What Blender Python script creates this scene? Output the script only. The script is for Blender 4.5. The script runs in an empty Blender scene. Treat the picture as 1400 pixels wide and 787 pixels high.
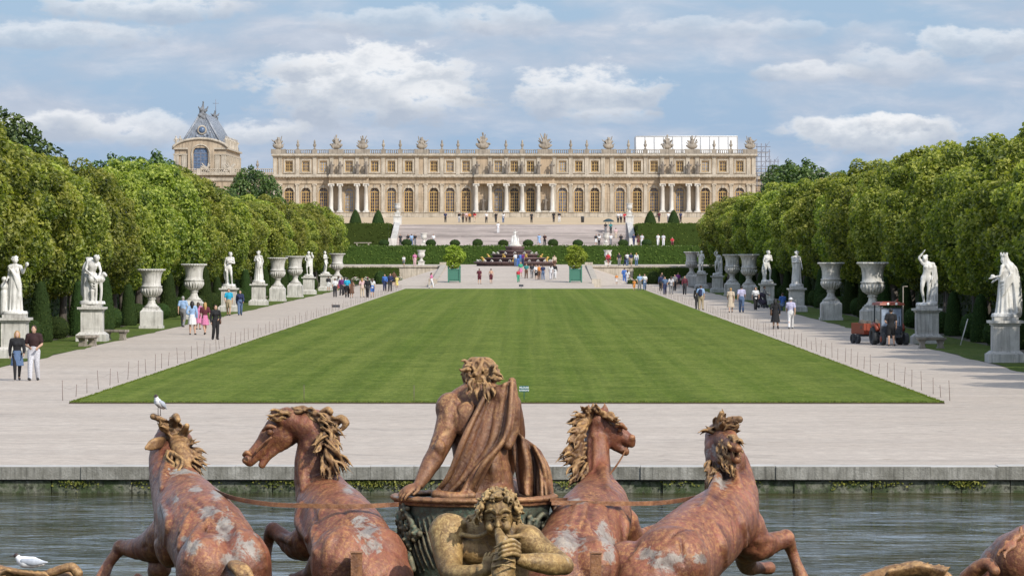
import bpy, bmesh, math, random
import numpy as np
from mathutils import Vector, Matrix, Euler
R = math.radians
scene = bpy.context.scene
COL = scene.collection
# ---------------------------------------------------------------- survey frame: photo pixel + distance -> metres
FPX, CX, HY, CAMZ = 6029.0, 724.0, 337.0, 4.6
def W(px, py, d):
    return Vector(((px - CX) * d / FPX, d, CAMZ - (py - HY) * d / FPX))
def WX(px, d): return (px - CX) * d / FPX
def WZ(py, d): return CAMZ - (py - HY) * d / FPX

# ---------------------------------------------------------------- object helpers
def tag(o, label=None, cat=None, group=None, kind=None):
    if label: o['label'] = label
    if cat: o['category'] = cat
    if group: o['group'] = group
    if kind: o['kind'] = kind
    return o
def empty(name, loc=(0, 0, 0), rz=0.0, label=None, cat=None, group=None):
    o = bpy.data.objects.new(name, None); COL.objects.link(o)
    o.location = loc; o.rotation_euler = (0, 0, rz); o.empty_display_size = 0.2
    return tag(o, label, cat, group)
def link_mesh(name, me, mat=None, parent=None, loc=None, smooth=False):
    o = bpy.data.objects.new(name, me); COL.objects.link(o)
    if mat is not None and len(me.materials) == 0:
        for m in (mat if isinstance(mat, (list, tuple)) else [mat]): me.materials.append(m)
    if parent is not None: o.parent = parent
    if loc is not None: o.location = loc
    return o
def copy_tree(o, parent=None):
    c = o.copy(); COL.objects.link(c)
    c.parent = parent
    for ch in list(o.children): copy_tree(ch, c)
    return c
def np_mesh(name, v, f, smooth=True):
    """v (n,3), f (m,4) or (m,3) numpy -> mesh, quickly"""
    me = bpy.data.meshes.new(name)
    v = np.ascontiguousarray(v, np.float32); f = np.ascontiguousarray(f, np.int32)
    me.vertices.add(len(v)); me.vertices.foreach_set('co', v.ravel())
    k = f.shape[1]
    me.loops.add(f.size); me.loops.foreach_set('vertex_index', f.ravel())
    me.polygons.add(len(f))
    me.polygons.foreach_set('loop_start', np.arange(0, f.size, k, dtype=np.int32))
    me.polygons.foreach_set('use_smooth', np.full(len(f), smooth, dtype=bool))
    me.update(calc_edges=True)
    return me

class MB:
    """mesh builder: collects boxes, prisms, lathes, tubes; each with a material index"""
    def __init__(s): s.v = []; s.f = []; s.m = []; s.sm = []
    def add(s, vs, fs, mi=0, smooth=False):
        b = len(s.v); s.v.extend([tuple(p) for p in vs])
        for f in fs: s.f.append([b + i for i in f]); s.m.append(mi); s.sm.append(smooth)
        return s
    def box(s, x0, x1, y0, y1, z0, z1, mi=0, taper=0.0):
        t = taper
        s.add([(x0, y0, z0), (x1, y0, z0), (x1, y1, z0), (x0, y1, z0),
               (x0 + t, y0 + t, z1), (x1 - t, y0 + t, z1), (x1 - t, y1 - t, z1), (x0 + t, y1 - t, z1)],
              [(3, 2, 1, 0), (4, 5, 6, 7), (0, 1, 5, 4), (1, 2, 6, 5), (2, 3, 7, 6), (3, 0, 4, 7)], mi)
        return s
    def cbox(s, cx, cy, cz, sx, sy, sz, mi=0): return s.box(cx - sx / 2, cx + sx / 2, cy - sy / 2, cy + sy / 2, cz - sz / 2, cz + sz / 2, mi)
    def lathe(s, prof, n=24, c=(0, 0, 0), mi=0, square=False, smooth=True):
        vs = []; fs = []
        for (r, z) in prof:
            for i in range(n):
                a = 2 * math.pi * (i + (0.5 if square else 0)) / n
                vs.append((c[0] + r * math.cos(a), c[1] + r * math.sin(a), c[2] + z))
        for j in range(len(prof) - 1):
            for i in range(n):
                k = (i + 1) % n
                fs.append((j * n + i, j * n + k, (j + 1) * n + k, (j + 1) * n + i))
        fs.append(tuple(range(n - 1, -1, -1))); fs.append(tuple((len(prof) - 1) * n + i for i in range(n)))
        return s.add(vs, fs, mi, smooth)
    def tube(s, pts, r, n=8, mi=0, smooth=True):
        pts = [Vector(p) for p in pts]
        rr = r if isinstance(r, (list, tuple)) else [r] * len(pts)
        vs = []; fs = []
        up = None
        for i, p in enumerate(pts):
            t = (pts[min(i + 1, len(pts) - 1)] - pts[max(i - 1, 0)]).normalized()
            if up is None:
                up = Vector((0, 0, 1)) if abs(t.z) < .9 else Vector((1, 0, 0))
            a = t.cross(up).normalized(); b = a.cross(t).normalized(); up = b
            for k in range(n):
                th = 2 * math.pi * k / n
                vs.append(p + (a * math.cos(th) + b * math.sin(th)) * rr[i])
        for j in range(len(pts) - 1):
            for i in range(n):
                k = (i + 1) % n
                fs.append((j * n + i, j * n + k, (j + 1) * n + k, (j + 1) * n + i))
        fs.append(tuple(range(n - 1, -1, -1))); fs.append(tuple((len(pts) - 1) * n + i for i in range(n)))
        return s.add(vs, fs, mi, smooth)
    def ball(s, c, r, n=10, m=7, mi=0, sx=1, sy=1, sz=1):
        prof = []
        vs = [(c[0], c[1], c[2] - r * sz)]; fs = []
        for j in range(1, m):
            ph = math.pi * j / m
            for i in range(n):
                a = 2 * math.pi * i / n
                vs.append((c[0] + r * sx * math.sin(ph) * math.cos(a), c[1] + r * sy * math.sin(ph) * math.sin(a), c[2] - r * sz * math.cos(ph)))
        vs.append((c[0], c[1], c[2] + r * sz))
        for i in range(n): fs.append((0, 1 + (i + 1) % n, 1 + i))
        for j in range(m - 2):
            for i in range(n):
                k = (i + 1) % n; b = 1 + j * n
                fs.append((b + i, b + k, b + n + k, b + n + i))
        b = 1 + (m - 2) * n; t = len(vs) - 1
        for i in range(n): fs.append((b + i, b + (i + 1) % n, t))
        return s.add(vs, fs, mi, True)
    def prism(s, poly, y0, y1, mi=0):
        """polygon in XZ (counter-clockwise seen from -Y) extruded along Y"""
        n = len(poly)
        vs = [(x, y0, z) for x, z in poly] + [(x, y1, z) for x, z in poly]
        fs = [tuple(range(n)), tuple(range(2 * n - 1, n - 1, -1))]
        for i in range(n):
            k = (i + 1) % n
            fs.append((i, n + i, n + k, k))
        return s.add(vs, fs, mi)
    def mesh(s, name):
        me = bpy.data.meshes.new(name)
        me.from_pydata(s.v, [], s.f); me.update()
        me.polygons.foreach_set('material_index', s.m)
        me.polygons.foreach_set('use_smooth', s.sm)
        return me
    def build(s, name, mat, parent=None, loc=None):
        return link_mesh(name, s.mesh(name), mat, parent, loc)

# ---------------------------------------------------------------- sculpting with distance fields
def catmull(pts, rad, step):
    P = np.array([list(p) for p in pts], float); r = np.array(rad, float)
    if len(P) < 3: return P, r
    PP = np.vstack([2 * P[0] - P[1], P, 2 * P[-1] - P[-2]])
    out = []; ro = []
    for i in range(len(P) - 1):
        p0, p1, p2, p3 = PP[i], PP[i + 1], PP[i + 2], PP[i + 3]
        n = max(2, min(9, int(np.linalg.norm(p2 - p1) / step) + 1))
        for k in range(n):
            t = k / n
            out.append(.5 * ((2 * p1) + (-p0 + p2) * t + (2 * p0 - 5 * p1 + 4 * p2 - p3) * t * t + (-p0 + 3 * p1 - 3 * p2 + p3) * t ** 3))
            u = t * t * (3 - 2 * t); ro.append(r[i] * (1 - u) + r[i + 1] * u)
    out.append(P[-1]); ro.append(r[-1])
    return np.array(out), np.array(ro)

class Sculpt:
    def __init__(s, voxel): s.vx = voxel; s.pr = []
    def tube(s, pts, rad, k=.03, flat=None, carve=False, step=None):
        """rounded tube along a smooth curve; flat=(normal, factor>1) squeezes it along the normal"""
        if not isinstance(rad, (list, tuple)): rad = [rad] * len(pts)
        P, r = catmull(pts, rad, step or max(max(rad) * .9, s.vx * 2))
        if flat is not None:
            n = np.array(list(flat[0]), float); n /= np.linalg.norm(n); flat = (n, flat[1])
        m = r.max() + k + 3 * s.vx
        s.pr.append(('t', P.min(0) - m, P.max(0) + m, k, carve, (P, r, flat)))
        return s
    def ell(s, c, rad, rot=None, k=.03, carve=False):
        c = np.array(list(c), float); rad = np.array(rad if isinstance(rad, (list, tuple)) else [rad] * 3, float)
        M = np.eye(3) if rot is None else np.array(Euler(rot).to_matrix() if not isinstance(rot, Matrix) else rot)
        m = rad.max() + k + 3 * s.vx
        s.pr.append(('e', c - m, c + m, k, carve, (c, rad, M)))
        return s
    def loft(s, c, prof, k=.03, folds=None, carve=False, lean=(0, 0)):
        """vertical body: prof [(z, rx, ry)], folds=(count, depth fn or value, phase); lean shifts x,y per metre"""
        c = np.array(list(c), float); pr = np.array(prof, float)
        m = max(pr[:, 1].max(), pr[:, 2].max()) * 1.25 + k + 3 * s.vx
        h = pr[:, 0].max() - pr[:, 0].min()
        lo = c + [-m - abs(lean[0]) * h, -m - abs(lean[1]) * h, pr[:, 0].min() - k - 3 * s.vx]
        hi = c + [m + abs(lean[0]) * h, m + abs(lean[1]) * h, pr[:, 0].max() + k + 3 * s.vx]
        s.pr.append(('l', np.array(lo), np.array(hi), k, carve, (c, pr, folds, lean)))
        return s
    def grid(s):
        lo = np.min([p[1] for p in s.pr if not p[4]], axis=0); hi = np.max([p[2] for p in s.pr if not p[4]], axis=0)
        vx = s.vx
        dim = np.ceil((hi - lo) / vx).astype(int) + 1
        F = np.full(dim, 9.0, np.float32)
        ax = [lo[a] + vx * np.arange(dim[a]) for a in range(3)]
        for kind, a, b, k, carve, dat in s.pr:
            i0 = np.clip(((a - lo) / vx).astype(int), 0, dim - 1); i1 = np.clip(np.ceil((b - lo) / vx).astype(int) + 1, 1, dim)
            if (i1 <= i0).any(): continue
            sl = tuple(slice(i0[q], i1[q]) for q in range(3))
            X = ax[0][sl[0]].astype(np.float32)[:, None, None]; Y = ax[1][sl[1]].astype(np.float32)[None, :, None]; Z = ax[2][sl[2]].astype(np.float32)[None, None, :]
            if kind == 't':
                P, r, flat = dat
                D = None
                for i in range(len(P) - 1):
                    p, q = P[i], P[i + 1]; d = q - p; L = float(d @ d)
                    if L < 1e-10: continue
                    ux, uy, uz = X - p[0], Y - p[1], Z - p[2]
                    t = np.clip((ux * d[0] + uy * d[1] + uz * d[2]) / L, 0, 1)
                    ex, ey, ez = ux - t * d[0], uy - t * d[1], uz - t * d[2]
                    q2 = ex * ex + ey * ey + ez * ez
                    if flat is not None:
                        w = ex * flat[0][0] + ey * flat[0][1] + ez * flat[0][2]
                        q2 = q2 + (flat[1] ** 2 - 1) * w * w
                    e = np.sqrt(q2) - (r[i] + (r[i + 1] - r[i]) * t)
                    D = e if D is None else np.minimum(D, e)
                if D is None: continue
                if flat is not None: D = D / (1 + (flat[1] - 1) * .5)
            elif kind == 'e':
                c, rad, M = dat
                ux, uy, uz = X - c[0], Y - c[1], Z - c[2]
                a0 = (ux * M[0, 0] + uy * M[1, 0] + uz * M[2, 0]) / rad[0]
                a1 = (ux * M[0, 1] + uy * M[1, 1] + uz * M[2, 1]) / rad[1]
                a2 = (ux * M[0, 2] + uy * M[1, 2] + uz * M[2, 2]) / rad[2]
                n0 = np.sqrt(a0 * a0 + a1 * a1 + a2 * a2)
                n1 = np.sqrt((a0 / rad[0]) ** 2 + (a1 / rad[1]) ** 2 + (a2 / rad[2]) ** 2)
                D = n0 * (n0 - 1) / np.maximum(n1, 1e-5)
            else:
                c, pr, folds, lean = dat
                zz = np.clip(Z - c[2], pr[0, 0], pr[-1, 0])
                rx = np.interp(zz, pr[:, 0], pr[:, 1]).astype(np.float32); ry = np.interp(zz, pr[:, 0], pr[:, 2]).astype(np.float32)
                ux = X - c[0] - lean[0] * zz; uy = Y - c[1] - lean[1] * zz
                rho = np.sqrt((ux / rx) ** 2 + (uy / ry) ** 2) + 1e-6
                th = np.arctan2(uy / ry, ux / rx)
                mr = (rx + ry) / 2
                if folds is not None:
                    hf = (pr[-1, 0] - zz) / (pr[-1, 0] - pr[0, 0] + 1e-6)
                    amp = folds[1] * (.25 + .75 * hf)
                    wob = folds[0] * th + folds[2] + 1.3 * np.sin(3 * th + folds[2]) + 1.1 * hf
                    rho = rho - amp * (np.abs(np.sin(wob / 2)) - .6)
                D = (rho - 1) * mr * .8
                D = np.maximum(D, np.maximum(pr[0, 0] - (Z - c[2]), (Z - c[2]) - pr[-1, 0]))
            G = F[sl]
            if carve:
                D = -D
                h = np.maximum(k - np.abs(G - D), 0) / max(k, 1e-6)
                F[sl] = np.maximum(G, D) + h * h * k * .25
            else:
                h = np.maximum(k - np.abs(G - D), 0) / max(k, 1e-6)
                F[sl] = np.minimum(G, D) - h * h * k * .25
        return F, lo
    def mesh(s, name, origin=(0, 0, 0), wob=0.0, seed=0):
        F, lo = s.grid(); vx = s.vx
        if wob:
            gx = lo[0] + vx * np.arange(F.shape[0])[:, None, None]; gy = lo[1] + vx * np.arange(F.shape[1])[None, :, None]; gz = lo[2] + vx * np.arange(F.shape[2])[None, None, :]
            rs = np.random.RandomState(seed); N = 0
            for o in range(7):
                w = rs.normal(size=3) * (14 + 9 * o); ph = rs.rand() * 6.28
                N = N + np.sin(gx * w[0] + gy * w[1] + gz * w[2] + ph) / (1 + .5 * o)
            F = F + (wob * N / 2.5).astype(np.float32)
        F = np.pad(F, 1, constant_values=9.0); lo = lo - vx
        ins = F < 0
        nx, ny, nz = F.shape
        c = np.zeros((nx - 1, ny - 1, nz - 1), np.uint8)
        for i in (0, 1):
            for j in (0, 1):
                for k in (0, 1): c += ins[i:nx - 1 + i, j:ny - 1 + j, k:nz - 1 + k]
        act = (c > 0) & (c < 8)
        idx = np.full(act.shape, -1, np.int32); I, J, K = np.nonzero(act); n = len(I); idx[I, J, K] = np.arange(n)
        acc = np.zeros((n, 3)); cnt = np.zeros(n)
        cor = [(i, j, k) for i in (0, 1) for j in (0, 1) for k in (0, 1)]
        for a in cor:
            for ax in range(3):
                if a[ax]: continue
                b = list(a); b[ax] = 1
                fa = F[I + a[0], J + a[1], K + a[2]]; fb = F[I + b[0], J + b[1], K + b[2]]
                m = (fa < 0) != (fb < 0)
                t = np.where(m, fa / np.where(m, fa - fb, 1), 0)
                p = np.zeros((n, 3)); p[:] = a; p[:, ax] += t
                acc[m] += p[m]; cnt[m] += 1
        V = (acc / cnt[:, None] + np.stack([I, J, K], 1)) * vx + lo
        Q = []
        for ax in range(3):
            A = ins; o1, o2 = [(1, 2), (2, 0), (0, 1)][ax]
            s0 = [slice(None)] * 3; s1 = [slice(None)] * 3; s0[ax] = slice(0, -1); s1[ax] = slice(1, None)
            a0 = A[tuple(s0)]; a1 = A[tuple(s1)]
            E = a0 != a1
            P = np.stack(np.nonzero(E), 1)
            P = P[(P[:, o1] > 0) & (P[:, o2] > 0)]
            up = a0[P[:, 0], P[:, 1], P[:, 2]]
            def g(d1, d2):
                q = P.copy(); q[:, o1] -= d1; q[:, o2] -= d2
                return idx[q[:, 0], q[:, 1], q[:, 2]]
            q = np.stack([g(1, 1), g(0, 1), g(0, 0), g(1, 0)], 1)
            q = np.where(up[:, None], q, q[:, ::-1])
            Q.append(q)
        Q = np.vstack(Q); Q = Q[(Q >= 0).all(1)]
        return np_mesh(name, V - np.array(list(origin)), Q)
# ---------------------------------------------------------------- materials
def new_mat(name):
    m = bpy.data.materials.new(name); m.use_nodes = True
    nt = m.node_tree; b = nt.nodes['Principled BSDF']
    return m, nt, b
def N(nt, t, **kw):
    n = nt.nodes.new(t)
    for k, v in kw.items():
        if hasattr(n, k): setattr(n, k, v)
    return n
def setin(n, **kw):
    for k, v in kw.items():
        n.inputs[k.replace('_', ' ')].default_value = v
    return n
def noise(nt, vec, scale, detail=4, rough=.55, dist=0.0):
    n = N(nt, 'ShaderNodeTexNoise'); n.inputs['Scale'].default_value = scale; n.inputs['Detail'].default_value = detail
    n.inputs['Roughness'].default_value = rough; n.inputs['Distortion'].default_value = dist
    if vec is not None: nt.links.new(vec, n.inputs['Vector'])
    return n.outputs['Fac']
def ramp(nt, fac, stops, interp='LINEAR'):
    r = N(nt, 'ShaderNodeValToRGB'); r.color_ramp.interpolation = interp
    e = r.color_ramp.elements
    while len(e) > 1: e.remove(e[-1])
    for i, (p, c) in enumerate(stops):
        c = c if isinstance(c, (tuple, list)) else (c, c, c)
        x = e[0] if i == 0 else e.new(p)
        x.position = p; x.color = (c[0], c[1], c[2], 1)
    nt.links.new(fac, r.inputs['Fac'])
    return r.outputs['Color']
def mix(nt, fac, a, b, mode='MIX'):
    n = N(nt, 'ShaderNodeMix', data_type='RGBA', blend_type=mode)
    for s, v in ((0, fac), (6, a), (7, b)):
        if isinstance(v, (int, float)): n.inputs[s].default_value = v
        elif isinstance(v, tuple): n.inputs[s].default_value = (v[0], v[1], v[2], 1)
        else: nt.links.new(v, n.inputs[s])
    return n.outputs[2]
def math_(nt, op, a, b=0.0, clamp=False):
    n = N(nt, 'ShaderNodeMath', operation=op); n.use_clamp = clamp
    for s, v in ((0, a), (1, b)):
        if isinstance(v, (int, float)): n.inputs[s].default_value = v
        else: nt.links.new(v, n.inputs[s])
    return n.outputs[0]
def objco(nt, scale=(1, 1, 1), rot=(0, 0, 0), world=False):
    if world:
        o = N(nt, 'ShaderNodeNewGeometry').outputs['Position']
    else:
        o = N(nt, 'ShaderNodeTexCoord').outputs['Object']
    m = N(nt, 'ShaderNodeMapping'); m.inputs['Scale'].default_value = scale; m.inputs['Rotation'].default_value = rot
    nt.links.new(o, m.inputs['Vector'])
    return m.outputs['Vector']
def bump(nt, b, h, strength=.5, dist=.02, prev=None):
    n = N(nt, 'ShaderNodeBump'); n.inputs['Strength'].default_value = strength; n.inputs['Distance'].default_value = dist
    nt.links.new(h, n.inputs['Height'])
    if prev is not None: nt.links.new(prev, n.inputs['Normal'])
    if b is not None: nt.links.new(n.outputs['Normal'], b.inputs['Normal'])
    return n.outputs['Normal']
def L(nt, a, b): nt.links.new(a, b)
def stone(name, base, dark, scale=1.0, rough=.85, bstr=.4, streak=True, warm=None):
    """weathered stone: mottling, vertical water streaks, fine grain"""
    m, nt, b = new_mat(name)
    v = objco(nt, world=True)
    n1 = noise(nt, v, .9 * scale, 6, .6); n2 = noise(nt, v, 9 * scale, 5, .65)
    c = mix(nt, ramp(nt, n1, [(.3, 0), (.7, 1)]), dark, base)
    c = mix(nt, ramp(nt, n2, [(.35, .45), (.65, 0)]), c, dark)
    if warm:
        n4 = noise(nt, v, .35 * scale, 3); c = mix(nt, ramp(nt, n4, [(.45, 0), (.65, .6)]), c, warm)
    if streak:
        vs = objco(nt, (5 * scale, 5 * scale, .35 * scale), world=True); n3 = noise(nt, vs, 1.0, 4, .6)
        c = mix(nt, ramp(nt, n3, [(.48, 0), (.68, .65)]), c, tuple(x * .42 for x in dark))
    L(nt, c, b.inputs['Base Color']); b.inputs['Roughness'].default_value = rough
    bump(nt, b, n2, bstr, .02)
    return m
def plain(name, col, rough=.6, metal=0.0, var=.15, scale=20, bstr=0.0):
    m, nt, b = new_mat(name)
    v = objco(nt); n = noise(nt, v, scale, 4)
    c = mix(nt, ramp(nt, n, [(.3, 0), (.7, 1)]), tuple(x * (1 - var) for x in col), tuple(min(1, x * (1 + var)) for x in col))
    L(nt, c, b.inputs['Base Color']); b.inputs['Roughness'].default_value = rough; b.inputs['Metallic'].default_value = metal
    if bstr: bump(nt, b, n, bstr, .01)
    return m
def tinted(name, rough=.8, var=.18, scale=25, bstr=.3):
    """colour comes from the object's own colour setting"""
    m, nt, b = new_mat(name)
    oi = N(nt, 'ShaderNodeObjectInfo'); v = objco(nt); n = noise(nt, v, scale, 3)
    d = mix(nt, 1.0, oi.outputs['Color'], (1 - var * 2,) * 3, 'MULTIPLY')
    c = mix(nt, ramp(nt, n, [(.35, 0), (.6, 1)]), d, oi.outputs['Color'])
    L(nt, c, b.inputs['Base Color']); b.inputs['Roughness'].default_value = rough
    bump(nt, b, n, bstr, .01)
    return m
def patina(name, lo, mid, hi, pale, pale_amt=.62, gold=None, rough=.42):
    """old painted lead: rust red and ochre, pale worn patches, grime and painted shade in the hollows and undersides"""
    m, nt, b = new_mat(name)
    v = objco(nt); g = N(nt, 'ShaderNodeNewGeometry')
    n1 = noise(nt, v, 2.6, 6, .62, .4); n2 = noise(nt, v, 11, 6, .7, .6); n3 = noise(nt, v, 45, 4, .7); n5 = noise(nt, v, 1.15, 3, .5, .5)
    c = mix(nt, ramp(nt, n1, [(.32, 0), (.68, 1)]), lo, mid)
    n7 = noise(nt, v, 1.7, 3, .5, .5); n8 = noise(nt, v, 22, 5, .75, .5)
    c = mix(nt, math_(nt, 'MULTIPLY', ramp(nt, n8, [(.47, 0), (.60, .95)]), ramp(nt, n7, [(.36, .25), (.54, 1)])), c, hi)
    # ochre/gold gathers on raised forms
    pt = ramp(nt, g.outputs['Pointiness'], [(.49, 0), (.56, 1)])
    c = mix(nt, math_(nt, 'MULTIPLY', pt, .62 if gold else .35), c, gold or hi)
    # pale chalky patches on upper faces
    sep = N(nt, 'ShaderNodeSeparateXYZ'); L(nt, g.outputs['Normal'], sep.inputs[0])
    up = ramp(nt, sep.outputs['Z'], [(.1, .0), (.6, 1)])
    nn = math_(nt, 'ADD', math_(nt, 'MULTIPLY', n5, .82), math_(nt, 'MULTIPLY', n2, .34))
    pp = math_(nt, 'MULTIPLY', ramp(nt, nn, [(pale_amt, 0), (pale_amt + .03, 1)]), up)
    wa = N(nt, 'ShaderNodeAttribute'); wa.attribute_name = 'wear'; nw = noise(nt, v, 5.5, 6, .7, 1.2)
    wr = math_(nt, 'ADD', math_(nt, 'MULTIPLY', wa.outputs['Fac'], .62), math_(nt, 'MULTIPLY', math_(nt, 'SUBTRACT', math_(nt, 'ADD', math_(nt, 'MULTIPLY', nw, .7), math_(nt, 'MULTIPLY', n8, .3)), .5), 2.6)); wr = math_(nt, 'MULTIPLY', ramp(nt, wr, [(.34, 0), (.52, .82)]), ramp(nt, wa.outputs['Fac'], [(.02, 0), (.35, 1)])); pp = math_(nt, 'MAXIMUM', pp, wr)
    c = mix(nt, math_(nt, 'MULTIPLY', pp, .85), c, mix(nt, ramp(nt, n1, [(.35, 0), (.65, 1)]), pale, tuple(x * .72 for x in pale)))
    n9 = noise(nt, objco(nt, (3.2, 3.2, 1.1), (.3, .2, 0)), 1.0, 6, .7, 1.0); c = mix(nt, ramp(nt, n9, [(.50, 0), (.68, .62)]), c, tuple(x * .42 for x in lo))
    # grime and painted shade in hollows and undersides, then freckles
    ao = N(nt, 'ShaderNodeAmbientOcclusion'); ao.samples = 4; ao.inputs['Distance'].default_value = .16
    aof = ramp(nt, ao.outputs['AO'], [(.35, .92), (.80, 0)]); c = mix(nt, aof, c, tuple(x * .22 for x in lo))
    dn = ramp(nt, sep.outputs['Z'], [(.0, .55), (.30, 0)]); n6 = noise(nt, v, 4.2, 5, .7, .8)  # downward faces darkened: underside shade put into the colour
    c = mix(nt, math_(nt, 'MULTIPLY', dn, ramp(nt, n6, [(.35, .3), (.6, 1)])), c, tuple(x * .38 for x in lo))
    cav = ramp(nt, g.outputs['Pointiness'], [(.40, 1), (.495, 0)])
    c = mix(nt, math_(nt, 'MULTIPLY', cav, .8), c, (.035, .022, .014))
    fk = ramp(nt, n3, [(.58, 0), (.66, .6)]); c = mix(nt, fk, c, (.05, .03, .02))
    vs = objco(nt, (9, 9, 1.2)); n4 = noise(nt, vs, 1.0, 4, .6)
    c = mix(nt, ramp(nt, n4, [(.52, 0), (.72, .5)]), c, tuple(x * .4 for x in lo))
    L(nt, c, b.inputs['Base Color'])
    rr = ramp(nt, n2, [(.3, rough), (.7, rough + .25)]); L(nt, rr, b.inputs['Roughness'])
    b.inputs['Metallic'].default_value = .0
    p = bump(nt, None, n2, .45, .035); bump(nt, b, n3, .55, .012, p)
    return m
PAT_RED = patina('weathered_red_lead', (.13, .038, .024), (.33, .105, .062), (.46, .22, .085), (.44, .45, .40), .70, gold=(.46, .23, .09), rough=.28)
PAT_BROWN = patina('weathered_brown_lead', (.13, .048, .026), (.31, .125, .062), (.46, .25, .10), (.40, .36, .31), .70, gold=(.48, .27, .11), rough=.34)
PAT_GOLD = patina('weathered_ochre_lead', (.14, .07, .022), (.40, .235, .075), (.55, .37, .14), (.50, .48, .46), .70, gold=(.62, .44, .19), rough=.36)
PAT_MANE = patina('weathered_ochre_brown_lead', (.12, .05, .024), (.36, .185, .07), (.56, .34, .13), (.4, .36, .3), .9, gold=(.54, .33, .13), rough=.36)
PAT_DARK = patina('verdigris_lead', (.05, .06, .04), (.13, .14, .10), (.09, .20, .14), (.36, .30, .18), .62, gold=(.36, .27, .14), rough=.45)
# ---------------------------------------------------------------- palace
WALL = stone('honey_limestone', (.53, .43, .315), (.33, .26, .18), .4, warm=(.48, .35, .225), bstr=.3)
PALE = stone('pale_limestone', (.60, .535, .44), (.36, .31, .24), .7, bstr=.3)
WHITE_ST = stone('white_stone', (.74, .71, .65), (.50, .47, .42), .6, bstr=.3)
GREYST = stone('weathered_grey_stone', (.42, .37, .30), (.22, .19, .155), .8, bstr=.4)
STEPS = stone('step_stone', (.64, .57, .53), (.50, .44, .41), .35, streak=False)
def _lines(m):
    nt = m.node_tree; b = nt.nodes['Principled BSDF']; src = b.inputs['Base Color'].links[0].from_socket
    n = noise(nt, objco(nt, (.05, .3, 4.2), world=True), 1.0, 3, .7); n2 = noise(nt, objco(nt, (.6, .1, 2.0), world=True), 1.0, 3, .7)
    c = mix(nt, ramp(nt, n, [(.42, .8), (.54, 0)]), src, (.31, .27, .25)); c = mix(nt, ramp(nt, n2, [(.55, 0), (.7, .5)]), c, (.62, .56, .52)); L(nt, c, b.inputs['Base Color'])
_lines(STEPS)
OCHRE = stone('ochre_gravel', (.58, .43, .25), (.46, .34, .20), .12, streak=False)
MARBLE = stone('white_marble', (.86, .845, .81), (.55, .53, .48), 2.2, rough=.55, bstr=.2)
PLINTH = stone('plinth_stone', (.70, .68, .63), (.42, .40, .36), 1.8, bstr=.4)
LEADROOF = stone('blue_lead_roof', (.27, .31, .37), (.13, .155, .19), .5, rough=.5)
WOOD = plain('ochre_window_wood', (.50, .33, .115), .5)
def _glass():
    m, nt, b = new_mat('window_glass_painted_reflections'); oi = N(nt, 'ShaderNodeObjectInfo'); v = objco(nt, (1, 1, .5)); n = noise(nt, v, 1.1, 3, .6)
    f = math_(nt, 'ADD', math_(nt, 'MULTIPLY', oi.outputs['Random'], .6), math_(nt, 'MULTIPLY', n, .5))
    c = ramp(nt, f, [(.25, (.02, .018, .022)), (.5, (.05, .035, .04)), (.68, (.13, .14, .18)), (.85, (.34, .36, .40))]); L(nt, c, b.inputs['Base Color']); b.inputs['Roughness'].default_value = .12  # bluish reflections painted into the colour of some panes
    return m
GLASS = _glass()
BLUEG = plain('blue_church_glass', (.10, .15, .24), .15, var=.4, scale=2)
TENT = plain('white_tarpaulin', (.66, .655, .64), .7, var=.10, scale=.35)
STEEL = plain('scaffold_steel', (.20, .21, .25), .5)
PD = 892.0
RIB = plain('tarpaulin_rib', (.40, .40, .40), .6)
def pz(py, d=PD): return WZ(py, d)
def pm(px, d=PD): return px * d / FPX
def bay(mb, x0, x1, z0, z1, cx, w, zb, zt, y, depth, arch, mi=0):
    """front of one wall bay with a real opening and its reveals"""
    l, r = cx - w / 2, cx + w / 2
    q = lambda a, b, c, d: mb.add([(a, y, c), (b, y, c), (b, y, d), (a, y, d)], [(0, 1, 2, 3)], mi)
    q(x0, l, z0, z1); q(r, x1, z0, z1); q(l, r, z0, zb)
    if arch:
        n = 10; rr = w / 2; zs = zt - rr
        pts = [(cx - rr * math.cos(math.pi * i / n), zs + rr * math.sin(math.pi * i / n)) for i in range(n + 1)]
    else: pts = [(l, zt), (r, zt)]; zs = zt
    for i in range(len(pts) - 1):
        a, b = pts[i], pts[i + 1]
        mb.add([(a[0], y, a[1]), (b[0], y, b[1]), (b[0], y, z1), (a[0], y, z1)], [(0, 1, 2, 3)], mi)
        mb.add([(a[0], y, a[1]), (a[0], y + depth, a[1]), (b[0], y + depth, b[1]), (b[0], y, b[1])], [(0, 1, 2, 3)], mi)
    mb.add([(l, y, zb), (l, y, zs), (l, y + depth, zs), (l, y + depth, zb)], [(0, 1, 2, 3)], mi)
    mb.add([(r, y, zb), (r, y + depth, zb), (r, y + depth, zs), (r, y, zs)], [(0, 1, 2, 3)], mi)
    mb.add([(l, y, zb), (l, y + depth, zb), (r, y + depth, zb), (r, y, zb)], [(0, 1, 2, 3)], mi)
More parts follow.
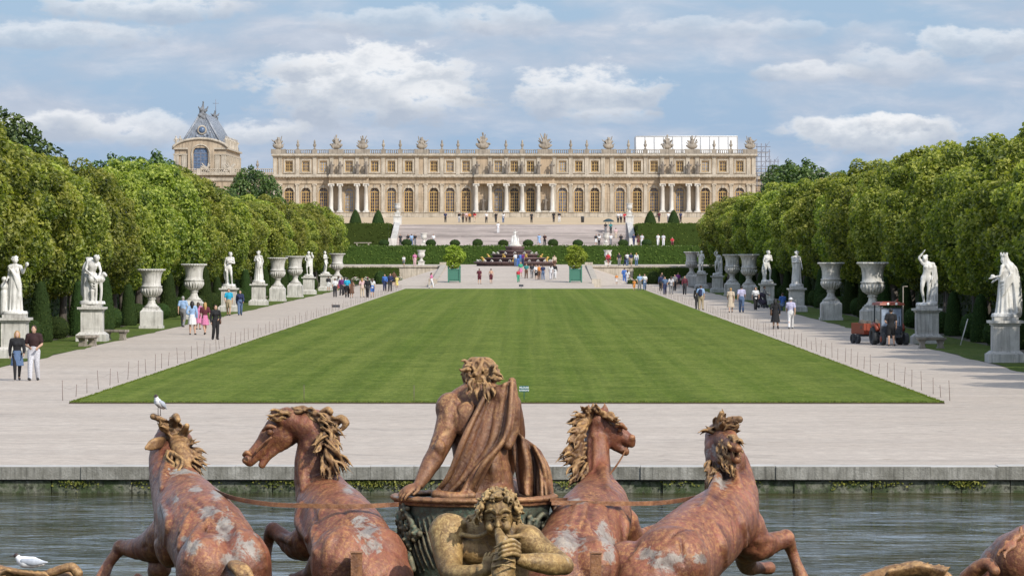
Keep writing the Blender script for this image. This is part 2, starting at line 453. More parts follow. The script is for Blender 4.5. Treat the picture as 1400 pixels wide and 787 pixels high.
def window_meshes(w, h, arch, cols, rows):
    """origin at the sill centre; frame of wood bars and a pane behind"""
    fr = MB(); t = .13; rr = w / 2
    fr.box(-w / 2, -w / 2 + t, 0, .12, 0, h - (rr if arch else 0)); fr.box(w / 2 - t, w / 2, 0, .12, 0, h - (rr if arch else 0)); fr.box(-w / 2, w / 2, .002, .118, 0, t)
    if arch:
        zs = h - rr; n = 10
        for i in range(n):
            a, b = math.pi * i / n, math.pi * (i + 1) / n
            P = lambda r_, q, yy: (-r_ * math.cos(q), yy, zs + r_ * math.sin(q))
            fr.add([P(rr, a, 0), P(rr, b, 0), P(rr - t, b, 0), P(rr - t, a, 0)], [(3, 2, 1, 0), (0, 1, 2, 3)])
        fr.box(-w / 2, w / 2, .01, .1, zs - .08, zs + .08)
        for k in (1, 2, 3): 
            a = math.pi * k / 4; fr.add([(0 - .03, .02, zs), (.03, .02, zs), (-(rr - .05) * math.cos(a) + .03, .02, zs + (rr - .05) * math.sin(a)), (-(rr - .05) * math.cos(a) - .03, .02, zs + (rr - .05) * math.sin(a))], [(0, 1, 2, 3)])
    else: zs = h; fr.box(-w / 2, w / 2, .003, .117, h - t, h)
    for c in range(1, cols): x = -w / 2 + w * c / cols; tt = .07 if (cols % 2 == 0 and c == cols // 2) else .032; fr.box(x - tt, x + tt, .02, .09, t, zs - .02)
    for r_ in range(1, rows): z = zs * r_ / rows; fr.box(-w / 2 + t, w / 2 - t, .025, .085, z - .035, z + .035)
    pn = MB(); n = 10
    if arch: poly = [(-w / 2, .02), (w / 2, .02)] + [(rr * math.cos(math.pi * i / n), zs + rr * math.sin(math.pi * i / n)) for i in range(n + 1)]
    else: poly = [(-w / 2, .02), (w / 2, .02), (w / 2, h), (-w / 2, h)]
    pn.add([(a, .10, b) for a, b in poly], [tuple(range(len(poly)))])
    return fr.mesh('window'), pn.mesh('pane')
def column_mesh(h, r):
    mb = MB(); mb.box(-r * 1.5, r * 1.5, -r * 1.5, r * 1.5, 0, r * .5)
    mb.lathe([(r * 1.35, r * .5), (r * 1.3, r * .8), (r * 1.02, r * 1.1), (r, h * .35), (r * .86, h - r * 2.2), (r * .95, h - r * 2.1), (r * 1.0, h - r * 1.5), (r * 1.35, h - r * .5)], 14)
    mb.box(-r * 1.5, r * 1.5, -r * 1.5, r * 1.5, h - r * .5, h)
    for s in (-1, 1):
        for q in (-1, 1): mb.ball((s * r * 1.2, q * r * 1.2, h - r * .9), r * .42, 6, 5)
    return mb.mesh('column')
def balustrade(mb, x0, x1, y, z, h, ped, step=.42):
    mb.box(x0, x1, y - .2, y + .2, z, z + h * .2); mb.box(x0, x1, y - .22, y + .22, z + h * .82, z + h)
    for p in ped: mb.box(p - .5, p + .5, y - .3, y + .3, z - .002, z + h + .06)
    n = int((x1 - x0) / step)
    for i in range(n):
        x = x0 + step * (i + .5)
        if any(abs(x - p) < .6 for p in ped): continue
        mb.lathe([(.07, h * .2), (.13, h * .38), (.06, h * .6), (.08, h * .82)], 6, (x, y, z))

WIN = [-308, -285, -261, -226, -191, -168, -144.5, -110, -88, -66, -22, 0, 22, 66, 88, 110, 144.5, 168, 191, 226, 261, 285, 308]
def projection(x):      # how far the order of columns stands forward, at an offset in photo pixels
    return 1.6 if abs(x) < 55 or abs(abs(x) - 226) < 27 else 0.0
def build_palace():
    X0 = WX(703.2, PD)
    t = empty('palace', (X0, PD, 9.4), 0, 'long honey coloured palace front with arched windows, columns and roof balustrade', 'palace')
    z = lambda py: pz(py) - 9.4
    wm = MB(); E = pm(330)
    zb, zc = z(251), z(238.6); zt = z(213.4)
    ed = [-330] + [(WIN[i] + WIN[i + 1]) / 2 for i in range(len(WIN) - 1)] + [330]
    for i, w in enumerate(WIN):
        a, b = pm(ed[i]), pm(ed[i + 1])
        bay(wm, a, b, 0, zb, pm(w), 1.85, z(290), z(256.4), 0, .55, True)
        bay(wm, a, b, zc, zt, pm(w), 1.5, z(234.6), z(220.6), 0, .45, False)
    D = 28
    wm.add([(-E, 0, zb), (E, 0, zb), (E, 0, zc), (-E, 0, zc)], [(0, 1, 2, 3)])
    for s in (-1, 1): wm.add([(s * E, 0, 0), (s * E, D, 0), (s * E, D, zt), (s * E, 0, zt)], [(0, 1, 2, 3)] if s > 0 else [(3, 2, 1, 0)])
    wm.add([(-E, D, 0), (E, D, 0), (E, D, zt), (-E, D, zt)], [(3, 2, 1, 0)]); wm.add([(-E, 0, zt), (E, 0, zt), (E, D, zt), (-E, D, zt)], [(0, 1, 2, 3)])
    wm.add([(-E, .9, 0), (E, .9, 0), (E, .9, zt), (-E, .9, zt)], [(0, 1, 2, 3)])
    # horizontal joints of the rusticated masonry
    for k in range(9):
        zz = z(290) + k * .62
        for i in range(len(WIN) - 1):
            a, b = pm(WIN[i]) + 1.15, pm(WIN[i + 1]) - 1.15
            if b > a and zz < z(262): wm.box(a, b, -.035, -.0, zz, zz + .5)
    wm.build('wall', WALL, t)
    # plinth course with panels
    mb = MB()
    segs = []
    xs = [-330, -253, -199, -54.5, 54.5, 199, 253, 330]
    for i in range(7):
        a, b = xs[i], xs[i + 1]; pr = projection((a + b) / 2)
        mb.box(pm(a), pm(b), -pr - .35, -.04, 0, z(297)); mb.box(pm(a) + .01, pm(b) - .01, -pr - .25, -.04, z(297) + .001, z(290.8)); mb.box(pm(a) - .02, pm(b) + .02, -pr - .42, -.04, z(290.8) + .001, z(290))
    for i, w in enumerate(WIN):
        mb.box(pm(w) - 1.0, pm(w) + 1.0, -projection(w) - .3, -projection(w) - .26, z(296), z(291.5))
    mb.build('plinth', PALE, t)
    # entablature between the storeys
    mb = MB(); mc = MB()
    for i in range(7):
        a, b = xs[i], xs[i + 1]; pr = projection((a + b) / 2); e = .004 * i
        mb.box(pm(a), pm(b), -pr - .22 - e, 0, z(251.2), z(247.6)); mb.box(pm(a), pm(b), -pr - .16 - e, 0, z(247.6) + .001, z(243.2))
        mc.box(pm(a) - .05, pm(b) + .05, -pr - .55 - e, 0, z(243.2) + .001, z(242)); mc.box(pm(a) - .1, pm(b) + .1, -pr - .95 - e, 0, z(242) + .001, z(240.6)); mc.box(pm(a) - .02, pm(b) + .02, -pr - .30 - e, 0, z(240.6) + .001, z(238.4))
        n = int((pm(b) - pm(a)) / .62)
        for k in range(n):
            x = pm(a) + .62 * (k + .5); mc.box(x - .12, x + .12, -pr - .84 - e, -pr - .55 - e, z(243.1), z(242.1))
    mb.build('entablature', WALL, t); mc.build('cornice', PALE, t)
    # attic strips, cornice, balustrade
    mb = MB()
    at = []
    for i in range(len(WIN) - 1):
        m_ = (WIN[i] + WIN[i + 1]) / 2; g = WIN[i + 1] - WIN[i]
        at += [m_] if g < 30 else [m_ - g / 2 + 11.2, m_ + g / 2 - 11.2]
    at += [-327, -320, 320, 327]
    for x in at:
        mb.box(pm(x) - .38, pm(x) + .38, -.18, 0, z(238.3), z(214.6)); mb.box(pm(x) - .45, pm(x) + .45, -.25, 0, z(216.4), z(214.7))
    for w in WIN:   # window surrounds
        for s in (-1, 1): mb.box(pm(w) + s * .95 - .18, pm(w) + s * .95 + .18, -.1, 0, z(235.6), z(219.2))
        mb.box(pm(w) - 1.13, pm(w) + 1.13, -.13, 0, z(219.2) + .001, z(217.6)); mb.box(pm(w) - 1.2, pm(w) + 1.2, -.18, 0, z(236.8), z(235.6) - .001)
        # arch mouldings and keystones on the tall windows
        rr = .925; zs = z(256.4) - rr
        for k in range(10):
            a, b = math.pi * k / 10, math.pi * (k + 1) / 10
            for yy in (-.09,):
                P = lambda q, r_: (pm(w) - r_ * math.cos(q), yy, zs + r_ * math.sin(q))
                mb.add([P(a, rr + .02), P(b, rr + .02), P(b, rr + .27), P(a, rr + .27)], [(0, 1, 2, 3)])
                mb.add([P(a, rr + .27), P(b, rr + .27), (P(b, rr + .27)[0], 0, P(b, rr + .27)[2]), (P(a, rr + .27)[0], 0, P(a, rr + .27)[2])], [(0, 1, 2, 3)])
        mb.box(pm(w) - .2, pm(w) + .2, -.22, 0, z(257), z(253.2))
    mb.box(-E - .1, E + .1, -.28, 0, z(214.6) + .001, z(213)); mb.box(-E - .35, E + .35, -.75, D, z(213) + .001, z(211.8)); mb.box(-E - .15, E + .15, -.4, D, z(211.8) + .001, z(210.6))
    for a in (-1, 1):
        for q in (33, 51): pass
    mb.build('attic_trim', PALE, t)
    # pilasters of the main storey, each a part
    for i_, x in enumerate(at):
        pw = .34; x_ = x; x = 0
        if i_: link_mesh('pilaster', pil, PALE, t, (pm(x_), 0, 0)); continue
        mb = MB()
        mb.box(pm(x) - pw, pm(x) + pw, -.2, -.036, z(290), z(254.6)); mb.box(pm(x) - pw - .06, pm(x) + pw + .06, -.27, -.036, z(290), z(288))
        mb.box(pm(x) - pw - .04, pm(x) + pw + .04, -.24, -.036, z(254.6) + .001, z(252.6)); mb.box(pm(x) - pw - .12, pm(x) + pw + .12, -.32, -.036, z(252.6) + .001, z(251.2) - .002)
        for s in (-1, 1): mb.ball((pm(x) + s * .36, -.3, z(253)), .13, 6, 5)
        pil = mb.mesh('pilaster'); link_mesh('pilaster', pil, PALE, t, (pm(x_), 0, 0))
    mb = None
    for s in ():      # niche statues beside the central columns
        mb.box(pm(s * 42) - .7, pm(s * 42) + .7, -.12, -.036, z(290), z(256)); 
    # free-standing columns
    cmh = z(251.2) - z(290) - .004; cme = column_mesh(cmh, .42)
    for cx in (-52, -33, -10.8, 10.8, 33, 52, -250, -238, -214.6, -202.4, 250, 238, 214.6, 202.4):
        link_mesh('column', cme, WHITE_ST, t, (pm(cx), -projection(cx) + .35, z(290) + .001))
    # windows
    wf, wp = window_meshes(1.85, z(256.4) - z(290), True, 4, 6); af, ap = window_meshes(1.5, z(220.6) - z(234.6), False, 4, 3)
    for w in WIN:
        o = link_mesh('window', wf, WOOD, t, (pm(w), .30, z(290))); link_mesh('pane', wp, GLASS, o)
        o = link_mesh('window', af, WOOD, t, (pm(w), .25, z(234.6))); link_mesh('pane', ap, GLASS, o)
    # balustrade with pedestals
    TR = [-322.6, -243.4, -207.4, -126.7, -43, 41.7, 129, 209, 243, 322]; UR = [-296, -273, -179, -156, -99, -77, -11.5, 10.8, 77, 99, 156, 179, 273, 296]
    mb = MB(); balustrade(mb, -E, E, .1, z(210.6) + .002, .88, [pm(q) for q in TR + UR])
    for q in TR: mb.box(pm(q) - 1.5, pm(q) + 1.5, -.22, .42, z(210.6) + .004, z(210.6) + 1.0)
    mb.build('balustrade', GREYST, t)
    # sculpted trophies and urns on the roof line: things of their own
    zr = pz(210.6)
    tv = []
    for k in range(3):
        rnd = random.Random(80 + k); S = Sculpt(.10)
        S.ell((0, 0, .55), [1.2, .5, .6]); S.ell((0, 0, 1.3), [.5, .4, .6]); S.ell((0, 0, 2.0), [.3, .3, .36])
        for i in range(13):
            a = math.pi * (i + .5) / 13 + rnd.uniform(-.1, .1); ln = rnd.uniform(1.3, 2.3) * (.75 + .3 * math.sin(a))
            S.tube([(math.cos(a) * .4, rnd.uniform(-.2, .2), .6), (math.cos(a) * ln * .6, rnd.uniform(-.3, .3), .6 + math.sin(a) * ln * .65), (math.cos(a) * ln * .85 + rnd.uniform(-.15, .15), 0, .6 + math.sin(a) * ln)], [.16, .13, .2 if i % 3 == 0 else .10], .05)
        for i in range(5): S.ell((rnd.uniform(-1.2, 1.2), -.35, rnd.uniform(.3, 1.2)), [.28, .18, .28], None, .05)
        tv.append(S.mesh('roof_trophy'))
    nm = ['far left corner', 'left of the left side columns', 'right of the left side columns', 'midway along the left half', 'left end of the centre block', 'right end of the centre block', 'midway along the right half', 'left part of the white tarpaulin', 'right part of the white tarpaulin', 'far right corner']
    for i, q in enumerate(TR):
        o = bpy.data.objects.new('roof_trophy', tv[i % 3]); COL.objects.link(o)
        if not o.data.materials: o.data.materials.append(GREYST)
        s = 1.12 if i in (4, 5) else .96; o.location = (X0 + pm(q), PD + .1, zr + 1.02); o.scale = (s * .92, s, s); o.rotation_euler = (0, 0, 0 if i % 2 else math.pi)
        tag(o, 'stone trophy group on the palace balustrade, %s' % nm[i], 'roof sculpture', 'stone trophies on the palace roof')
    mb = MB(); mb.lathe([(.22, 0), (.26, .12), (.12, .25), (.16, .4), (.32, .75), (.34, 1.0), (.2, 1.15), (.16, 1.3), (.24, 1.42), (.13, 1.6), (.16, 1.75), (.02, 1.95)], 10); um = mb.mesh('roof_urn'); um.materials.append(GREYST)
    for i, q in enumerate(UR):
        o = bpy.data.objects.new('roof_urn', um); COL.objects.link(o); o.location = (X0 + pm(q), PD + .1, zr + .95); tag(o, 'slim stone urn on the palace balustrade, %s from the left' % ordn(i), 'roof urn', 'urns on the palace roof')
    return X0
def small_statue_mesh(vx=.09):
    S = Sculpt(vx)
    S.ell((0, 0, 2.0), [.15, .15, .19]); S.tube([(0, 0, 1.85), (0, 0, 1.5), (.03, 0, 1.1)], [.1, .26, .22], .06); S.loft((0, 0, 0), [(0, .30, .24), (.6, .26, .22), (1.2, .2, .18)], .06, (7, .12, 0))
    S.tube([(-.25, 0, 1.6), (-.42, -.1, 1.3), (-.3, -.25, 1.05)], [.09, .08, .06], .04); S.tube([(.25, 0, 1.6), (.4, 0, 1.35), (.5, -.1, 1.7)], [.09, .08, .06], .04)
    return S.mesh('small_statue')
def build_palace_extras(X0):
    sm = small_statue_mesh(); sm.materials.append(stone('dark_carved_stone', (.30, .26, .21), (.12, .10, .085), 1.2))
    lab = {-51: 'first from the left on the centre block', -33: 'second from the left on the centre block', -10.5: 'third from the left on the centre block', 10.5: 'fourth from the left on the centre block', 33: 'fifth from the left on the centre block', 51: 'sixth from the left on the centre block'}
    for q in (-51, -33, -10.5, 10.5, 33, 51, -250, -238, -214.6, -202.4, 202.4, 214.6, 238, 250):
        o = bpy.data.objects.new('ledge_statue', sm); COL.objects.link(o); o.location = (X0 + pm(q), PD - 1.1, pz(238.4) + .01); o.scale = (1.25, 1.2, 1.2)
        l = lab.get(q) or ('%s from the left above the %s side columns' % (ORD[[250, 238, 214.6, 202.4].index(abs(q)) if q < 0 else [202.4, 214.6, 238, 250].index(q)], 'left' if q < 0 else 'right'))
        tag(o, 'small stone statue on the palace ledge, %s' % l, 'statue', 'statues on the palace ledge')
    for s in (-1, 1):
        o = bpy.data.objects.new('niche_statue', sm); COL.objects.link(o); o.location = (X0 + pm(s * 42.5), PD - .75, pz(288)); o.scale = (1.1, 1.1, 1.35); tag(o, 'niche statue between the columns, %s end of the centre block' % ('left' if s < 0 else 'right'), 'statue')
        mb = MB(); mb.box(-.6, .6, -.35, .35, 0, .29)
        ob = mb.build('pedestal', PALE, o); ob.location = (0, 0, -.215); ob.scale = (1, 1, .74)
        # carved relief panels over the side bays
    # tarpaulin roof behind the balustrade
    d = 908; mb = MB(); a, b = WX(869.5, d), WX(1008.5, d); zt = WZ(186.2, d); z0 = WZ(213, d); n = 11; w = (b - a) / n
    for i in range(n):
        mb.add([(a + i * w, 0, z0), (a + (i + 1) * w, 0, z0), (a + (i + 1) * w - .05, .9, zt), (a + i * w + .05, .9, zt)], [(0, 1, 2, 3)])
        mb.tube([(a + i * w, -.05, z0), (a + i * w, .85, zt)], .09, 6, 1)
    mb.tube([(b, -.05, z0), (b, .85, zt)], .09, 6, 1)
    mb.add([(a, .9, zt), (b, .9, zt), (b, 16, zt + .1), (a, 16, zt + .1)], [(0, 1, 2, 3)]); mb.add([(a, 0, z0), (a, .9, zt), (a, 16, zt), (a, 16, z0)], [(0, 1, 2, 3)]); mb.add([(b, 0, z0), (b, .9, zt), (b, 16, zt), (b, 16, z0)], [(3, 2, 1, 0)])
    mb.tube([(a, .85, zt), (b, .85, zt)], .1, 6)
    o = mb.build('roof_tarpaulin', [TENT, RIB], None, (0, d, 0)); tag(o, 'white ribbed protective cover over the right half of the palace roof', 'tarpaulin')
    # scaffolding at the right corner
    t = empty('scaffold', (WX(1043, 897), 897, 9.9), 0, 'grey scaffold tower at the right corner of the palace', 'scaffold')
    mb = MB(); X = [WX(p, 897) - t.location.x for p in (1035, 1041, 1047, 1052)]; Zt = WZ(196, 897) - 9.9
    for x in X:
        for y in (0, 1.6): mb.tube([(x, y, 0), (x, y, Zt - (1.2 if x == X[-1] else 0))], .06, 5)
    k = 0; z_ = 1.0
    while z_ < Zt - .5:
        for y in (0, 1.6): mb.tube([(X[0] - .2, y, z_), (X[-1] + .2, y, z_)], .05, 5)
        mb.tube([(X[k % 3], 0, z_), (X[k % 3 + 1], 0, z_ + 1.0)], .045, 5); z_ += 1.0; k += 1
    mb.build('tower_frame', STEEL, t)
    mb = MB(); X = [WX(p, 897) - t.location.x for p in (1054, 1059, 1064)]; Zt = WZ(217.6, 897) - 9.9
    for x in X:
        for y in (0, 1.6): mb.tube([(x, y, 0), (x, y, Zt)], .055, 5)
    z_ = 1.0; k = 0
    while z_ < Zt:
        for y in (0, 1.6): mb.tube([(X[0] - 1, y, z_), (X[-1] + .2, y, z_)], .05, 5)
        mb.tube([(X[k % 2], 0, z_), (X[k % 2 + 1], 0, z_ + 1.0)], .045, 5); z_ += 1.0; k += 1
    mb.build('side_frame', STEEL, t)
    mb = MB(); zz = WZ(231, 897) - 9.9
    for q in (zz, zz - 4, zz - 8, zz + 3.2): mb.box(-1.4, WX(1064 if q <= zz else 1050, 897) - t.location.x, .1, 1.5, q, q + .08)
    mb.build('deck', plain('scaffold_board', (.30, .24, .16), .8), t)
    # low wings
    for (p0, p1, d, py, nm, lb, wins) in ((118, 374.5, 925, 237.5, 'palace_wing', 'low stone wing with balustrade between the chapel and the palace', (135, 158, 181, 204, 227, 250, 273, 296, 319, 342, 365)), (1032, 1150, 905, 243, 'palace_wing', 'low stone wing behind the scaffold and the right avenue trees', (1044, 1066, 1088, 1110))):
        t = empty(nm, (0, d, 9.8), 0, lb, 'building'); a, b = WX(p0, d), WX(p1, d); zt = WZ(py, d) - 9.8
        mb = MB(); ed = [a] + [(WX(wins[i], d) + WX(wins[i + 1], d)) / 2 for i in range(len(wins) - 1)] + [b]; zw0, zw1 = zt - 5.2, zt - 2.6
        for i, w in enumerate(wins): bay(mb, ed[i], ed[i + 1], 0, zt, WX(w, d), 1.5, zw0, zw1, 0, .4, False)
        mb.add([(a, 0, 0), (a, 20, 0), (a, 20, zt), (a, 0, zt)], [(3, 2, 1, 0)]); mb.add([(b, 0, 0), (b, 20, 0), (b, 20, zt), (b, 0, zt)], [(0, 1, 2, 3)]); mb.add([(a, 0, zt), (b, 0, zt), (b, 20, zt), (a, 20, zt)], [(0, 1, 2, 3)]); mb.add([(a, .7, 0), (b, .7, 0), (b, .7, zt), (a, .7, zt)], [(0, 1, 2, 3)])
        mb.build('wall', WALL, t)
        mb = MB(); mb.box(a - .3, b + .3, -.6, 0, zt - .3, zt + .1); mb.box(a, b, -.25, 0, zt - 1.5, zt - .9); mb.box(a, b, -.2, 0, zt - 6.6, zt - 6.1); balustrade(mb, a, b, .1, zt + .102, .95, [a + 3 + 6.9 * k for k in range(int((b - a) / 6.9))]); mb.build('cornice', PALE, t)
        wf, wp = window_meshes(1.5, 2.6, False, 4, 4)
        for w in wins: o = link_mesh('window', wf, WOOD, t, (WX(w, d), .22, zw0)); link_mesh('pane', wp, GLASS, o)
    mb = MB(); mb.lathe([(.22, 0), (.26, .12), (.12, .25), (.16, .4), (.32, .75), (.34, 1.0), (.2, 1.15), (.16, 1.3), (.24, 1.42), (.02, 1.9)], 10); um = mb.mesh('roof_urn'); um.materials.append(GREYST)
    for px, l in ((161, 'leftmost above the trees'), (184, 'second above the trees'), (352, 'between chapel and palace')):
        d = 925; o = bpy.data.objects.new('roof_urn', um); COL.objects.link(o); o.location = (WX(px, d), d + .1, WZ(237.5, d) + 1.02); tag(o, 'dark stone urn on the low wing roof, %s' % l, 'roof urn', 'urns on the low wing')

def build_chapel():
    d = 950.0; m = d / FPX
    t = empty('chapel', (WX(273.5, d), d, 9.8), 0, 'tall stone chapel with arched window and steep blue lead roof', 'chapel')
    z = lambda py: WZ(py, d) - 9.8
    x = lambda px: (px - 273.5) * m
    a, b = x(238.5), x(309); Ln = 46
    mb = MB(); ze = z(202)
    bay(mb, x(257), x(293), 0, z(199), x(274.5), 3.2, z(233), z(199.5), -.5, .8, True)
    for (p, q) in ((238.5, 257), (293, 309)): mb.add([(x(p), 0, 0), (x(q), 0, 0), (x(q), 0, ze), (x(p), 0, ze)], [(0, 1, 2, 3)])
    for s, xx in ((-1, x(257)), (1, x(293))): mb.add([(xx, -.5, 0), (xx, 0, 0), (xx, 0, z(199)), (xx, -.5, z(199))], [(0, 1, 2, 3)] if s > 0 else [(3, 2, 1, 0)])
    # pediment
    poly = [(x(255), z(199.3))] + [(x(274.5) + (x(297) - x(253)) / 2 * math.cos(q), z(199.3) + (z(189.5) - z(199.3)) * math.sin(q)) for q in [math.pi * k / 10 for k in range(11)]]
    poly = [(x(295), z(199.3))] + [(x(274) + 5.6 * math.cos(math.pi * k / 10), z(202.2) + (z(190.5) - z(202.2)) * math.sin(math.pi * k / 10) ** 1.25) for k in range(11)]
    mb.prism(poly[1:], -.47, .35)
    mb.add([(b, 0, 0), (b, Ln, 0), (b, Ln, ze), (b, 0, ze)], [(0, 1, 2, 3)]); mb.add([(a, 0, 0), (a, Ln, 0), (a, Ln, ze), (a, 0, ze)], [(3, 2, 1, 0)]); mb.add([(a, .6, 0), (b, .6, 0), (b, .6, ze), (a, .6, ze)], [(0, 1, 2, 3)]); mb.add([(a, 0, ze), (b, 0, ze), (b, Ln, ze), (a, Ln, ze)], [(0, 1, 2, 3)])
    mb.build('wall', WALL, t)
    mb = MB()
    mb.box(a - .5, x(257) + .02, -.5, 0, z(204.3), z(202)); mb.box(x(293) - .02, b + .5, -.5, 0, z(204.3), z(202)); mb.box(a - .3, x(257) - .02, -.3, 0, z(212), z(210.4)); mb.box(x(293) + .02, b + .3, -.3, 0, z(212), z(210.4))
    mb.box(b + .002, b + .5, 0, Ln, z(204.3), z(202)); mb.box(b + .002, b + .3, 0, Ln, z(212), z(210.4)); mb.box(a - .5, a, 0, Ln, z(204.3), z(202))
    mb.box(a - .4, b + .4, -.9, -.52, z(238), z(234.5))
    for k in range(11):        # pilasters along the flank
        mb.box(b + .002, b + .35, 1 + k * 4.2, 2.1 + k * 4.2, z(234), z(212))
    for p in (241, 252, 297, 306): mb.box(x(p) - .55, x(p) + .55, -.2, 0, z(234), z(212))
    n = 12      # raking curved cornice
    pts = [(x(274) + 5.9 * math.cos(math.pi * k / n), -.6, z(202) + (z(189.5) - z(202)) * math.sin(math.pi * k / n) ** 1.25) for k in range(n + 1)]
    mb.tube(pts, .30, 6)
    pts = [(x(274.5) + 1.95 * math.cos(math.pi * k / n), -.55, z(210.2) + 1.95 * math.sin(math.pi * k / n)) for k in range(n + 1)]
    mb.tube([(pts[0][0], -.55, z(233))] + pts + [(pts[-1][0], -.55, z(233))], .16, 6)
    for k in range(9): mb.box(a + 1.0 + k * .5, a + 1.3 + k * .5, -.85, -.6, z(238), z(235)) if k < 5 else None
    mb.build('cornice', PALE, t)
    wf, wp = window_meshes(3.2, z(199.5) - z(233), True, 4, 5); o = link_mesh('window', wf, STEEL, t, (x(274.5), -.15, z(233))); link_mesh('pane', wp, BLUEG, o)
    # roof
    mb = MB(); r0, r1 = x(248.5), x(302); zb, zr = z(196), z(155); cx = x(275.5)
    mb.add([(r0, .4, zb), (r1, .4, zb), (r1, Ln - 1, zb), (r0, Ln - 1, zb), (cx - .5, 3.0, zr), (cx + .5, 3.0, zr), (cx + .5, Ln - 5, zr), (cx - .5, Ln - 5, zr)],
           [(0, 1, 5, 4), (1, 2, 6, 5), (2, 3, 7, 6), (3, 0, 4, 7), (4, 5, 6, 7)])
    mb.box(a + .2, b - .2, .3, Ln - .2, ze + .01, zb + .02)
    mb.build('roof', LEADROOF, t); mb = MB()
    for s in (0, 1):
        mb.tube([((r0, r1)[s], .35, zb), ((cx - .5, cx + .5)[s], 2.9, zr)], .22, 6)
    for k in range(1, 10):
        f = k / 10; xb = r0 + (r1 - r0) * f; xt = cx - .5 + f
        mb.tube([(xb, .32, zb), (xt, 2.95, zr)], .07, 5)
    for k in range(12): 
        yb = 2 + k * 3.7; mb.tube([(r1 + .05, yb, zb), (cx + .5, min(max(yb, 3.2), Ln - 5), zr)], .06, 5)
    mb.tube([(cx, 3, zr), (cx, Ln - 5, zr)], .3, 6)
    for k in range(7): mb.ball((cx + random.uniform(-2.2, 2.2), .2, zb + random.uniform(.1, 2.6)), random.uniform(.2, .4), 6, 5)
    mb.build('roof_ribs', stone('grey_lead_ribs', (.40, .42, .45), (.22, .24, .27), 1.0), t)
    mb = MB(); mb.lathe([(1.0, -.2), (1.05, 0), (.8, .15), (.72, .05)], 18)
    for i in range(len(mb.v)): v = mb.v[i]; mb.v[i] = (x(275.6) + v[0], 1.0 - v[2], z(177.6) + v[1])
    mb.build('round_window', PALE, t)
    mb = MB(); mb.lathe([(.7, 0), (.7, .03)], 16)
    for i in range(len(mb.v)): v = mb.v[i]; mb.v[i] = (x(275.6) + v[0], .93 - v[2], z(177.6) + v[1])
    mb.build('round_pane', BLUEG, t)
    # crowning group, cross and eaves statues
    S = Sculpt(.1); rnd = random.Random(5)
    for i in range(14): S.ell((rnd.uniform(-.8, .8), rnd.uniform(-.4, .4), rnd.uniform(-.4, 1.4)), [rnd.uniform(.25, .5)] * 3, None, .1)
    S.tube([(-.3, 0, 0), (-.15, 0, 1.4), (0, 0, 2.8)], [.6, .4, .16], .1); S.ell((0, 0, 3.0), [.22] * 3)
    for s in (-1, 1): S.tube([(s * .4, 0, 1.2), (s * 1.0, 0, 1.8), (s * 1.05, 0, 2.1)], [.2, .15, .1], .1)
    me = S.mesh('roof_figure_group'); me.materials.append(stone('dark_lead_figures', (.26, .27, .29), (.13, .14, .15)))
    o = bpy.data.objects.new('roof_figure_group', me); COL.objects.link(o); o.location = (t.location.x + x(276.5), d + 3, 9.8 + zr - .5); o.scale = (.95, 1.0, 1.0); tag(o, 'dark figure group crowning the front tip of the chapel roof', 'roof sculpture')
    o2 = bpy.data.objects.new('roof_figure_group', me); COL.objects.link(o2); o2.location = (t.location.x + cx + .2, d + Ln - 8, 9.8 + zr); o2.scale = (.85, .85, .55); tag(o2, 'dark figure group at the rear end of the chapel ridge, below the cross', 'roof sculpture')
    mb = MB(); mb.tube([(0, 0, 0), (0, 0, 3.4)], .07, 6); mb.tube([(-.65, 0, 2.5), (.65, 0, 2.5)], .06, 6); ob = mb.build('roof_cross', STEEL, None, (t.location.x + cx + .3, d + Ln - 7, 9.8 + zr + .9)); tag(ob, 'thin metal cross on the chapel roof', 'cross')
    sm = small_statue_mesh(.1); sm.materials.append(PALE)
    pos = [(a + .3, .2), (a + 1.2, .3)] + [(b - .2, 2 + k * 4.6) for k in range(9)]
    for i, (xx, yy) in enumerate(pos):
        o = bpy.data.objects.new('eaves_statue', sm); COL.objects.link(o); o.location = (t.location.x + xx, d + yy, 9.8 + ze + .01); o.scale = (1.05, 1.05, 1.2)
        tag(o, ('stone statue on the left front corner of the chapel eaves' if i == 0 else 'stone statue second from the left on the chapel eaves' if i == 1 else 'stone statue on the right chapel eaves, %s from the front' % ordn(i - 2)), 'statue', 'statues on the chapel eaves')
    for i, (px, py) in enumerate(((246.5, 233), (282, 233.5), (314, 232))):
        rnd = random.Random(i); S = Sculpt(.1)
        for k in range(8): S.ell((rnd.uniform(-1.1, 1.1), rnd.uniform(-.3, .3), rnd.uniform(.2, 1.2)), [rnd.uniform(.25, .45)] * 3, None, .1)
        for k in range(5): S.tube([(rnd.uniform(-.8, .8), 0, .8), (rnd.uniform(-1.3, 1.3), -.1, rnd.uniform(1.4, 2.3))], [.22, .14], .08)
        o = link_mesh('seated_figures', S.mesh('seated_figures'), PALE, None, (t.location.x + x(px), d - 1.3, 9.8 + z(238) )); tag(o, 'carved seated figures at the foot of the chapel front, %s' % ('left', 'beside the arched window', 'right')[i], 'sculpture')
        mb = MB(); mb.box(-1.4, 1.4, -.5, .35, -3.5, .3); mb.build('pedestal', PALE, o)
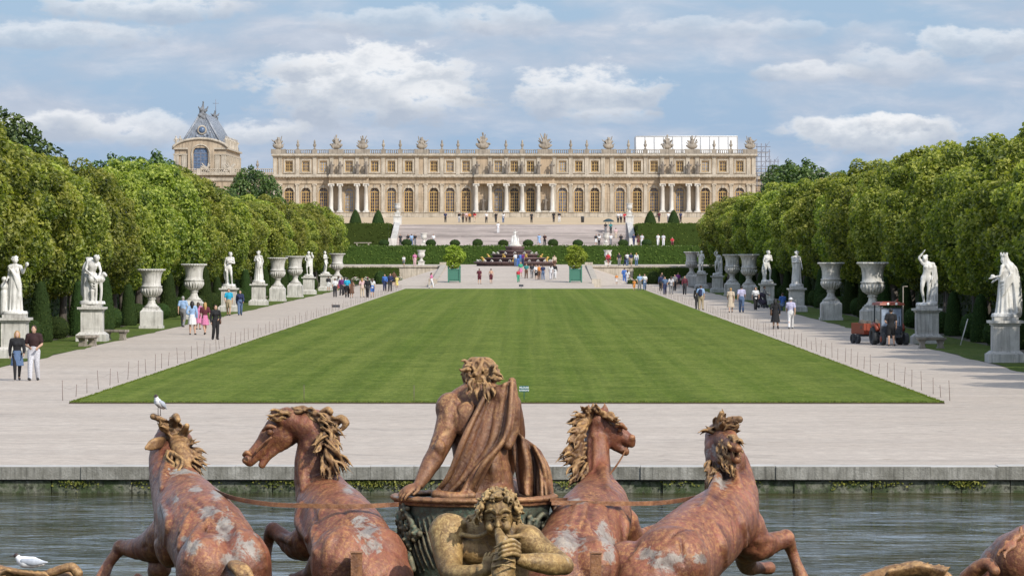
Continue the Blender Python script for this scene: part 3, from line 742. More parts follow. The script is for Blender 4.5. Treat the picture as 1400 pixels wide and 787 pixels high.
# ---------------------------------------------------------------- ground, paths, lawn, pool, terraces
LAWN_Y0, LAWN_Y1, LX0, LX1 = 129.0, 478.0, -13.46, 12.12
def ground_z(x, d):
    if d < 482: return .01
    if d < 562: return .01 + (d - 482) * 2.06 / 80 if -10.6 < x < 7.2 else .01
    if d < 626: return 2.07
    if d < 690: return 4.72
    if d < 712: return 4.72 + (d - 690) * 3.4 / 22 if -21 < x < 15.8 else 8.14
    if d < 720: return 8.14
    if d < 800: return 8.14 + (d - 720) * 1.76 / 80
    return 9.9
def foot_at(px, py, guess=None):
    """where a line of sight meets the ground"""
    best = None
    for i in range(930, 7900):
        d = i / 10; z = WZ(py, d)
        if z <= ground_z(WX(px, d), d): return Vector((WX(px, d), d, ground_z(WX(px, d), d)))
    d = guess or 735
    return Vector((WX(px, d), d, ground_z(WX(px, d), d)))

def gravel_mat():
    m, nt, b = new_mat('pale_gravel')
    v = objco(nt, world=True)
    n1 = noise(nt, v, .12, 4, .6); n2 = noise(nt, v, 2.2, 6, .7); n3 = noise(nt, v, 28, 3, .8)
    vs = objco(nt, (.10, .42, 1), (0, 0, .03), world=True); n4 = noise(nt, vs, .8, 6, .6, 1.2)      # cross streaks left by carts and rakes
    c = mix(nt, ramp(nt, n1, [(.3, 0), (.7, 1)]), (.52, .445, .365), (.60, .525, .44))
    c = mix(nt, ramp(nt, n4, [(.46, 0), (.70, .65)]), c, (.43, .38, .325))
    c = mix(nt, ramp(nt, n2, [(.42, .5), (.6, 0)]), c, (.37, .31, .26))
    c = mix(nt, ramp(nt, n3, [(.54, 0), (.68, .5)]), c, (.26, .22, .19)); nf = noise(nt, v, 7, 4, .8); c = mix(nt, ramp(nt, nf, [(.34, .45), (.48, 0)]), c, (.30, .255, .22))
    nc = noise(nt, objco(nt, (.06, .16, 1), (0, 0, .2), world=True), 1.0, 4, .55, 1.5); c = mix(nt, ramp(nt, nc, [(.492, 0), (.499, .5), (.503, .5), (.51, 0)]), c, (.30, .26, .22))
    ns = noise(nt, objco(nt, (1.5, 2.5, 1), world=True), 1.0, 2, .5); c = mix(nt, ramp(nt, ns, [(.70, 0), (.74, .6)]), c, (.26, .21, .15))
    L(nt, c, b.inputs['Base Color']); b.inputs['Roughness'].default_value = .95; b.inputs['Specular IOR Level'].default_value = .12
    bump(nt, b, n3, .5, .01)
    return m
def grass_mat(name, a, b_, c_, stripes=True):
    m, nt, b = new_mat(name)
    v = objco(nt, world=True)
    n1 = noise(nt, v, .10, 5, .6); n2 = noise(nt, v, 1.3, 6, .7); n3 = noise(nt, v, 14, 4, .8)
    vs = objco(nt, (.45, .22, 1), (0, 0, .3), world=True); n4 = noise(nt, vs, .9, 7, .75, .8)
    c = mix(nt, ramp(nt, n1, [(.35, 0), (.65, 1)]), a, b_)
    if stripes:     # mowing runs along the length of the lawn, a little uneven
        for sc, ph, lo_, hi_, am in ((.52, .0, .44, .56, .34), (1.35, 3.1, .46, .58, .28)):
            w = noise(nt, objco(nt, (sc, .0035, 1), (0, 0, .004), world=True), 1.0, 2, .5, .15 + ph * 0); c = mix(nt, ramp(nt, w, [(lo_, 0), (hi_, am)]), c, c_)
        w2 = noise(nt, objco(nt, (.9, .006, 1), (0, 0, -.006), world=True), 1.7, 3, .55); c = mix(nt, ramp(nt, w2, [(.40, .38), (.54, 0)]), c, tuple(x * .66 for x in a))
    c = mix(nt, ramp(nt, n4, [(.50, 0), (.66, .6)]), c, c_); c = mix(nt, ramp(nt, n4, [(.34, .5), (.46, 0)]), c, tuple(x * .58 for x in a))
    c = mix(nt, ramp(nt, n2, [(.38, .5), (.54, 0)]), c, tuple(x * .6 for x in a))
    nx = noise(nt, objco(nt, (5, .8, 1), (0, 0, .12), world=True), 1.0, 5, .75); c = mix(nt, ramp(nt, nx, [(.52, 0), (.66, .55)]), c, c_); c = mix(nt, ramp(nt, nx, [(.34, .6), (.46, 0)]), c, tuple(x * .55 for x in a))
    c = mix(nt, ramp(nt, n3, [(.42, .5), (.6, 0)]), c, tuple(x * .5 for x in a))
    L(nt, c, b.inputs['Base Color']); b.inputs['Roughness'].default_value = .9; b.inputs['Specular IOR Level'].default_value = .08
    bump(nt, b, n3, .9, .05)
    return m
GRAVEL = gravel_mat()
GRASS = grass_mat('mown_grass', (.110, .168, .016), (.155, .220, .026), (.27, .305, .065))
VERGE = grass_mat('verge_grass', (.09, .14, .022), (.13, .18, .035), (.21, .21, .07), False)
SOIL = stone('dark_soil', (.11, .085, .055), (.05, .045, .025), .6, streak=False)
KERB = stone('grey_kerb_stone', (.38, .37, .33), (.13, .125, .10), 2.6, bstr=1.0)
KERB_TOP = stone('sunlit_kerb_top', (.58, .56, .52), (.40, .38, .34), 1.0, streak=False)  # lighter copy of the kerb stone, the lit top edge painted in
def mossy():
    m, nt, b = new_mat('mossy_stone'); v = objco(nt, world=True)
    n1 = noise(nt, v, 2.2, 6, .7, .4); n2 = noise(nt, v, 9, 5, .7)
    c = mix(nt, ramp(nt, n1, [(.4, 0), (.55, 1)]), (.17, .17, .13), (.04, .06, .018))
    c = mix(nt, ramp(nt, n2, [(.5, 0), (.65, .9)]), c, (.02, .022, .012))
    L(nt, c, b.inputs['Base Color']); b.inputs['Roughness'].default_value = .8; bump(nt, b, n2, .9, .04)
    return m
MOSS = mossy()
def water_mat():
    m, nt, b = new_mat('pool_water')
    b.inputs['Base Color'].default_value = (.055, .058, .034, 1); b.inputs['Roughness'].default_value = .05; b.inputs['Specular Tint'].default_value = (1, .87, .68, 1); b.inputs['IOR'].default_value = 1.33
    v1 = objco(nt, (.30, .42, 1), (0, 0, .04), world=True); v2 = objco(nt, (.9, 1.3, 1), (0, 0, -.12), world=True)
    h1 = noise(nt, v1, 1.3, 3, .55, 1.0); h2 = noise(nt, v2, 2.0, 4, .6, .5)
    h = math_(nt, 'ADD', math_(nt, 'MULTIPLY', h1, 1.0), math_(nt, 'MULTIPLY', h2, .35))
    hm = ramp(nt, noise(nt, objco(nt, (.05, .16, 1), world=True), 1.0, 3, .5, .8), [(.36, .25), (.62, 1)]); h = math_(nt, 'MULTIPLY', h, hm)
    st = noise(nt, objco(nt, (.42, .62, 1), (0, 0, .03), world=True), 1.5, 5, .62, 1.0); L(nt, math_(nt, 'ADD', 1.04, math_(nt, 'MULTIPLY', ramp(nt, st, [(.40, 0), (.53, .18), (.64, 1)]), .50)), b.inputs['IOR'])
    L(nt, ramp(nt, noise(nt, objco(nt, (.10, .5, 1), world=True), 1.0, 4, .6), [(.35, (.022, .024, .007)), (.65, (.058, .050, .020))]), b.inputs['Base Color'])
    bump(nt, b, h, 1.0, .36)
    return m
def leaf_mat(name, dark, mid, light, transl=.35, rough=.5):
    """leaf colour by the leaf's own tint attribute and by tree"""
    m, nt, b = new_mat(name)
    at = N(nt, 'ShaderNodeAttribute'); at.attribute_name = 'tint'; oi = N(nt, 'ShaderNodeObjectInfo')
    f = at.outputs['Fac']
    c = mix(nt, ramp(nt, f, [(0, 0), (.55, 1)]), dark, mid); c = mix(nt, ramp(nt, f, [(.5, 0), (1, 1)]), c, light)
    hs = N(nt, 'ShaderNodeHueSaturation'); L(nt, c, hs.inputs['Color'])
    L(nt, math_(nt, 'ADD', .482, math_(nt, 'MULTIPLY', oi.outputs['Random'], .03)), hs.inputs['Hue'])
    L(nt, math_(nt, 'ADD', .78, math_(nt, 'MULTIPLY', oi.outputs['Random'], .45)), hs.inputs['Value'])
    L(nt, hs.outputs['Color'], b.inputs['Base Color']); b.inputs['Roughness'].default_value = rough; b.inputs['Specular IOR Level'].default_value = .5 if rough < .55 else .12
    tr = N(nt, 'ShaderNodeBsdfTranslucent'); tc = mix(nt, 1.0, hs.outputs['Color'], (1.5, 1.6, .5), 'MULTIPLY'); L(nt, tc, tr.inputs['Color'])
    mx = N(nt, 'ShaderNodeMixShader'); mx.inputs[0].default_value = transl
    out = nt.nodes['Material Output']; L(nt, b.outputs[0], mx.inputs[1]); L(nt, tr.outputs[0], mx.inputs[2]); L(nt, mx.outputs[0], out.inputs['Surface'])
    return m
LEAF = leaf_mat('chestnut_leaves', (.028, .052, .009), (.165, .208, .030), (.46, .465, .105), .45)
LEAF_BRIGHT = leaf_mat('orange_tree_leaves', (.06, .09, .01), (.24, .30, .03), (.45, .50, .08), .4)
LEAF_DARK = leaf_mat('woodland_leaves', (.020, .045, .014), (.060, .110, .024), (.14, .20, .05), .25)
YEW = leaf_mat('clipped_yew', (.018, .034, .010), (.045, .078, .020), (.085, .12, .032), .1, .95)
HEDGE = leaf_mat('hornbeam_hedge', (.030, .052, .010), (.075, .115, .022), (.14, .185, .04), .15, .9)
BARK = stone('tree_bark', (.17, .145, .12), (.07, .06, .05), 2.0)

def leaves(P, Nn, size, rs, tint, droop=.3, aspect=.62):
    """kite shaped leaf faces at points P, facing about Nn; numpy arrays"""
    n = len(P)
    nn = Nn + rs.normal(size=(n, 3)) * .55; nn /= np.linalg.norm(nn, axis=1)[:, None]
    a = rs.normal(size=(n, 3)); a[:, 2] -= droop * 2; a -= nn * (a * nn).sum(1)[:, None]; a /= np.linalg.norm(a, axis=1)[:, None]
    b = np.cross(nn, a); s = (size * (.6 + .8 * rs.rand(n)))[:, None]
    q0 = P - a * s * .5; q1 = P + b * s * aspect * .5 + nn * s * .06; q2 = P + a * s * .5 - nn * s * .12; q3 = P - b * s * aspect * .5 + nn * s * .06
    V = np.stack([q0, q1, q2, q3], 1).reshape(-1, 3)
    F = np.arange(4 * n).reshape(-1, 4)
    return V, F, np.repeat(tint, 4)
def leaf_mesh(name, V, F, T):
    me = np_mesh(name, V, F, False)
    at = me.attributes.new('tint', 'FLOAT', 'POINT'); at.data.foreach_set('value', np.clip(T, 0, 1).astype(np.float32))
    return me
def crown(name, seed, rx, ry, z0, z1, nblob, nleaf, size, cone=0.0, lump=1.25):
    rs = np.random.RandomState(seed); C = []; Rr = []
    zc = (z0 + z1) / 2; hz = (z1 - z0) / 2
    for i in range(nblob):
        u = rs.normal(size=3); u /= np.linalg.norm(u); u *= .45 + .5 * rs.rand() ** .5
        w = 1 - cone * (u[2] * .5 + .5)
        # squarer than an egg, a little flat underneath
        sq = (abs(u[2]) ** .8) * np.sign(u[2])
        C.append([u[0] * rx * w * 1.08, u[1] * ry * w * 1.08, zc + sq * hz * .9]); Rr.append((.65 + .75 * rs.rand()) * lump)
    C.append([0, 0, zc]); Rr.append(min(rx, ry, hz) * .62)
    for i in range(int(nblob * .9)):     # sprays that break the outline
        u = rs.normal(size=3); u[2] = abs(u[2]) * 1.1; u /= np.linalg.norm(u); w = 1 - cone * (u[2] * .5 + .5); e = 1.0 + .16 * rs.rand()
        C.append([u[0] * rx * w * e, u[1] * ry * w * e, zc + u[2] ** .8 * hz * e]); Rr.append((.30 + .3 * rs.rand()) * lump)
    C = np.array(C); Rr = np.array(Rr)
    per = rs.choice(len(C), nleaf, p=Rr ** 2 / (Rr ** 2).sum())
    u = rs.normal(size=(nleaf, 3)); u /= np.linalg.norm(u, axis=1)[:, None]
    rad = Rr[per] * (1.04 - .30 * rs.rand(nleaf) ** 2.2)
    P = C[per] + u * rad[:, None] * np.array([1, 1, .85])
    keep = np.ones(nleaf, bool)
    for j in range(len(C)):
        dd = np.linalg.norm((P - C[j]) / np.array([1, 1, .85]), axis=1)
        keep &= ~((dd < Rr[j] * .72) & (per != j))
    P, u, per, rad = P[keep], u[keep], per[keep], rad[keep]
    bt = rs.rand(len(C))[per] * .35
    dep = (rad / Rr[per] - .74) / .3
    tint = .02 + .42 * dep + bt + .22 * np.clip(u[:, 2], -1, 1) + .22 * rs.normal(size=len(P)) * .8  # inner leaves darker, upper ones lighter: shading put into the tint
    nrm = u * .7 + np.array([0, 0, .55])
    return leaf_mesh(name, *leaves(P, nrm, size, rs, tint))
def trunk_mesh(seed, h, r, limbs=6, ztop=1.0):
    rnd = random.Random(seed); mb = MB()
    pts = [Vector((0, 0, -.1))]; x = y = 0
    for i in range(1, 7):
        x += rnd.uniform(-.12, .12); y += rnd.uniform(-.12, .12); pts.append(Vector((x, y, h * i / 6)))
    mb.tube(pts, [r * 1.35, r, r * .92, r * .85, r * .7, r * .5, r * .25], 10)
    for i in range(limbs):
        k = rnd.randint(2, 4); p = pts[k]; a = rnd.uniform(0, 6.28); ln = rnd.uniform(1.6, 3.2)
        q = p + Vector((math.cos(a) * ln * .5, math.sin(a) * ln * .5, ln * .45)); w = p + Vector((math.cos(a) * ln, math.sin(a) * ln, ln * 1.0))
        mb.tube([p, q, w], [r * .42, r * .28, r * .1], 6)
    return mb.mesh('trunk')
def scatter_on(mb, n, rs, jit=.03):
    """points and normals spread evenly over a builder's faces"""
    V = np.array(mb.v); T = []
    for f in mb.f:
        for i in range(1, len(f) - 1): T.append((f[0], f[i], f[i + 1]))
    T = np.array(T); A, B, C = V[T[:, 0]], V[T[:, 1]], V[T[:, 2]]
    cr = np.cross(B - A, C - A); ar = np.linalg.norm(cr, axis=1); pr = ar / ar.sum()
    k = rs.choice(len(T), n, p=pr); u = rs.rand(n, 1); v = rs.rand(n, 1); fl = (u + v) > 1; u = np.where(fl, 1 - u, u); v = np.where(fl, 1 - v, v)
    P = A[k] + (B - A)[k] * u + (C - A)[k] * v; Nn = cr[k] / ar[k][:, None]
    return P + Nn * rs.normal(size=(n, 1)) * jit, Nn
def leafy(name, mb, n, size, seed, mat, parent=None, loc=None, jit=.03, sub=None):
    """a clipped shape: solid core plus small leaf faces all over it, one mesh"""
    rs = np.random.RandomState(seed)
    P, Nn = scatter_on(mb, n, rs, jit)
    lo = np.sin(P[:, 0] * 1.3 + seed) * np.sin(P[:, 2] * 1.9) * .15 + np.sin(P[:, 1] * 1.1) * .08
    V, F, T = leaves(P, Nn, size, rs, .45 + lo + .22 * rs.normal(size=n))
    base = np.array(mb.v); fq = []
    for f in mb.f:
        if len(f) == 4: fq.append(f)
        else:
            for i in range(1, len(f) - 1, 2):
                c = f[i + 2] if i + 2 < len(f) else f[i + 1]
                fq.append([f[0], f[i], f[i + 1], c if c != f[i + 1] else f[0]])
    good = [f for f in fq if len(set(f)) == 4]
    me = leaf_mesh(name, np.vstack([V, base]), np.vstack([F, np.array(good) + len(V)]), np.concatenate([T, np.full(len(base), .12)]))
    return link_mesh(name, me, mat, parent, loc)

def struct(o): o['kind'] = 'structure'; return o
def sheet(name, x0, x1, y0, y1, z, mat):
    mb = MB(); mb.add([(x0, y0, z), (x1, y0, z), (x1, y1, z), (x0, y1, z)], [(0, 1, 2, 3)]); return struct(mb.build(name, mat))

def build_ground():
    mb = MB(); B = 6000
    mb.add([(-B, 91.6, 0), (B, 91.6, 0), (B, 9000, 0), (-B, 9000, 0)], [(0, 1, 2, 3)])
    mb.add([(-B, -B, 0), (B, -B, 0), (B, -30, 0), (-B, -30, 0)], [(0, 1, 2, 3)])
    mb.add([(-B, -30, 0), (-70, -30, 0), (-70, 91.6, 0), (-B, 91.6, 0)], [(0, 1, 2, 3)])
    mb.add([(70, -30, 0), (B, -30, 0), (B, 91.6, 0), (70, 91.6, 0)], [(0, 1, 2, 3)])
    struct(mb.build('ground', SOIL))
    mb = MB()   # gravel: the forecourt, the two side walks and the cross walk
    for r in ((-75, 75, 91.9, LAWN_Y0 + 22), (-20.15, 18.1, LAWN_Y0 + 22, 566)):
        mb.add([(r[0], r[2], .006), (r[1], r[2], .006), (r[1], r[3], .006), (r[0], r[3], .006)], [(0, 1, 2, 3)])
    struct(mb.build('gravel_path', GRAVEL))
    rnd = random.Random(8)
    for s, x in ((-1, -20.15), (1, 18.1)):     # verge with a ragged edge
        mb = MB(); n = 170; vs = []
        for i in range(n + 1):
            y = 151 + 330 * i / n; w = x + s * (rnd.uniform(-.12, .12) + .12 * math.sin(i * .7))
            vs += [(w, y, .010), (x + s * 3.2, y, .010)]
        mb.add(vs, [(2 * i, 2 * i + 1, 2 * i + 3, 2 * i + 2)[::(1 if s > 0 else -1)] for i in range(n)])
        struct(mb.build('grass_verge', VERGE))
    mb = MB()
    mb.add([(LX0, LAWN_Y0, .05), (LX1, LAWN_Y0, .05), (LX1, LAWN_Y1, .05), (LX0, LAWN_Y1, .05)], [(0, 1, 2, 3)])
    struct(mb.build('lawn', GRASS))
    mb = MB(); mb.box(LX0 - .02, LX1 + .02, LAWN_Y0 - .02, LAWN_Y1 + .02, 0.0, .046); struct(mb.build('lawn_edge', SOIL))
    # a fringe of uneven blades where the turf meets the gravel
    rs = np.random.RandomState(5); n = 9000
    x = rs.rand(n) * (LX1 - LX0) + LX0; y = LAWN_Y0 + rs.rand(n) ** 2 * .35; side = rs.rand(n) < .5
    y2 = LAWN_Y0 + rs.rand(n) ** 1.8 * 160; x = np.where(side, np.where(rs.rand(n) < .5, LX0 + rs.rand(n) * .12, LX1 - rs.rand(n) * .12), x); y = np.where(side, y2, y)
    P = np.stack([x, y, np.full(n, .055)], 1)
    V, F, T = leaves(P, np.tile([0, -.6, .5], (n, 1)), .085, rs, .55 + .25 * rs.normal(size=n), -.8, .35)
    o = link_mesh('grass_blades', leaf_mesh('grass_blades', V, F, T), leaf_mat('grass_blade', (.08, .13, .018), (.12, .19, .03), (.2, .25, .05), .2, .8)); tag(o, 'short grass blades along the rim of the lawn', 'grass', kind='stuff')
    # pool
    mb = MB(); mb.add([(-70, -30, -.5), (70, -30, -.5), (70, 91.9, -.5), (-70, 91.9, -.5)], [(0, 1, 2, 3)]); struct(mb.build('water', water_mat()))
    mb = MB(); rnd = random.Random(4); x = -70.0
    top = MB(); low = MB()
    while x < 70:
        w = rnd.choice((.9, 1.4, 1.9, 2.8, 3.2)); j = rnd.uniform(-.035, .02); zt = rnd.uniform(-.008, .008)
        mb.box(x + .003, x + w - .003, 91.32 + j, 91.62, -.22, .045 + zt)
        top.box(x + .006, x + w - .006, 91.325 + j, 91.97, .0455 + zt, .056 + zt)
        x += w
    x = -70.0
    while x < 70:
        w = rnd.uniform(.9, 2.2); j = rnd.uniform(-.05, .03); low.box(x + .01, x + w - .01, 91.44 + j, 91.6, -.56, -.245 + rnd.uniform(-.02, .01)); x += w
    mb.box(-70, 70, 91.58, 91.9, -.6, .04)
    struct(mb.build('pool_kerb', KERB)); struct(top.build('kerb_top', KERB_TOP)); struct(low.build('pool_wall', MOSS))
    # weeds growing out of the joints
    rs = np.random.RandomState(9); P = []; 
    for cx in [x + rs.uniform(-1, 1) for x in np.arange(-11, 11.5, 1.6)] + [-3.4, -3.1, -2.6, -4.8, -4.6, 6.5, -2.2, -2.9]:
        k = rs.randint(10, 90)
        P.append(np.stack([cx + rs.normal(size=k) * .22, 91.36 + rs.normal(size=k) * .03, -.25 - np.abs(rs.normal(size=k)) * .07], 1))
    P = np.vstack(P); P[:, 1] = np.minimum(P[:, 1], 91.4)
    V, F, T = leaves(P, np.tile([0, -.8, .5], (len(P), 1)), .06, rs, .6 + .3 * rs.normal(size=len(P)))
    o = link_mesh('wall_weeds', leaf_mesh('wall_weeds', V, F, T), LEAF); tag(o, 'green weeds rooted in the pool wall under the kerb', 'weeds', kind='stuff')

def build_terraces():
    ST = PALE
    # sloping central walk, walls at its sides, mid terrace
    mb = MB(); mb.add([(-10.6, 482, .012), (7.2, 482, .012), (7.2, 562, 2.07), (-10.6, 562, 2.07)], [(0, 1, 2, 3)])
    mb.add([(-70, 562.3, 2.07), (70, 562.3, 2.07), (70, 627, 2.07), (-70, 627, 2.07)], [(0, 1, 2, 3)])
    mb.add([(-10.6, 562, 2.07), (7.2, 562, 2.07), (7.2, 562.3, 2.07), (-10.6, 562.3, 2.07)], [(0, 1, 2, 3)])
    struct(mb.build('gravel_ramp', GRAVEL))
    for s, x in ((-1, -10.6), (1, 7.2)):
        mb = MB(); a, b = (x, x + s * .7)
        a, b = min(a, b), max(a, b)
        vs = [(a, 500, 0), (b, 500, 0), (b, 562, 0), (a, 562, 0), (a, 500, .5), (b, 500, .5), (b, 562, 2.3), (a, 562, 2.3)]
        mb.add(vs, [(3, 2, 1, 0), (4, 5, 6, 7), (0, 1, 5, 4), (1, 2, 6, 5), (2, 3, 7, 6), (3, 0, 4, 7)])
        mb.box(a - .15, b + .15, 498.8, 500.2, 0, .95); mb.box(a - .15, b + .15, 561.5, 563, 0, 2.6)
        ob = mb.build('ramp_wall', ST); tag(ob, 'low sloping stone wall on the %s side of the gravel ramp' % ('left' if s < 0 else 'right'), 'wall')
        # grass bank outside the wall
        mb = MB(); c = x + s * .7; e = x + s * 6.5
        vs = [(c, 512, .02), (e, 512, .02), (e, 562, .02), (c, 562, 1.9)]
        mb.add(vs, [(0, 1, 2, 3)] if s > 0 else [(3, 2, 1, 0)]); struct(mb.build('gravel_bank', GRAVEL))
        mb = MB(); x0, x1 = (x + .8, 60) if s > 0 else (-60, x - .8)
        mb.box(x0, x1, 562, 562.6, 0, 1.95); mb.box(x0, x1, 561.85, 562.75, 1.95, 2.16)
        ob = mb.build('retaining_wall', ST); tag(ob, 'long pale retaining wall behind the flower beds, %s of the ramp' % ('left' if s < 0 else 'right'), 'wall')
        mb = MB(); x0, x1 = (x + 6, 45) if s > 0 else (-45, x - 6)
        mb.box(x0, x1, 560.4, 561.7, 0, 1.85, taper=.05)
        o = leafy('clipped_hedge', mb, 7000, .2, 3 + s, HEDGE, jit=.06); tag(o, 'low clipped hedge in front of the retaining wall, %s of the ramp' % ('left' if s < 0 else 'right'), 'hedge')
    # the tall hedge and the terrace behind it
    mb = MB(); mb.box(-34, 27, 625, 628.6, 2.0, 4.62, taper=.05)
    o = leafy('clipped_hedge', mb, 26000, .24, 31, HEDGE, jit=.10); tag(o, 'long tall clipped hedge behind the tiered fountain', 'hedge')
    mb = MB(); mb.box(-70, 70, 628.7, 690, 0, 4.72); struct(mb.build('terrace', GRAVEL))
    # flight of steps
    mb = MB(); n = 23
    for i in range(n):
        y0 = 690 + i * 22 / n; z = 4.72 + (i + 1) * 3.42 / n
        mb.box(-20.9, 15.7, y0, 712.2, z - 3.42 / n + (.001 if i else -.3), z - .03)
        mb.box(-20.95, 15.75, y0 - .06, 712.2, z - .029, z)
    ob = struct(mb.build('stairs', STEPS))
    mb = MB(); mb.box(-120, 120, 712.2, 720, 2, 8.14); struct(mb.build('terrace', GRAVEL))
    mb = MB(); mb.add([(-160, 720, 8.14), (160, 720, 8.14), (160, 800, 9.9), (-160, 800, 9.9)], [(0, 1, 2, 3)]); mb.add([(-200, 800, 9.9), (200, 800, 9.9), (200, 1100, 9.9), (-200, 1100, 9.9)], [(0, 1, 2, 3)])
    struct(mb.build('terrace', OCHRE))
    for s, x in ((-1, -20.9), (1, 15.7)):
        a, b = (x - .9, x - .02) if s < 0 else (x + .02, x + .9)
        mb = MB(); vs = [(a, 688.5, 4.7), (b, 688.5, 4.7), (b, 713, 4.7), (a, 713, 4.7), (a, 688.5, 5.5), (b, 688.5, 5.5), (b, 713, 8.6), (a, 713, 8.6)]
        mb.add(vs, [(3, 2, 1, 0), (4, 5, 6, 7), (0, 1, 5, 4), (1, 2, 6, 5), (2, 3, 7, 6), (3, 0, 4, 7)])
        mb.box(a - .2, b + .2, 712.7, 714, 8.1, 9.4); mb.box(a - .3, b + .3, 712.6, 714.1, 9.4, 9.55)
        mb.box(a - .2, b + .2, 687.6, 688.9, 4.7, 5.9)
        ob = mb.build('stair_wall', WHITE_ST); tag(ob, 'white stone wall climbing the %s side of the wide steps' % ('left' if s < 0 else 'right'), 'wall')
        x0, x1 = (-40, a - .3) if s < 0 else (b + .3, 34)
        mb = MB(); mb.box(x0, x1, 690.5, 712, 4.72, 8.1, taper=.04)
        o = leafy('clipped_hedge', mb, 14000, .26, 41 + s, HEDGE, jit=.10); tag(o, 'block of clipped hedge on the %s side of the wide steps' % ('left' if s < 0 else 'right'), 'hedge')

# ---------------------------------------------------------------- world, sun, camera
def build_light():
    sx, sy, sz = .54, -.70, .66
    v = Vector((sx, sy, sz)).normalized()
    su = bpy.data.lights.new('sun', 'SUN'); so = bpy.data.objects.new('sun', su); COL.objects.link(so)
    su.energy = 3.9; su.angle = R(.55); su.color = (1, .945, .86); so.rotation_euler = v.to_track_quat('Z', 'Y').to_euler(); so.location = (60, -60, 80)
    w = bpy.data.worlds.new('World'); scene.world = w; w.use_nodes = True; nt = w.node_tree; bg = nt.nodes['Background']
    sky = N(nt, 'ShaderNodeTexSky'); sky.sky_type = 'NISHITA'; sky.sun_disc = False
    sky.sun_elevation = math.asin(v.z); sky.sun_rotation = math.atan2(v.x, v.y); sky.dust_density = 1.2; sky.air_density = 1.0; sky.ozone_density = 1.5
    base = mix(nt, 1.0, sky.outputs['Color'], (.105, .105, .105), 'MULTIPLY')
    tc = N(nt, 'ShaderNodeTexCoord').outputs['Generated']
    sep = N(nt, 'ShaderNodeSeparateXYZ'); L(nt, tc, sep.inputs[0])
    z = sep.outputs['Z']; x = sep.outputs['X']
    # low-level haze towards blue-white near the horizon
    hz = ramp(nt, z, [(-.02, 1), (.10, .75), (.5, .12), (1, .0)])
    base = mix(nt, math_(nt, 'MULTIPLY', hz, .80), base, (.305, .475, .735))
    def mapped(sc, off=(0, 0, 0)):
        m = N(nt, 'ShaderNodeMapping'); m.inputs['Scale'].default_value = sc; m.inputs['Location'].default_value = off; L(nt, tc, m.inputs['Vector']); return m.outputs['Vector']
    warp = N(nt, 'ShaderNodeTexNoise'); warp.inputs['Scale'].default_value = 1; warp.inputs['Detail'].default_value = 5; warp.inputs['Roughness'].default_value = .6; L(nt, mapped((90, 12, 170)), warp.inputs['Vector'])
    wf = math_(nt, 'SUBTRACT', warp.outputs['Fac'], .5)
    # broad grey stratus
    n1 = noise(nt, mapped((19, 8, 74), (3.7, 1.2, .55)), 1.0, 5, .5, .25); n2 = noise(nt, mapped((46, 9, 130), (.4, 2, 5)), 1.0, 6, .6, .3)
    cov = math_(nt, 'ADD', math_(nt, 'MULTIPLY', n1, .72), math_(nt, 'MULTIPLY', n2, .36))
    cm = ramp(nt, cov, [(.46, 0), (.64, .80)])
    shade = ramp(nt, n2, [(.32, (.46, .51, .61)), (.50, (.53, .575, .67)), (.70, (.66, .69, .76))])
    col = mix(nt, cm, base, shade)
    # individual cumulus: centre, half-width, half-height (as angles), brightness
    cl = [(500, 118, 150, 52, 1.0), (590, 138, 60, 22, .8), (400, 92, 60, 20, .7), (795, 128, 105, 34, .9), (1190, 182, 110, 26, 1.0), (1222, 170, 40, 16, 1.0), (1110, 100, 70, 14, .7),
          (90, 172, 75, 20, .8), (190, 178, 70, 22, .75), (345, 182, 70, 18, .7), (60, 50, 150, 18, .6), (200, 12, 130, 20, .75), (560, 30, 120, 20, .5), (700, 28, 60, 22, .55), (1330, 60, 110, 22, .65), (1215, 88, 70, 26, .5), (1000, 40, 160, 14, .4), (830, 160, 60, 12, .4)]
    for (px, py, rx, ry, br) in cl:
        cx, cz = (px - CX) / FPX, (HY - py) / FPX
        dx = math_(nt, 'DIVIDE', math_(nt, 'SUBTRACT', x, cx), rx * 1.25 / FPX)
        dz = math_(nt, 'DIVIDE', math_(nt, 'SUBTRACT', z, cz), ry * 1.25 / FPX)
        dn = math_(nt, 'MINIMUM', math_(nt, 'MULTIPLY', dz, 1.0), math_(nt, 'MULTIPLY', dz, 1.0))
        r2 = math_(nt, 'ADD', math_(nt, 'MULTIPLY', dx, dx), math_(nt, 'MULTIPLY', dn, dn))
        e = math_(nt, 'ADD', r2, math_(nt, 'MULTIPLY', wf, 3.4))
        msk = ramp(nt, e, [(.34, br * .9), (.95, 0)], 'EASE')
        tp = math_(nt, 'ADD', math_(nt, 'MULTIPLY', dz, .45), math_(nt, 'ADD', .5, math_(nt, 'MULTIPLY', wf, 1.6)))
        cc = ramp(nt, tp, [(.08, (.44, .50, .60)), (.42, (.60, .64, .70)), (.72, (.86, .87, .89))])
        col = mix(nt, msk, col, cc)
    up_ = ramp(nt, z, [(.075, 1.0), (.30, 1.7)]); col = mix(nt, 1.0, col, up_, 'MULTIPLY')  # sky above the view boosted, added fill light for the scene
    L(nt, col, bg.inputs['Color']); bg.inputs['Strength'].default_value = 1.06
    cam = bpy.data.cameras.new('camera'); co = bpy.data.objects.new('camera', cam); COL.objects.link(co); scene.camera = co
    co.location = (0, 0, CAMZ); cam.sensor_width = 36; cam.lens = 36 * FPX / 1400; cam.clip_end = 20000; cam.clip_start = .5
    co.rotation_euler = (R(90) - math.atan((393.5 - HY) / FPX), 0, math.atan((CX - 700) / FPX))
    scene.view_settings.view_transform = 'Standard'; scene.view_settings.look = 'None'; scene.view_settings.exposure = 0; scene.view_settings.gamma = 1
    scene.cycles.max_bounces = 6; scene.cycles.diffuse_bounces = 2; scene.cycles.transparent_max_bounces = 4
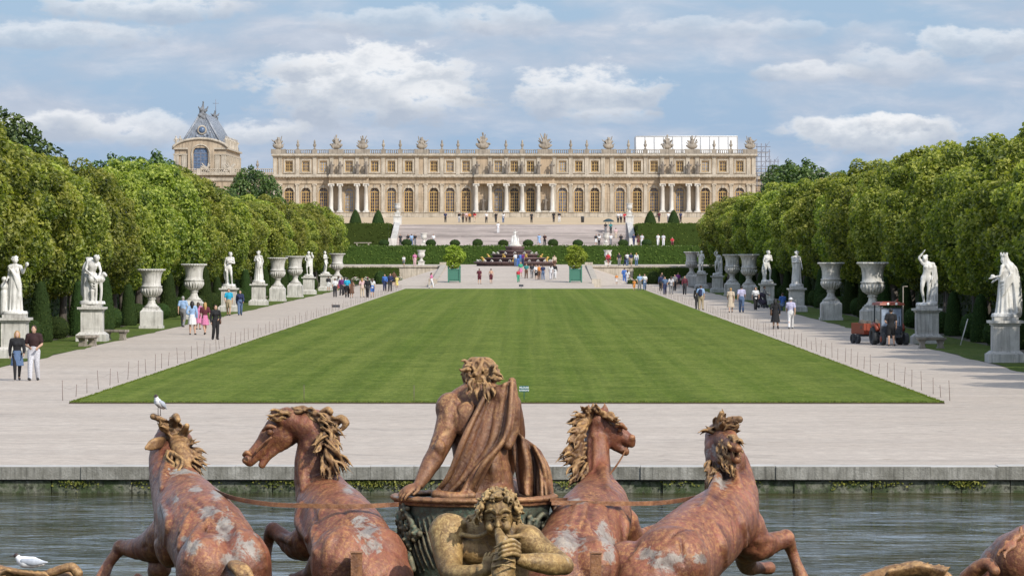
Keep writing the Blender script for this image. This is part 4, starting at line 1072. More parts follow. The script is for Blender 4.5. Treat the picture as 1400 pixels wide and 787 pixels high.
# ---------------------------------------------------------------- trees, topiary, planters
ORD = ['first', 'second', 'third', 'fourth', 'fifth', 'sixth', 'seventh', 'eighth', 'ninth', 'tenth', 'eleventh', 'twelfth', 'thirteenth', 'fourteenth', 'fifteenth', 'sixteenth', 'seventeenth', 'eighteenth', 'nineteenth', 'twentieth']
def ordn(i):
    if i < 20: return ORD[i]
    t = ['twenty', 'thirty', 'forty', 'fifty', 'sixty', 'seventy', 'eighty', 'ninety']
    k = i + 1; a = t[k // 10 - 2]
    if k % 10 == 0: return {'twenty': 'twentieth', 'thirty': 'thirtieth', 'forty': 'fortieth', 'fifty': 'fiftieth', 'sixty': 'sixtieth', 'seventy': 'seventieth', 'eighty': 'eightieth', 'ninety': 'ninetieth'}[a]
    return a + '-' + ORD[k % 10 - 1]
def build_trees():
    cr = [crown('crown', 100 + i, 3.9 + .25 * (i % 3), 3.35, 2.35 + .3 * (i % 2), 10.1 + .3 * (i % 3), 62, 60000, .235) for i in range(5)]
    tk = [trunk_mesh(50 + i, 7.0, .25) for i in range(4)]
    wc = [crown('crown', 200 + i, 4.0, 4.2, 1.2, 12.0 + .8 * i, 56, 22000, .36, cone=(.1, .5, .25, .0)[i]) for i in range(4)]
    def place(name, cm, lm, x, y, z, rz, s, label, cat, group, wide=None):
        t = empty(name, (x, y, 0 if z is None else z), rz, label, cat, group)
        t.scale = (s * (wide or 1), s * (wide or 1), s)
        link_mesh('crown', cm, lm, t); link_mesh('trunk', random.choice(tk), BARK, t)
    random.seed(17)
    hl = {50: 9.4, 0: 12}
    for side, x0, name in ((-1, -26.6, 'left'), (1, 25.0, 'right')):
        ys = np.concatenate([np.arange(118, 176, 9.6) if side > 0 else [], np.arange(176, 556 if side < 0 else 566, 8.2)])
        for i, y in enumerate(ys):
            d = float(y); px = CX + x0 * FPX / d
            if side < 0:
                top = np.interp(px, [-300, 0, 30, 60, 110, 150, 205, 245, 300, 345, 420, 470], [9.6, 10.0, 9.4, 9.0, 8.6, 9.0, 10.1, 9.0, 8.7, 8.7, 8.9, 8.4])
            else:
                top = np.interp(px, [960, 1000, 1060, 1100, 1150, 1200, 1260, 1300, 1350, 1400, 1500], [8.2, 9.6, 10.0, 10.1, 9.6, 9.9, 10.0, 10.5, 9.8, 10.0, 9.2])
            k = random.randint(0, 4); s = top / (10.4 + .3 * (k % 3)) * random.uniform(.90, 1.06)
            place('chestnut_tree', cr[k], LEAF, x0 + random.uniform(-.4, .4), d + random.uniform(-.6, .6), 0, random.uniform(0, 6.28), s,
                  'leafy chestnut tree, %s from the near end of the %s avenue row' % (ordn(i), name), 'tree', 'chestnut trees lining the %s side of the avenue' % name, 1 / s if s > 1 else 1)
        for r, xo in enumerate((8.5, 17.5)):
            ys = np.arange(215 + 60 * r, 620, 11.5)
            for i, y in enumerate(ys):
                k = random.randint(0, 3); xx = x0 + side * (xo + random.uniform(-1, 1)); px = CX + xx * FPX / y
                s = random.uniform(.68, .80) if side < 0 else random.uniform(.74, .84)
                if side < 0 and px < 30: s *= 1.1
                place('woodland_tree', wc[k], LEAF_DARK, xx, float(y) + random.uniform(-2, 2), 0, random.uniform(0, 6.28), s,
                      'dark woodland tree, %s from the near end of the %s row behind the %s avenue' % (ordn(i), ('inner', 'outer')[r], name), 'tree', 'woodland trees behind the avenue')
        # tall hornbeam screen behind the trunks
        mb = MB(); xa, xb = (x0 - 3.6, x0 - 2.2) if side < 0 else (x0 + 2.2, x0 + 3.6)
        mb.box(xa, xb, 160, 575, 0, 3.4)
        o = leafy('tall_hedge', mb, 60000, .26, 60 + side, LEAF_DARK, jit=.14); tag(o, 'tall shaded hedge screen behind the tree trunks on the %s' % name, 'hedge')
    # single trees that stand out
    sp = crown('crown', 301, 2.2, 2.2, 2, 15.5, 34, 15000, .4, cone=.55, lump=.8); ro = wc[0]
    for (px, py, d, m_, h, lab) in ((210, 222, 430, ro, 12, 'small dark tree top rising above the left avenue crowns'), (346, 239, 640, ro, 12, 'dark round tree in front of the low wing beside the chapel'),
                                   (150, 226, 420, ro, 12, 'broad dark tree top seen over the left avenue, below the roof line'), (1098, 232, 470, ro, 12, 'round tree rising over the far right avenue'),
                                   (1075, 232, 600, ro, 12, 'round tree at the far end behind the right avenue'), (-4, 172, 290, ro, 12, 'tall dark tree top at the upper left edge')):
        zt = WZ(py, d); place('dark_tree' if m_ is ro else 'pointed_tree', m_, LEAF_DARK, WX(px, d), d, 0, random.uniform(0, 6), zt / h, lab, 'tree', None, 15.5 / zt if m_ is sp else h / zt)

def build_topiary():
    rnd = random.Random(6)
    def lathe_leaf(name, prof, n, size, seed):
        mb = MB(); mb.lathe(prof, 18)
        o = leafy(name, mb, n, size, seed, YEW); me = o.data; bpy.data.objects.remove(o); return me
    ob = lathe_leaf('foliage', [(.02, 0), (.62, .05), (.66, .35), (.58, 1.2), (.44, 2.3), (.26, 3.1), (.04, 3.25)], 3600, .085, 1)
    bl = lathe_leaf('foliage', [(.02, 0), (.45, .08), (.62, .35), (.66, .65), (.58, .95), (.36, 1.18), (.04, 1.26)], 2000, .085, 2)
    sm = lathe_leaf('foliage', [(.02, 0), (.62, .03), (.88, .3), (.86, .62), (.55, .95), (.05, 1.08)], 1400, .12, 3)
    cn = lathe_leaf('foliage', [(.02, 0), (.95, .03), (.98, .4), (.72, 1.2), (.4, 1.9), (.05, 2.35)], 2200, .13, 4)
    def put(me, name, x, y, z, s, lab, group):
        o = bpy.data.objects.new(name, me); COL.objects.link(o); o.location = (x, y, z); o.rotation_euler = (0, 0, rnd.uniform(0, 6)); o.scale = (s, s, s * rnd.uniform(.94, 1.06)); tag(o, lab, 'topiary', group)
    for side, x0, nm in ((-1, -23.4, 'left'), (1, 21.9, 'right')):
        nb = no = 0
        for i, y in enumerate(np.arange(168, 476, 7.4)):
            if i % 2 == 0: put(ob, 'clipped_yew_obelisk', x0 + rnd.uniform(-.2, .2), y, 0, rnd.uniform(.72, .95), 'tall clipped yew obelisk, %s from the near end of the %s walk' % (ordn(no), nm), 'yew obelisks along the %s walk' % nm); no += 1
            else: put(bl, 'clipped_yew_ball', x0 + rnd.uniform(-.2, .2), y, 0, rnd.uniform(.85, 1.05), 'round clipped yew bush, %s from the near end of the %s walk' % (ordn(nb), nm), 'round yews along the %s walk' % nm); nb += 1
    for i, px in enumerate((525, 556, 589, 622, 653, 688, 722, 756, 790, 852, 884)):
        d = 632; put(sm, 'clipped_ball', WX(px, d), d, 4.72, .85, 'low round clipped bush on top of the tall hedge terrace, %s from the left' % ordn(i), 'round bushes above the tall hedge')
    for i, px in enumerate((486, 517, 889, 921)):
        d = 716; put(cn, 'clipped_yew_cone', WX(px, d), d, 8.14, 1.0, ('clipped yew cone above the left hedge block, farther from the steps', 'clipped yew cone above the left hedge block, nearer the steps', 'clipped yew cone above the right hedge block, nearer the steps', 'clipped yew cone above the right hedge block, farther from the steps')[i], 'yew cones on the upper terrace')
    # planters with orange trees
    rs = crown('crown', 77, .98, .98, 1.75, 3.95, 26, 8000, .17, lump=.48)
    TUB = plain('green_tub_paint', (.05, .17, .12), .6)
    for px, lab in ((621, 'bright round tree in a green tub, left of the gravel ramp'), (787, 'bright round tree in a green tub, right of the gravel ramp')):
        d = 502; x = WX(px, d); t = empty('planter_tree', (x, d, ground_z(x, d)), 0, lab, 'planter tree', 'potted trees beside the ramp')
        mb = MB(); mb.box(-.62, .62, -.62, .62, .15, 1.55)
        for a in (-.65, .65):
            for b in (-.65, .65): mb.cbox(a, b, .85, .16, .16, 1.7); mb.ball((a, b, 1.78), .11, 8, 6)
        for z in (.3, 1.4): mb.box(-.66, .66, -.66, .66, z, z + .1)
        mb.build('tub', TUB, t)
        mb = MB(); mb.tube([(0, 0, 1.5), (.05, 0, 2.2), (0, 0, 3.4)], [.1, .09, .04]); mb.build('trunk', BARK, t)
        link_mesh('crown', rs, LEAF_BRIGHT, t)
    # flower beds
    FL = new_mat('flower_petals'); m, nt, b = FL; oi = N(nt, 'ShaderNodeAttribute'); oi.attribute_name = 'tint'
    L(nt, ramp(nt, oi.outputs['Fac'], [(0, (.06, .11, .02)), (.4, (.10, .16, .03)), (.5, (.55, .50, .42)), (.7, (.45, .12, .16)), (.8, (.6, .55, .5)), (1, (.35, .2, .3))], 'CONSTANT'), b.inputs['Base Color'])
    for (p0, p1, nm) in ((468, 558, 'left'), (858, 945, 'right')):
        rs_ = np.random.RandomState(p0); n = 9000; d = 540 + 18 * rs_.rand(n); px = p0 + (p1 - p0) * rs_.rand(n)
        P = np.stack([(px - CX) * d / FPX, d, .05 + .75 * rs_.rand(n) * (.5 + .5 * np.sin(px * .21) ** 2)], 1)
        V, F, T = leaves(P, np.tile([0, -.3, .9], (n, 1)), .2, rs_, rs_.rand(n))
        o = link_mesh('flower_bed', leaf_mesh('flower_bed', V, F, T), m); tag(o, 'mixed flowering bed below the retaining wall, %s of the ramp' % nm, 'flower bed', kind='stuff')
        mb = MB(); xa, xb = WX(p0, 540), WX(p1, 540); mb.box(xa, xb, 538.4, 539.2, 0, .45)
        o = leafy('low_hedge', mb, 2500, .12, 9, YEW); tag(o, 'knee high box hedge edging the %s flower bed' % nm, 'hedge')
    for px, lab in ((520, 'large round bush standing in the left flower bed'), (893, 'large round bush standing in the right flower bed')):
        d = 538; o = bpy.data.objects.new('clipped_ball', sm); COL.objects.link(o); o.location = (WX(px, d), d, 0); o.scale = (.85, .85, 1.5); tag(o, lab, 'bush')
# ---------------------------------------------------------------- the chariot group in the pool
def chain(S, pts, k=.05, flat=None, carve=False):
    """pts: (px, py, d, r_px)"""
    P = [W(p[0], p[1], p[2]) for p in pts]; r = [p[3] * p[2] / FPX for p in pts]
    S.tube(P, r, k, flat, carve)
def eb(S, px, py, d, rx, ry=None, rz=None, rot=None, k=.04, carve=False):
    m = d / FPX; ry = ry or rx; rz = rz or rx
    S.ell(W(px, py, d), [rx * m, ry * m, rz * m], rot, k, carve)
def lock(S, a, b, r, rnd, curl=.3, k=.008, tip=.25, flat=None):
    """one wavy lock of hair from a to b (Vectors), thick r at the root"""
    a = Vector(a); b = Vector(b); d = b - a; Ln = d.length
    s1 = Vector((rnd.uniform(-1, 1), rnd.uniform(-1, 1), rnd.uniform(-1, 1))); s1 = (s1 - d * (s1.dot(d) / (Ln * Ln + 1e-9)))
    s1 = s1.normalized() * Ln * curl
    pts = [a, a + d * .3 + s1 * .55, a + d * .62 - s1 * .35, b + s1 * .25]
    S.tube(pts, [r * .8, r * 1.05, r * .85, r * tip], k, flat)
def locks(S, spec, rnd, n=3, spread=3.5, rr=(2.6, 4.2), curl=.22):
    """spec: (px,py,d, px2,py2,d2): bundles of n locks"""
    for q in spec:
        for i in range(n):
            j = lambda s: rnd.uniform(-s, s)
            a = W(q[0] + j(spread), q[1] + j(spread), q[2] + j(.05)); b = W(q[3] + j(spread * 1.6), q[4] + j(spread * 1.6), q[5] + j(.06))
            lock(S, a, b, rnd.uniform(*rr) * q[2] / FPX, rnd, curl)

def finish(name, S, mat, parent, org, wob=.0, seed=0, spots=None):
    me = S.mesh(name, org, wob, seed)
    if spots:       # worn, bird-limed places: a weathering attribute on the surface that faces up and back
        n = len(me.vertices); co = np.zeros(n * 3, np.float32); me.vertices.foreach_get('co', co); co = co.reshape(-1, 3) + np.array(list(org)); no = np.zeros(n * 3, np.float32); me.vertices.foreach_get('normal', no); no = no.reshape(-1, 3)
        w = np.zeros(n)
        for (px, py, r, asp) in spots:
            m = 46.2 / FPX; r = r * 1.45; dx = (co[:, 0] - (px - CX) * m) / (r * m); dz = (co[:, 2] - (CAMZ - (py - HY) * m)) / (r * m * asp)
            w = np.maximum(w, np.clip(1.25 - np.sqrt(dx * dx + dz * dz), 0, 1))
        w *= np.clip(.6 - no[:, 1] * 1.5 + no[:, 2], 0, 1)
        at = me.attributes.new('wear', 'FLOAT', 'POINT'); at.data.foreach_set('value', w.astype(np.float32))
    return link_mesh(name, me, mat, parent)

def _dist(S, p):
    p = np.array(p); best = 9.0
    for kind, a, b, k, carve, dat in S.pr:
        if carve or kind == 'l' or (p < a - .6).any() or (p > b + .6).any(): continue
        if kind == 't':
            P, r, fl = dat; A = P[:-1]; Dv = P[1:] - A; LL = np.maximum((Dv * Dv).sum(1), 1e-9); t = np.clip(((p - A) * Dv).sum(1) / LL, 0, 1)
            E = p - (A + Dv * t[:, None]); q = (E * E).sum(1)
            if fl is not None: q = q + (fl[1] ** 2 - 1) * (E @ fl[0]) ** 2
            best = min(best, (np.sqrt(q) - (r[:-1] + (r[1:] - r[:-1]) * t)).min())
        else:
            c, rad, M = dat; u = (M.T @ (p - c)) / rad; n0 = np.linalg.norm(u); best = min(best, n0 * (n0 - 1) / max(np.linalg.norm(u / rad), 1e-5))
    return best
def surf(S, px, py, d0=43.6, d1=49.0):
    d = d0
    while d < d1:
        h = _dist(S, W(px, py, d))
        if h < .006: return d
        d += min(max(h * .9, .01), .15)
    return None
def relief(S, lines, r, sink=.55, k=.04, carve=False):
    """muscle ridges (or furrows) laid along the surface the viewer sees"""
    out = []
    for ln in lines:
        ds = [surf(S, *p) for p in ln]
        if None in ds: continue
        n = len(ln); out.append([(p[0], p[1], q + (0 if carve else sink * r * 46 / FPX), r * (.55 if i in (0, n - 1) else 1)) for i, (p, q) in enumerate(zip(ln, ds))])
    for q in out: chain(S, q, k, carve=carve)

def hand(S, wrist, palm_dir, finger_dir, normal, sz, curl=.5, side=1, k=.006):
    """five separate fingers. wrist point, finger_dir = along the palm, normal = back of the hand"""
    f = Vector(finger_dir).normalized(); n = Vector(normal); n = (n - f * n.dot(f)).normalized(); a = f.cross(n).normalized() * side
    w = Vector(wrist)
    S.tube([w, w + f * sz * .25, w + f * sz * .5], [sz * .17, sz * .22, sz * .22], .012, (n, 1.7))
    S.tube([w + f * sz * .3 - a * sz * .13, w + f * sz * .5 - a * sz * .16], [sz * .11, sz * .1], .012)
    S.tube([w + f * sz * .3 + a * sz * .13, w + f * sz * .5 + a * sz * .16], [sz * .11, sz * .1], .012)
    for i, (off, ln) in enumerate(((-.21, .40), (-.07, .48), (.07, .46), (.2, .36))):
        p = w + f * sz * .5 + a * sz * off
        d1 = (f - n * curl * .6).normalized(); d2 = (f - n * curl * 1.6).normalized(); d3 = (f * .7 - n * curl * 2.6).normalized()
        spread = a * off * .3
        q1 = p + (d1 + spread) * sz * ln * .45; q2 = q1 + d2 * sz * ln * .32; q3 = q2 + d3 * sz * ln * .28
        S.tube([p, q1, q2, q3], [sz * .068, sz * .064, sz * .056, sz * .042], k, step=sz * .1)
    t0 = w + f * sz * .12 - a * sz * .16; t1 = t0 + (f * .7 - a * .8).normalized() * sz * .25; t2 = t1 + (f - a * .15 - n * curl * .5).normalized() * sz * .24
    S.tube([t0, t1, t2], [sz * .1, sz * .078, sz * .052], k + .004, step=sz * .1)

def face(S, c, fwd, up, s, k=.012, stern=False):
    """facial features on a head centred at c, radius about s, looking along fwd"""
    f = Vector(fwd).normalized(); u = Vector(up); u = (u - f * u.dot(f)).normalized(); r = f.cross(u).normalized(); c = Vector(c)
    P = lambda x, y, z: c + r * x * s + f * y * s + u * z * s
    S.tube([P(-.5, .72, .22), P(-.2, .86, .24), P(0, .9, .16), P(.2, .86, .24), P(.5, .72, .22)], [.1 * s, .13 * s, .1 * s, .13 * s, .1 * s], k)  # brow
    for q in (-1, 1):
        S.ell(P(q * .33, .88, .02), [.17 * s] * 3, None, k, True)      # socket
        S.ell(P(q * .33, .76, .02), [.13 * s] * 3, None, k * .3)      # eye
        S.tube([P(q * .18, .9, .09), P(q * .33, .93, .12), P(q * .48, .84, .07)], .035 * s, k * .3)   # lid
        S.ell(P(q * .45, .62, -.28), [.26 * s] * 3, None, k * 2)      # cheek
        S.ell(P(q * .95, -.02, -.02), [.08 * s, .2 * s, .26 * s], None, k)   # ear
        S.ell(P(q * .12, 1.0, -.24), [.09 * s] * 3, None, k * .6)    # nostril wing
    S.tube([P(0, .9, .14), P(0, 1.04, -.1), P(0, 1.12, -.22)], [.08 * s, .1 * s, .13 * s], k)  # nose
    S.tube([P(-.22, .86, -.47), P(0, .97, -.44), P(.22, .86, -.47)], .065 * s, k * .5)
    S.tube([P(-.18, .85, -.6), P(0, .94, -.6), P(.18, .85, -.6)], .075 * s, k * .5)
    S.tube([P(-.24, .95, -.53), P(0, 1.05, -.53), P(.24, .95, -.53)], .025 * s, k * .4, carve=True)
    S.ell(P(0, .78, -.82), [.22 * s] * 3, None, k * 2)               # chin

# ---- the four horses: torso, legs and head are one skin; mane and tail are parts
def horse_base(name, label, org_px, d):
    return empty(name, (WX(org_px, d), d, -.5), 0, label, 'horse statue', 'lead horses pulling the chariot')

def build_horses():
    VX = .0165
    # ---- horse 1, far left, seen from behind
    t = horse_base('horse_statue', 'leftmost rearing rust-red horse with a gull perched on its head, seen from behind', 290, 46); o = t.location
    S = Sculpt(VX)
    chain(S, [(312, 800, 45.0, 56), (300, 765, 45.4, 60), (282, 732, 45.9, 57), (263, 705, 46.5, 50), (250, 684, 47.1, 42), (240, 664, 47.4, 35), (232, 640, 47.6, 29), (230, 615, 47.8, 25), (234, 597, 47.9, 21)], .07)
    eb(S, 282, 778, 44.9, 42, 50, 50, k=.04); eb(S, 334, 776, 45.0, 37, 45, 52, k=.03)
    chain(S, [(311, 715, 44.6, 4), (309, 745, 44.35, 6), (306, 790, 44.2, 8)], .05, carve=True)
    chain(S, [(246, 672, 46.6, 10), (275, 700, 46.0, 9), (305, 722, 45.3, 8)], .06)                   # spine ridge
    eb(S, 240, 706, 46.7, 28, 30, 38, (0, .3, 0), k=.06); eb(S, 268, 690, 46.8, 22, 26, 26, k=.06)    # shoulder blades
    eb(S, 232, 740, 46.5, 22, 40, 36, k=.07)
    chain(S, [(232, 728, 46.9, 28), (212, 744, 47.2, 24), (188, 750, 47.4, 15), (166, 749, 47.6, 9.5), (156, 760, 47.6, 7.5), (147, 772, 47.6, 7.5), (139, 790, 47.5, 9.5)], .03)
    chain(S, [(218, 776, 47.3, 16), (210, 792, 47.7, 9), (200, 800, 48, 7), (188, 790, 48.1, 7)], .03)
    eb(S, 165, 748, 47.6, 11, k=.02)
    chain(S, [(236, 596, 47.9, 20), (240, 602, 48.5, 19), (244, 622, 49.1, 14), (246, 638, 49.4, 11)], .03)
    eb(S, 230, 604, 48.3, 14, k=.03); eb(S, 250, 604, 48.3, 14, k=.03)
    for a, b in (((330, 715), (352, 740)),):
        chain(S, [(a[0], a[1], 46.2, 2), ((a[0] + b[0]) / 2 + 4, (a[1] + b[1]) / 2, 45.8, 3.5), (b[0], b[1], 45.5, 2)], .03, carve=True)
    relief(S, [((222,688),(232,716),(226,744)),((264,698),(252,722),(246,748)),((284,710),(266,735),(256,765)),((302,738),(276,746),(262,768)),((326,728),(350,748),(360,774)),((232,620),(226,645),(222,668)),((296,700),(322,722),(345,738))], 8.5); relief(S, [((263,680),(286,702),(311,728)),((244,692),(246,718),(238,748)),((224,615),(219,640)),((250,690),(270,700),(282,716)),((212,735),(196,748))], 1.7, k=.05, carve=True)
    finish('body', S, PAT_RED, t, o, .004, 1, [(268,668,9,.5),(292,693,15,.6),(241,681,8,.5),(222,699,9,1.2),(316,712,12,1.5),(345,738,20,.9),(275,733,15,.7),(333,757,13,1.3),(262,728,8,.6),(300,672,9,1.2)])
    S = Sculpt(.011); rnd = random.Random(3)
    locks(S, [(238, 600, 47.7, 214, 575, 47.5), (240, 596, 47.8, 228, 572, 47.6), (246, 598, 47.8, 240, 574, 47.6), (247, 603, 47.7, 258, 584, 47.6),
              (248, 606, 47.6, 268, 603, 47.5), (250, 610, 47.6, 283, 626, 47.5), (250, 615, 47.5, 280, 634, 47.4), (248, 622, 47.5, 282, 646, 47.4),
              (246, 630, 47.4, 276, 655, 47.3), (244, 634, 47.3, 264, 660, 47.1), (240, 622, 47.3, 254, 664, 47.0), (232, 620, 47.4, 238, 656, 47.1)], rnd, 8, 4.5, (1.7, 2.9))
    chain(S, [(236, 588, 47.8, 7), (226, 578, 47.7, 5), (214, 571, 47.6, 4), (209, 569, 47.6, 4.5)], .015)
    chain(S, [(240, 592, 47.8, 7), (236, 578, 47.7, 6), (240, 569, 47.6, 5), (243, 574, 47.5, 4)], .015)
    chain(S, [(247, 598, 47.7, 7), (252, 590, 47.6, 5), (255, 582, 47.5, 4)], .015)
    chain(S, [(240, 600, 47.65, 11), (246, 615, 47.5, 13), (251, 630, 47.4, 11), (254, 644, 47.3, 6)], .03, ((0, 1, 0), 1.5))
    for i in range(5): chain(S, [(228, 600 + i * 2, 47.7, 4), (214, 601 + i * 2.4, 47.5, 3.6), (206, 604 + i * 2.2, 47.45, 3), (199, 611 + i * .6, 47.4, 1.6)], .008)
    finish('mane', S, PAT_MANE, t, o)
    S = Sculpt(.012); rnd = random.Random(4)
    for i in range(12): chain(S, [(320 + rnd.uniform(-5, 5), 772, 44.6, 6), (330 + rnd.uniform(-9, 9), 778, 44.3, 6), (340 + rnd.uniform(-16, 14), 800, 44.25, 4)], .01)
    finish('tail', S, PAT_MANE, t, o)
    # ---- horse 2, head in profile to the left
    t = horse_base('horse_statue', 'second rust-red horse from the left, head turned in profile with open mouth', 480, 46); o = t.location
    S = Sculpt(VX)
    chain(S, [(505, 800, 44.9, 62), (490, 765, 45.3, 58), (474, 735, 45.8, 56), (458, 710, 46.4, 50), (447, 690, 46.8, 41), (437, 668, 47, 34), (431, 645, 47, 29), (432, 622, 47, 28), (436, 602, 47, 29), (428, 586, 47, 27), (408, 578, 47, 21), (392, 574, 47, 18)], .06)
    eb(S, 470, 770, 44.8, 46, 50, 52, k=.04); eb(S, 520, 768, 45.0, 38, 45, 48, k=.03)
    chain(S, [(452, 676, 46.6, 9), (470, 700, 46.0, 9), (492, 722, 45.3, 8)], .06)
    eb(S, 428, 708, 46.7, 26, 32, 36, k=.06); eb(S, 474, 700, 46.6, 20, 26, 28, k=.06)
    chain(S, [(392, 577, 47, 19), (378, 588, 47, 18), (362, 606, 47, 13), (349, 620, 47, 10.5), (341, 628, 47, 9.5)], .02, ((0, 1, 0), 1.35))
    eb(S, 388, 594, 47, 20, 13, 20, k=.03)                                                     # cheek
    chain(S, [(388, 602, 47, 13), (376, 613, 47, 8), (365, 624, 47, 6), (358, 635, 47, 5.5)], .012, ((0, 1, 0), 1.3))   # lower jaw
    chain(S, [(371, 619, 46.8, 2.5), (357, 628, 46.8, 3.5), (348, 634, 46.8, 4.5)], .008, carve=True)
    chain(S, [(368, 618, 47.35, 2.5), (352, 630, 47.35, 4)], .008, carve=True)
    eb(S, 338, 626, 46.87, 3.2, k=.008, carve=True); chain(S, [(333, 622, 46.9, 3), (337, 618, 46.87, 3), (342, 622, 46.87, 2.5)], .008)
    eb(S, 335, 629, 46.95, 5, k=.02)
    eb(S, 369, 589, 46.84, 6, k=.008, carve=True); eb(S, 369, 590, 46.86, 4.6, k=.004)
    chain(S, [(359, 588, 46.86, 2.4), (367, 582, 46.83, 3.4), (377, 584, 46.83, 2.4)], .008)
    chain(S, [(371, 598, 46.85, 2.2), (358, 608, 46.87, 2.2), (350, 618, 46.89, 1.6)], .01)
    chain(S, [(384, 575, 46.9, 7), (380, 569, 46.88, 7.5), (371, 562, 46.86, 2)], .008); chain(S, [(388, 573, 47.2, 7), (384, 566, 47.2, 7), (378, 559, 47.2, 2)], .008)
    chain(S, [(382, 573, 46.82, 3), (378, 568, 46.79, 3.2), (374, 565, 46.78, 1.2)], .004, carve=True)
    for x in (409, 417, 424): chain(S, [(x, 608, 46.77, 1.5), (x + 3, 632, 46.73, 3), (x + 3, 662, 46.7, 2)], .03, carve=True)
    chain(S, [(425, 738, 46.9, 28), (406, 746, 47.1, 19), (388, 736, 47.2, 12), (374, 724, 47.3, 10), (367, 738, 47.4, 8), (364, 755, 47.4, 7), (363, 775, 47.4, 8), (362, 790, 47.4, 10)], .03)
    eb(S, 373, 724, 47.3, 11, k=.02)
    chain(S, [(440, 770, 46.4, 20), (425, 785, 46.6, 12), (400, 792, 46.8, 8)], .04)
    relief(S, [((412,690),(410,714),(420,736)),((440,700),(432,728),(432,755)),((470,722),(452,742),(446,770)),((500,732),(518,752)),((478,750),(465,770)),((420,610),(415,640),(414,668)),((398,740),(382,732))], 8.5); relief(S, [((450,682),(476,706),(500,730)),((426,690),(432,714),(424,742)),((405,600),(398,612)),((416,620),(408,650))], 1.7, k=.05, carve=True)
    finish('body', S, PAT_RED, t, o, .004, 2, [(477,668,8,.6),(508,716,15,.7),(517,731,13,.8),(496,702,12,.5)])
    S = Sculpt(.011); rnd = random.Random(5)
    locks(S, [(388, 568, 46.9, 366, 574, 46.8), (392, 564, 46.9, 372, 568, 46.8),
              (402, 562, 47, 428, 562, 46.8), (412, 560, 47, 440, 570, 46.8), (424, 562, 46.9, 450, 582, 46.7), (434, 568, 46.9, 462, 582, 46.8),
              (440, 572, 46.9, 470, 578, 46.85), (442, 580, 46.85, 468, 594, 46.8), (444, 588, 46.8, 464, 610, 46.7), (444, 596, 46.75, 428, 616, 46.6),
              (446, 600, 46.75, 468, 628, 46.65), (448, 608, 46.7, 476, 642, 46.65), (448, 616, 46.7, 470, 655, 46.6), (446, 620, 46.7, 456, 660, 46.6), (444, 622, 46.7, 444, 650, 46.6)],
          rnd, 8, 5.5, (1.7, 2.9))
    chain(S, [(440, 566, 46.95, 6), (448, 560, 46.9, 5), (452, 563, 46.85, 4)], .01); chain(S, [(455, 580, 46.9, 7), (466, 572, 46.85, 6), (473, 578, 46.8, 5), (468, 586, 46.8, 3)], .01)
    chain(S, [(412, 566, 47, 12), (434, 574, 47, 11), (447, 596, 46.95, 12), (454, 622, 46.9, 12), (456, 640, 46.85, 8)], .03, ((0, 1, 0), 1.6))
    finish('mane', S, PAT_MANE, t, o)
    m = MB(); m.box(WX(480, 44.3) , WX(495, 44.3), 44.2, 44.35, -.5, WZ(755, 44.3)); m.box(WX(479, 44.3), WX(496, 44.3), 44.19, 44.36, WZ(755, 44.3), WZ(753.5, 44.3))
    for i in range(len(m.v)): m.v[i] = (m.v[i][0] - o.x, m.v[i][1] - o.y, m.v[i][2] - o.z)
    m.build('support_post', PAT_RED, t)
    # ---- horse 3, seen from behind, head turned right
    t = horse_base('horse_statue', 'third rust-red horse from the left, ears pricked and head turned to the right', 800, 46); o = t.location
    S = Sculpt(VX)
    chain(S, [(768, 805, 44.9, 58), (782, 770, 45.3, 58), (797, 738, 45.9, 57), (811, 712, 46.4, 52), (818, 692, 46.9, 42), (817, 672, 47.2, 29), (816, 650, 47.3, 20), (816, 620, 47.4, 17.5), (816, 595, 47.5, 17), (817, 576, 47.5, 16)], .06)
    eb(S, 762, 775, 44.9, 40, 50, 50, k=.04); eb(S, 812, 782, 44.9, 40, 50, 50, k=.03)
    chain(S, [(787, 735, 44.75, 3), (785, 760, 44.5, 6), (782, 800, 44.3, 9)], .05, carve=True)
    eb(S, 795, 702, 46.6, 24, 30, 32, k=.06); eb(S, 838, 706, 46.7, 24, 30, 34, k=.06)
    chain(S, [(815, 680, 46.6, 8), (803, 704, 46.1, 8), (793, 728, 45.4, 8)], .06)
    chain(S, [(819, 574, 47.5, 16), (836, 587, 47.5, 14), (852, 597, 47.5, 10.5), (861, 602, 47.5, 8.5)], .02)
    eb(S, 836, 597, 47.5, 15, 12, 15, k=.03)
    chain(S, [(838, 604, 47.5, 10), (848, 613, 47.5, 6.5), (855, 617, 47.5, 5.5)], .012)
    eb(S, 864, 598, 47.45, 5, k=.01); eb(S, 866, 603, 47.4, 2.5, k=.006, carve=True); eb(S, 864, 607, 47.5, 5, k=.01)
    eb(S, 848, 586, 47.36, 5, k=.008, carve=True); eb(S, 848, 587, 47.38, 4, k=.004); chain(S, [(842, 583, 47.35, 2.5), (849, 580, 47.33, 3.5), (856, 586, 47.35, 2.5)], .008)
    chain(S, [(805, 572, 47.5, 6.5), (804, 563, 47.5, 6), (805, 552, 47.5, 1.5)], .01, ((0, 1, 0), 1.6)); chain(S, [(826, 572, 47.5, 6.5), (827, 563, 47.5, 6), (827, 550, 47.5, 1.5)], .01, ((0, 1, 0), 1.6))
    chain(S, [(848, 718, 47.0, 27), (862, 737, 47.1, 19), (880, 733, 47.3, 12), (898, 727, 47.4, 10), (905, 745, 47.5, 8), (908, 765, 47.5, 7), (906, 785, 47.5, 9)], .03)
    eb(S, 899, 726, 47.4, 11, k=.02)
    for a, b in (((790, 700), (800, 735)), ((845, 690), (852, 725))):
        chain(S, [(a[0], a[1], 46.0, 2), ((a[0] + b[0]) / 2 + 3, (a[1] + b[1]) / 2, 45.8, 3.5), (b[0], b[1], 45.6, 2)], .03, carve=True)
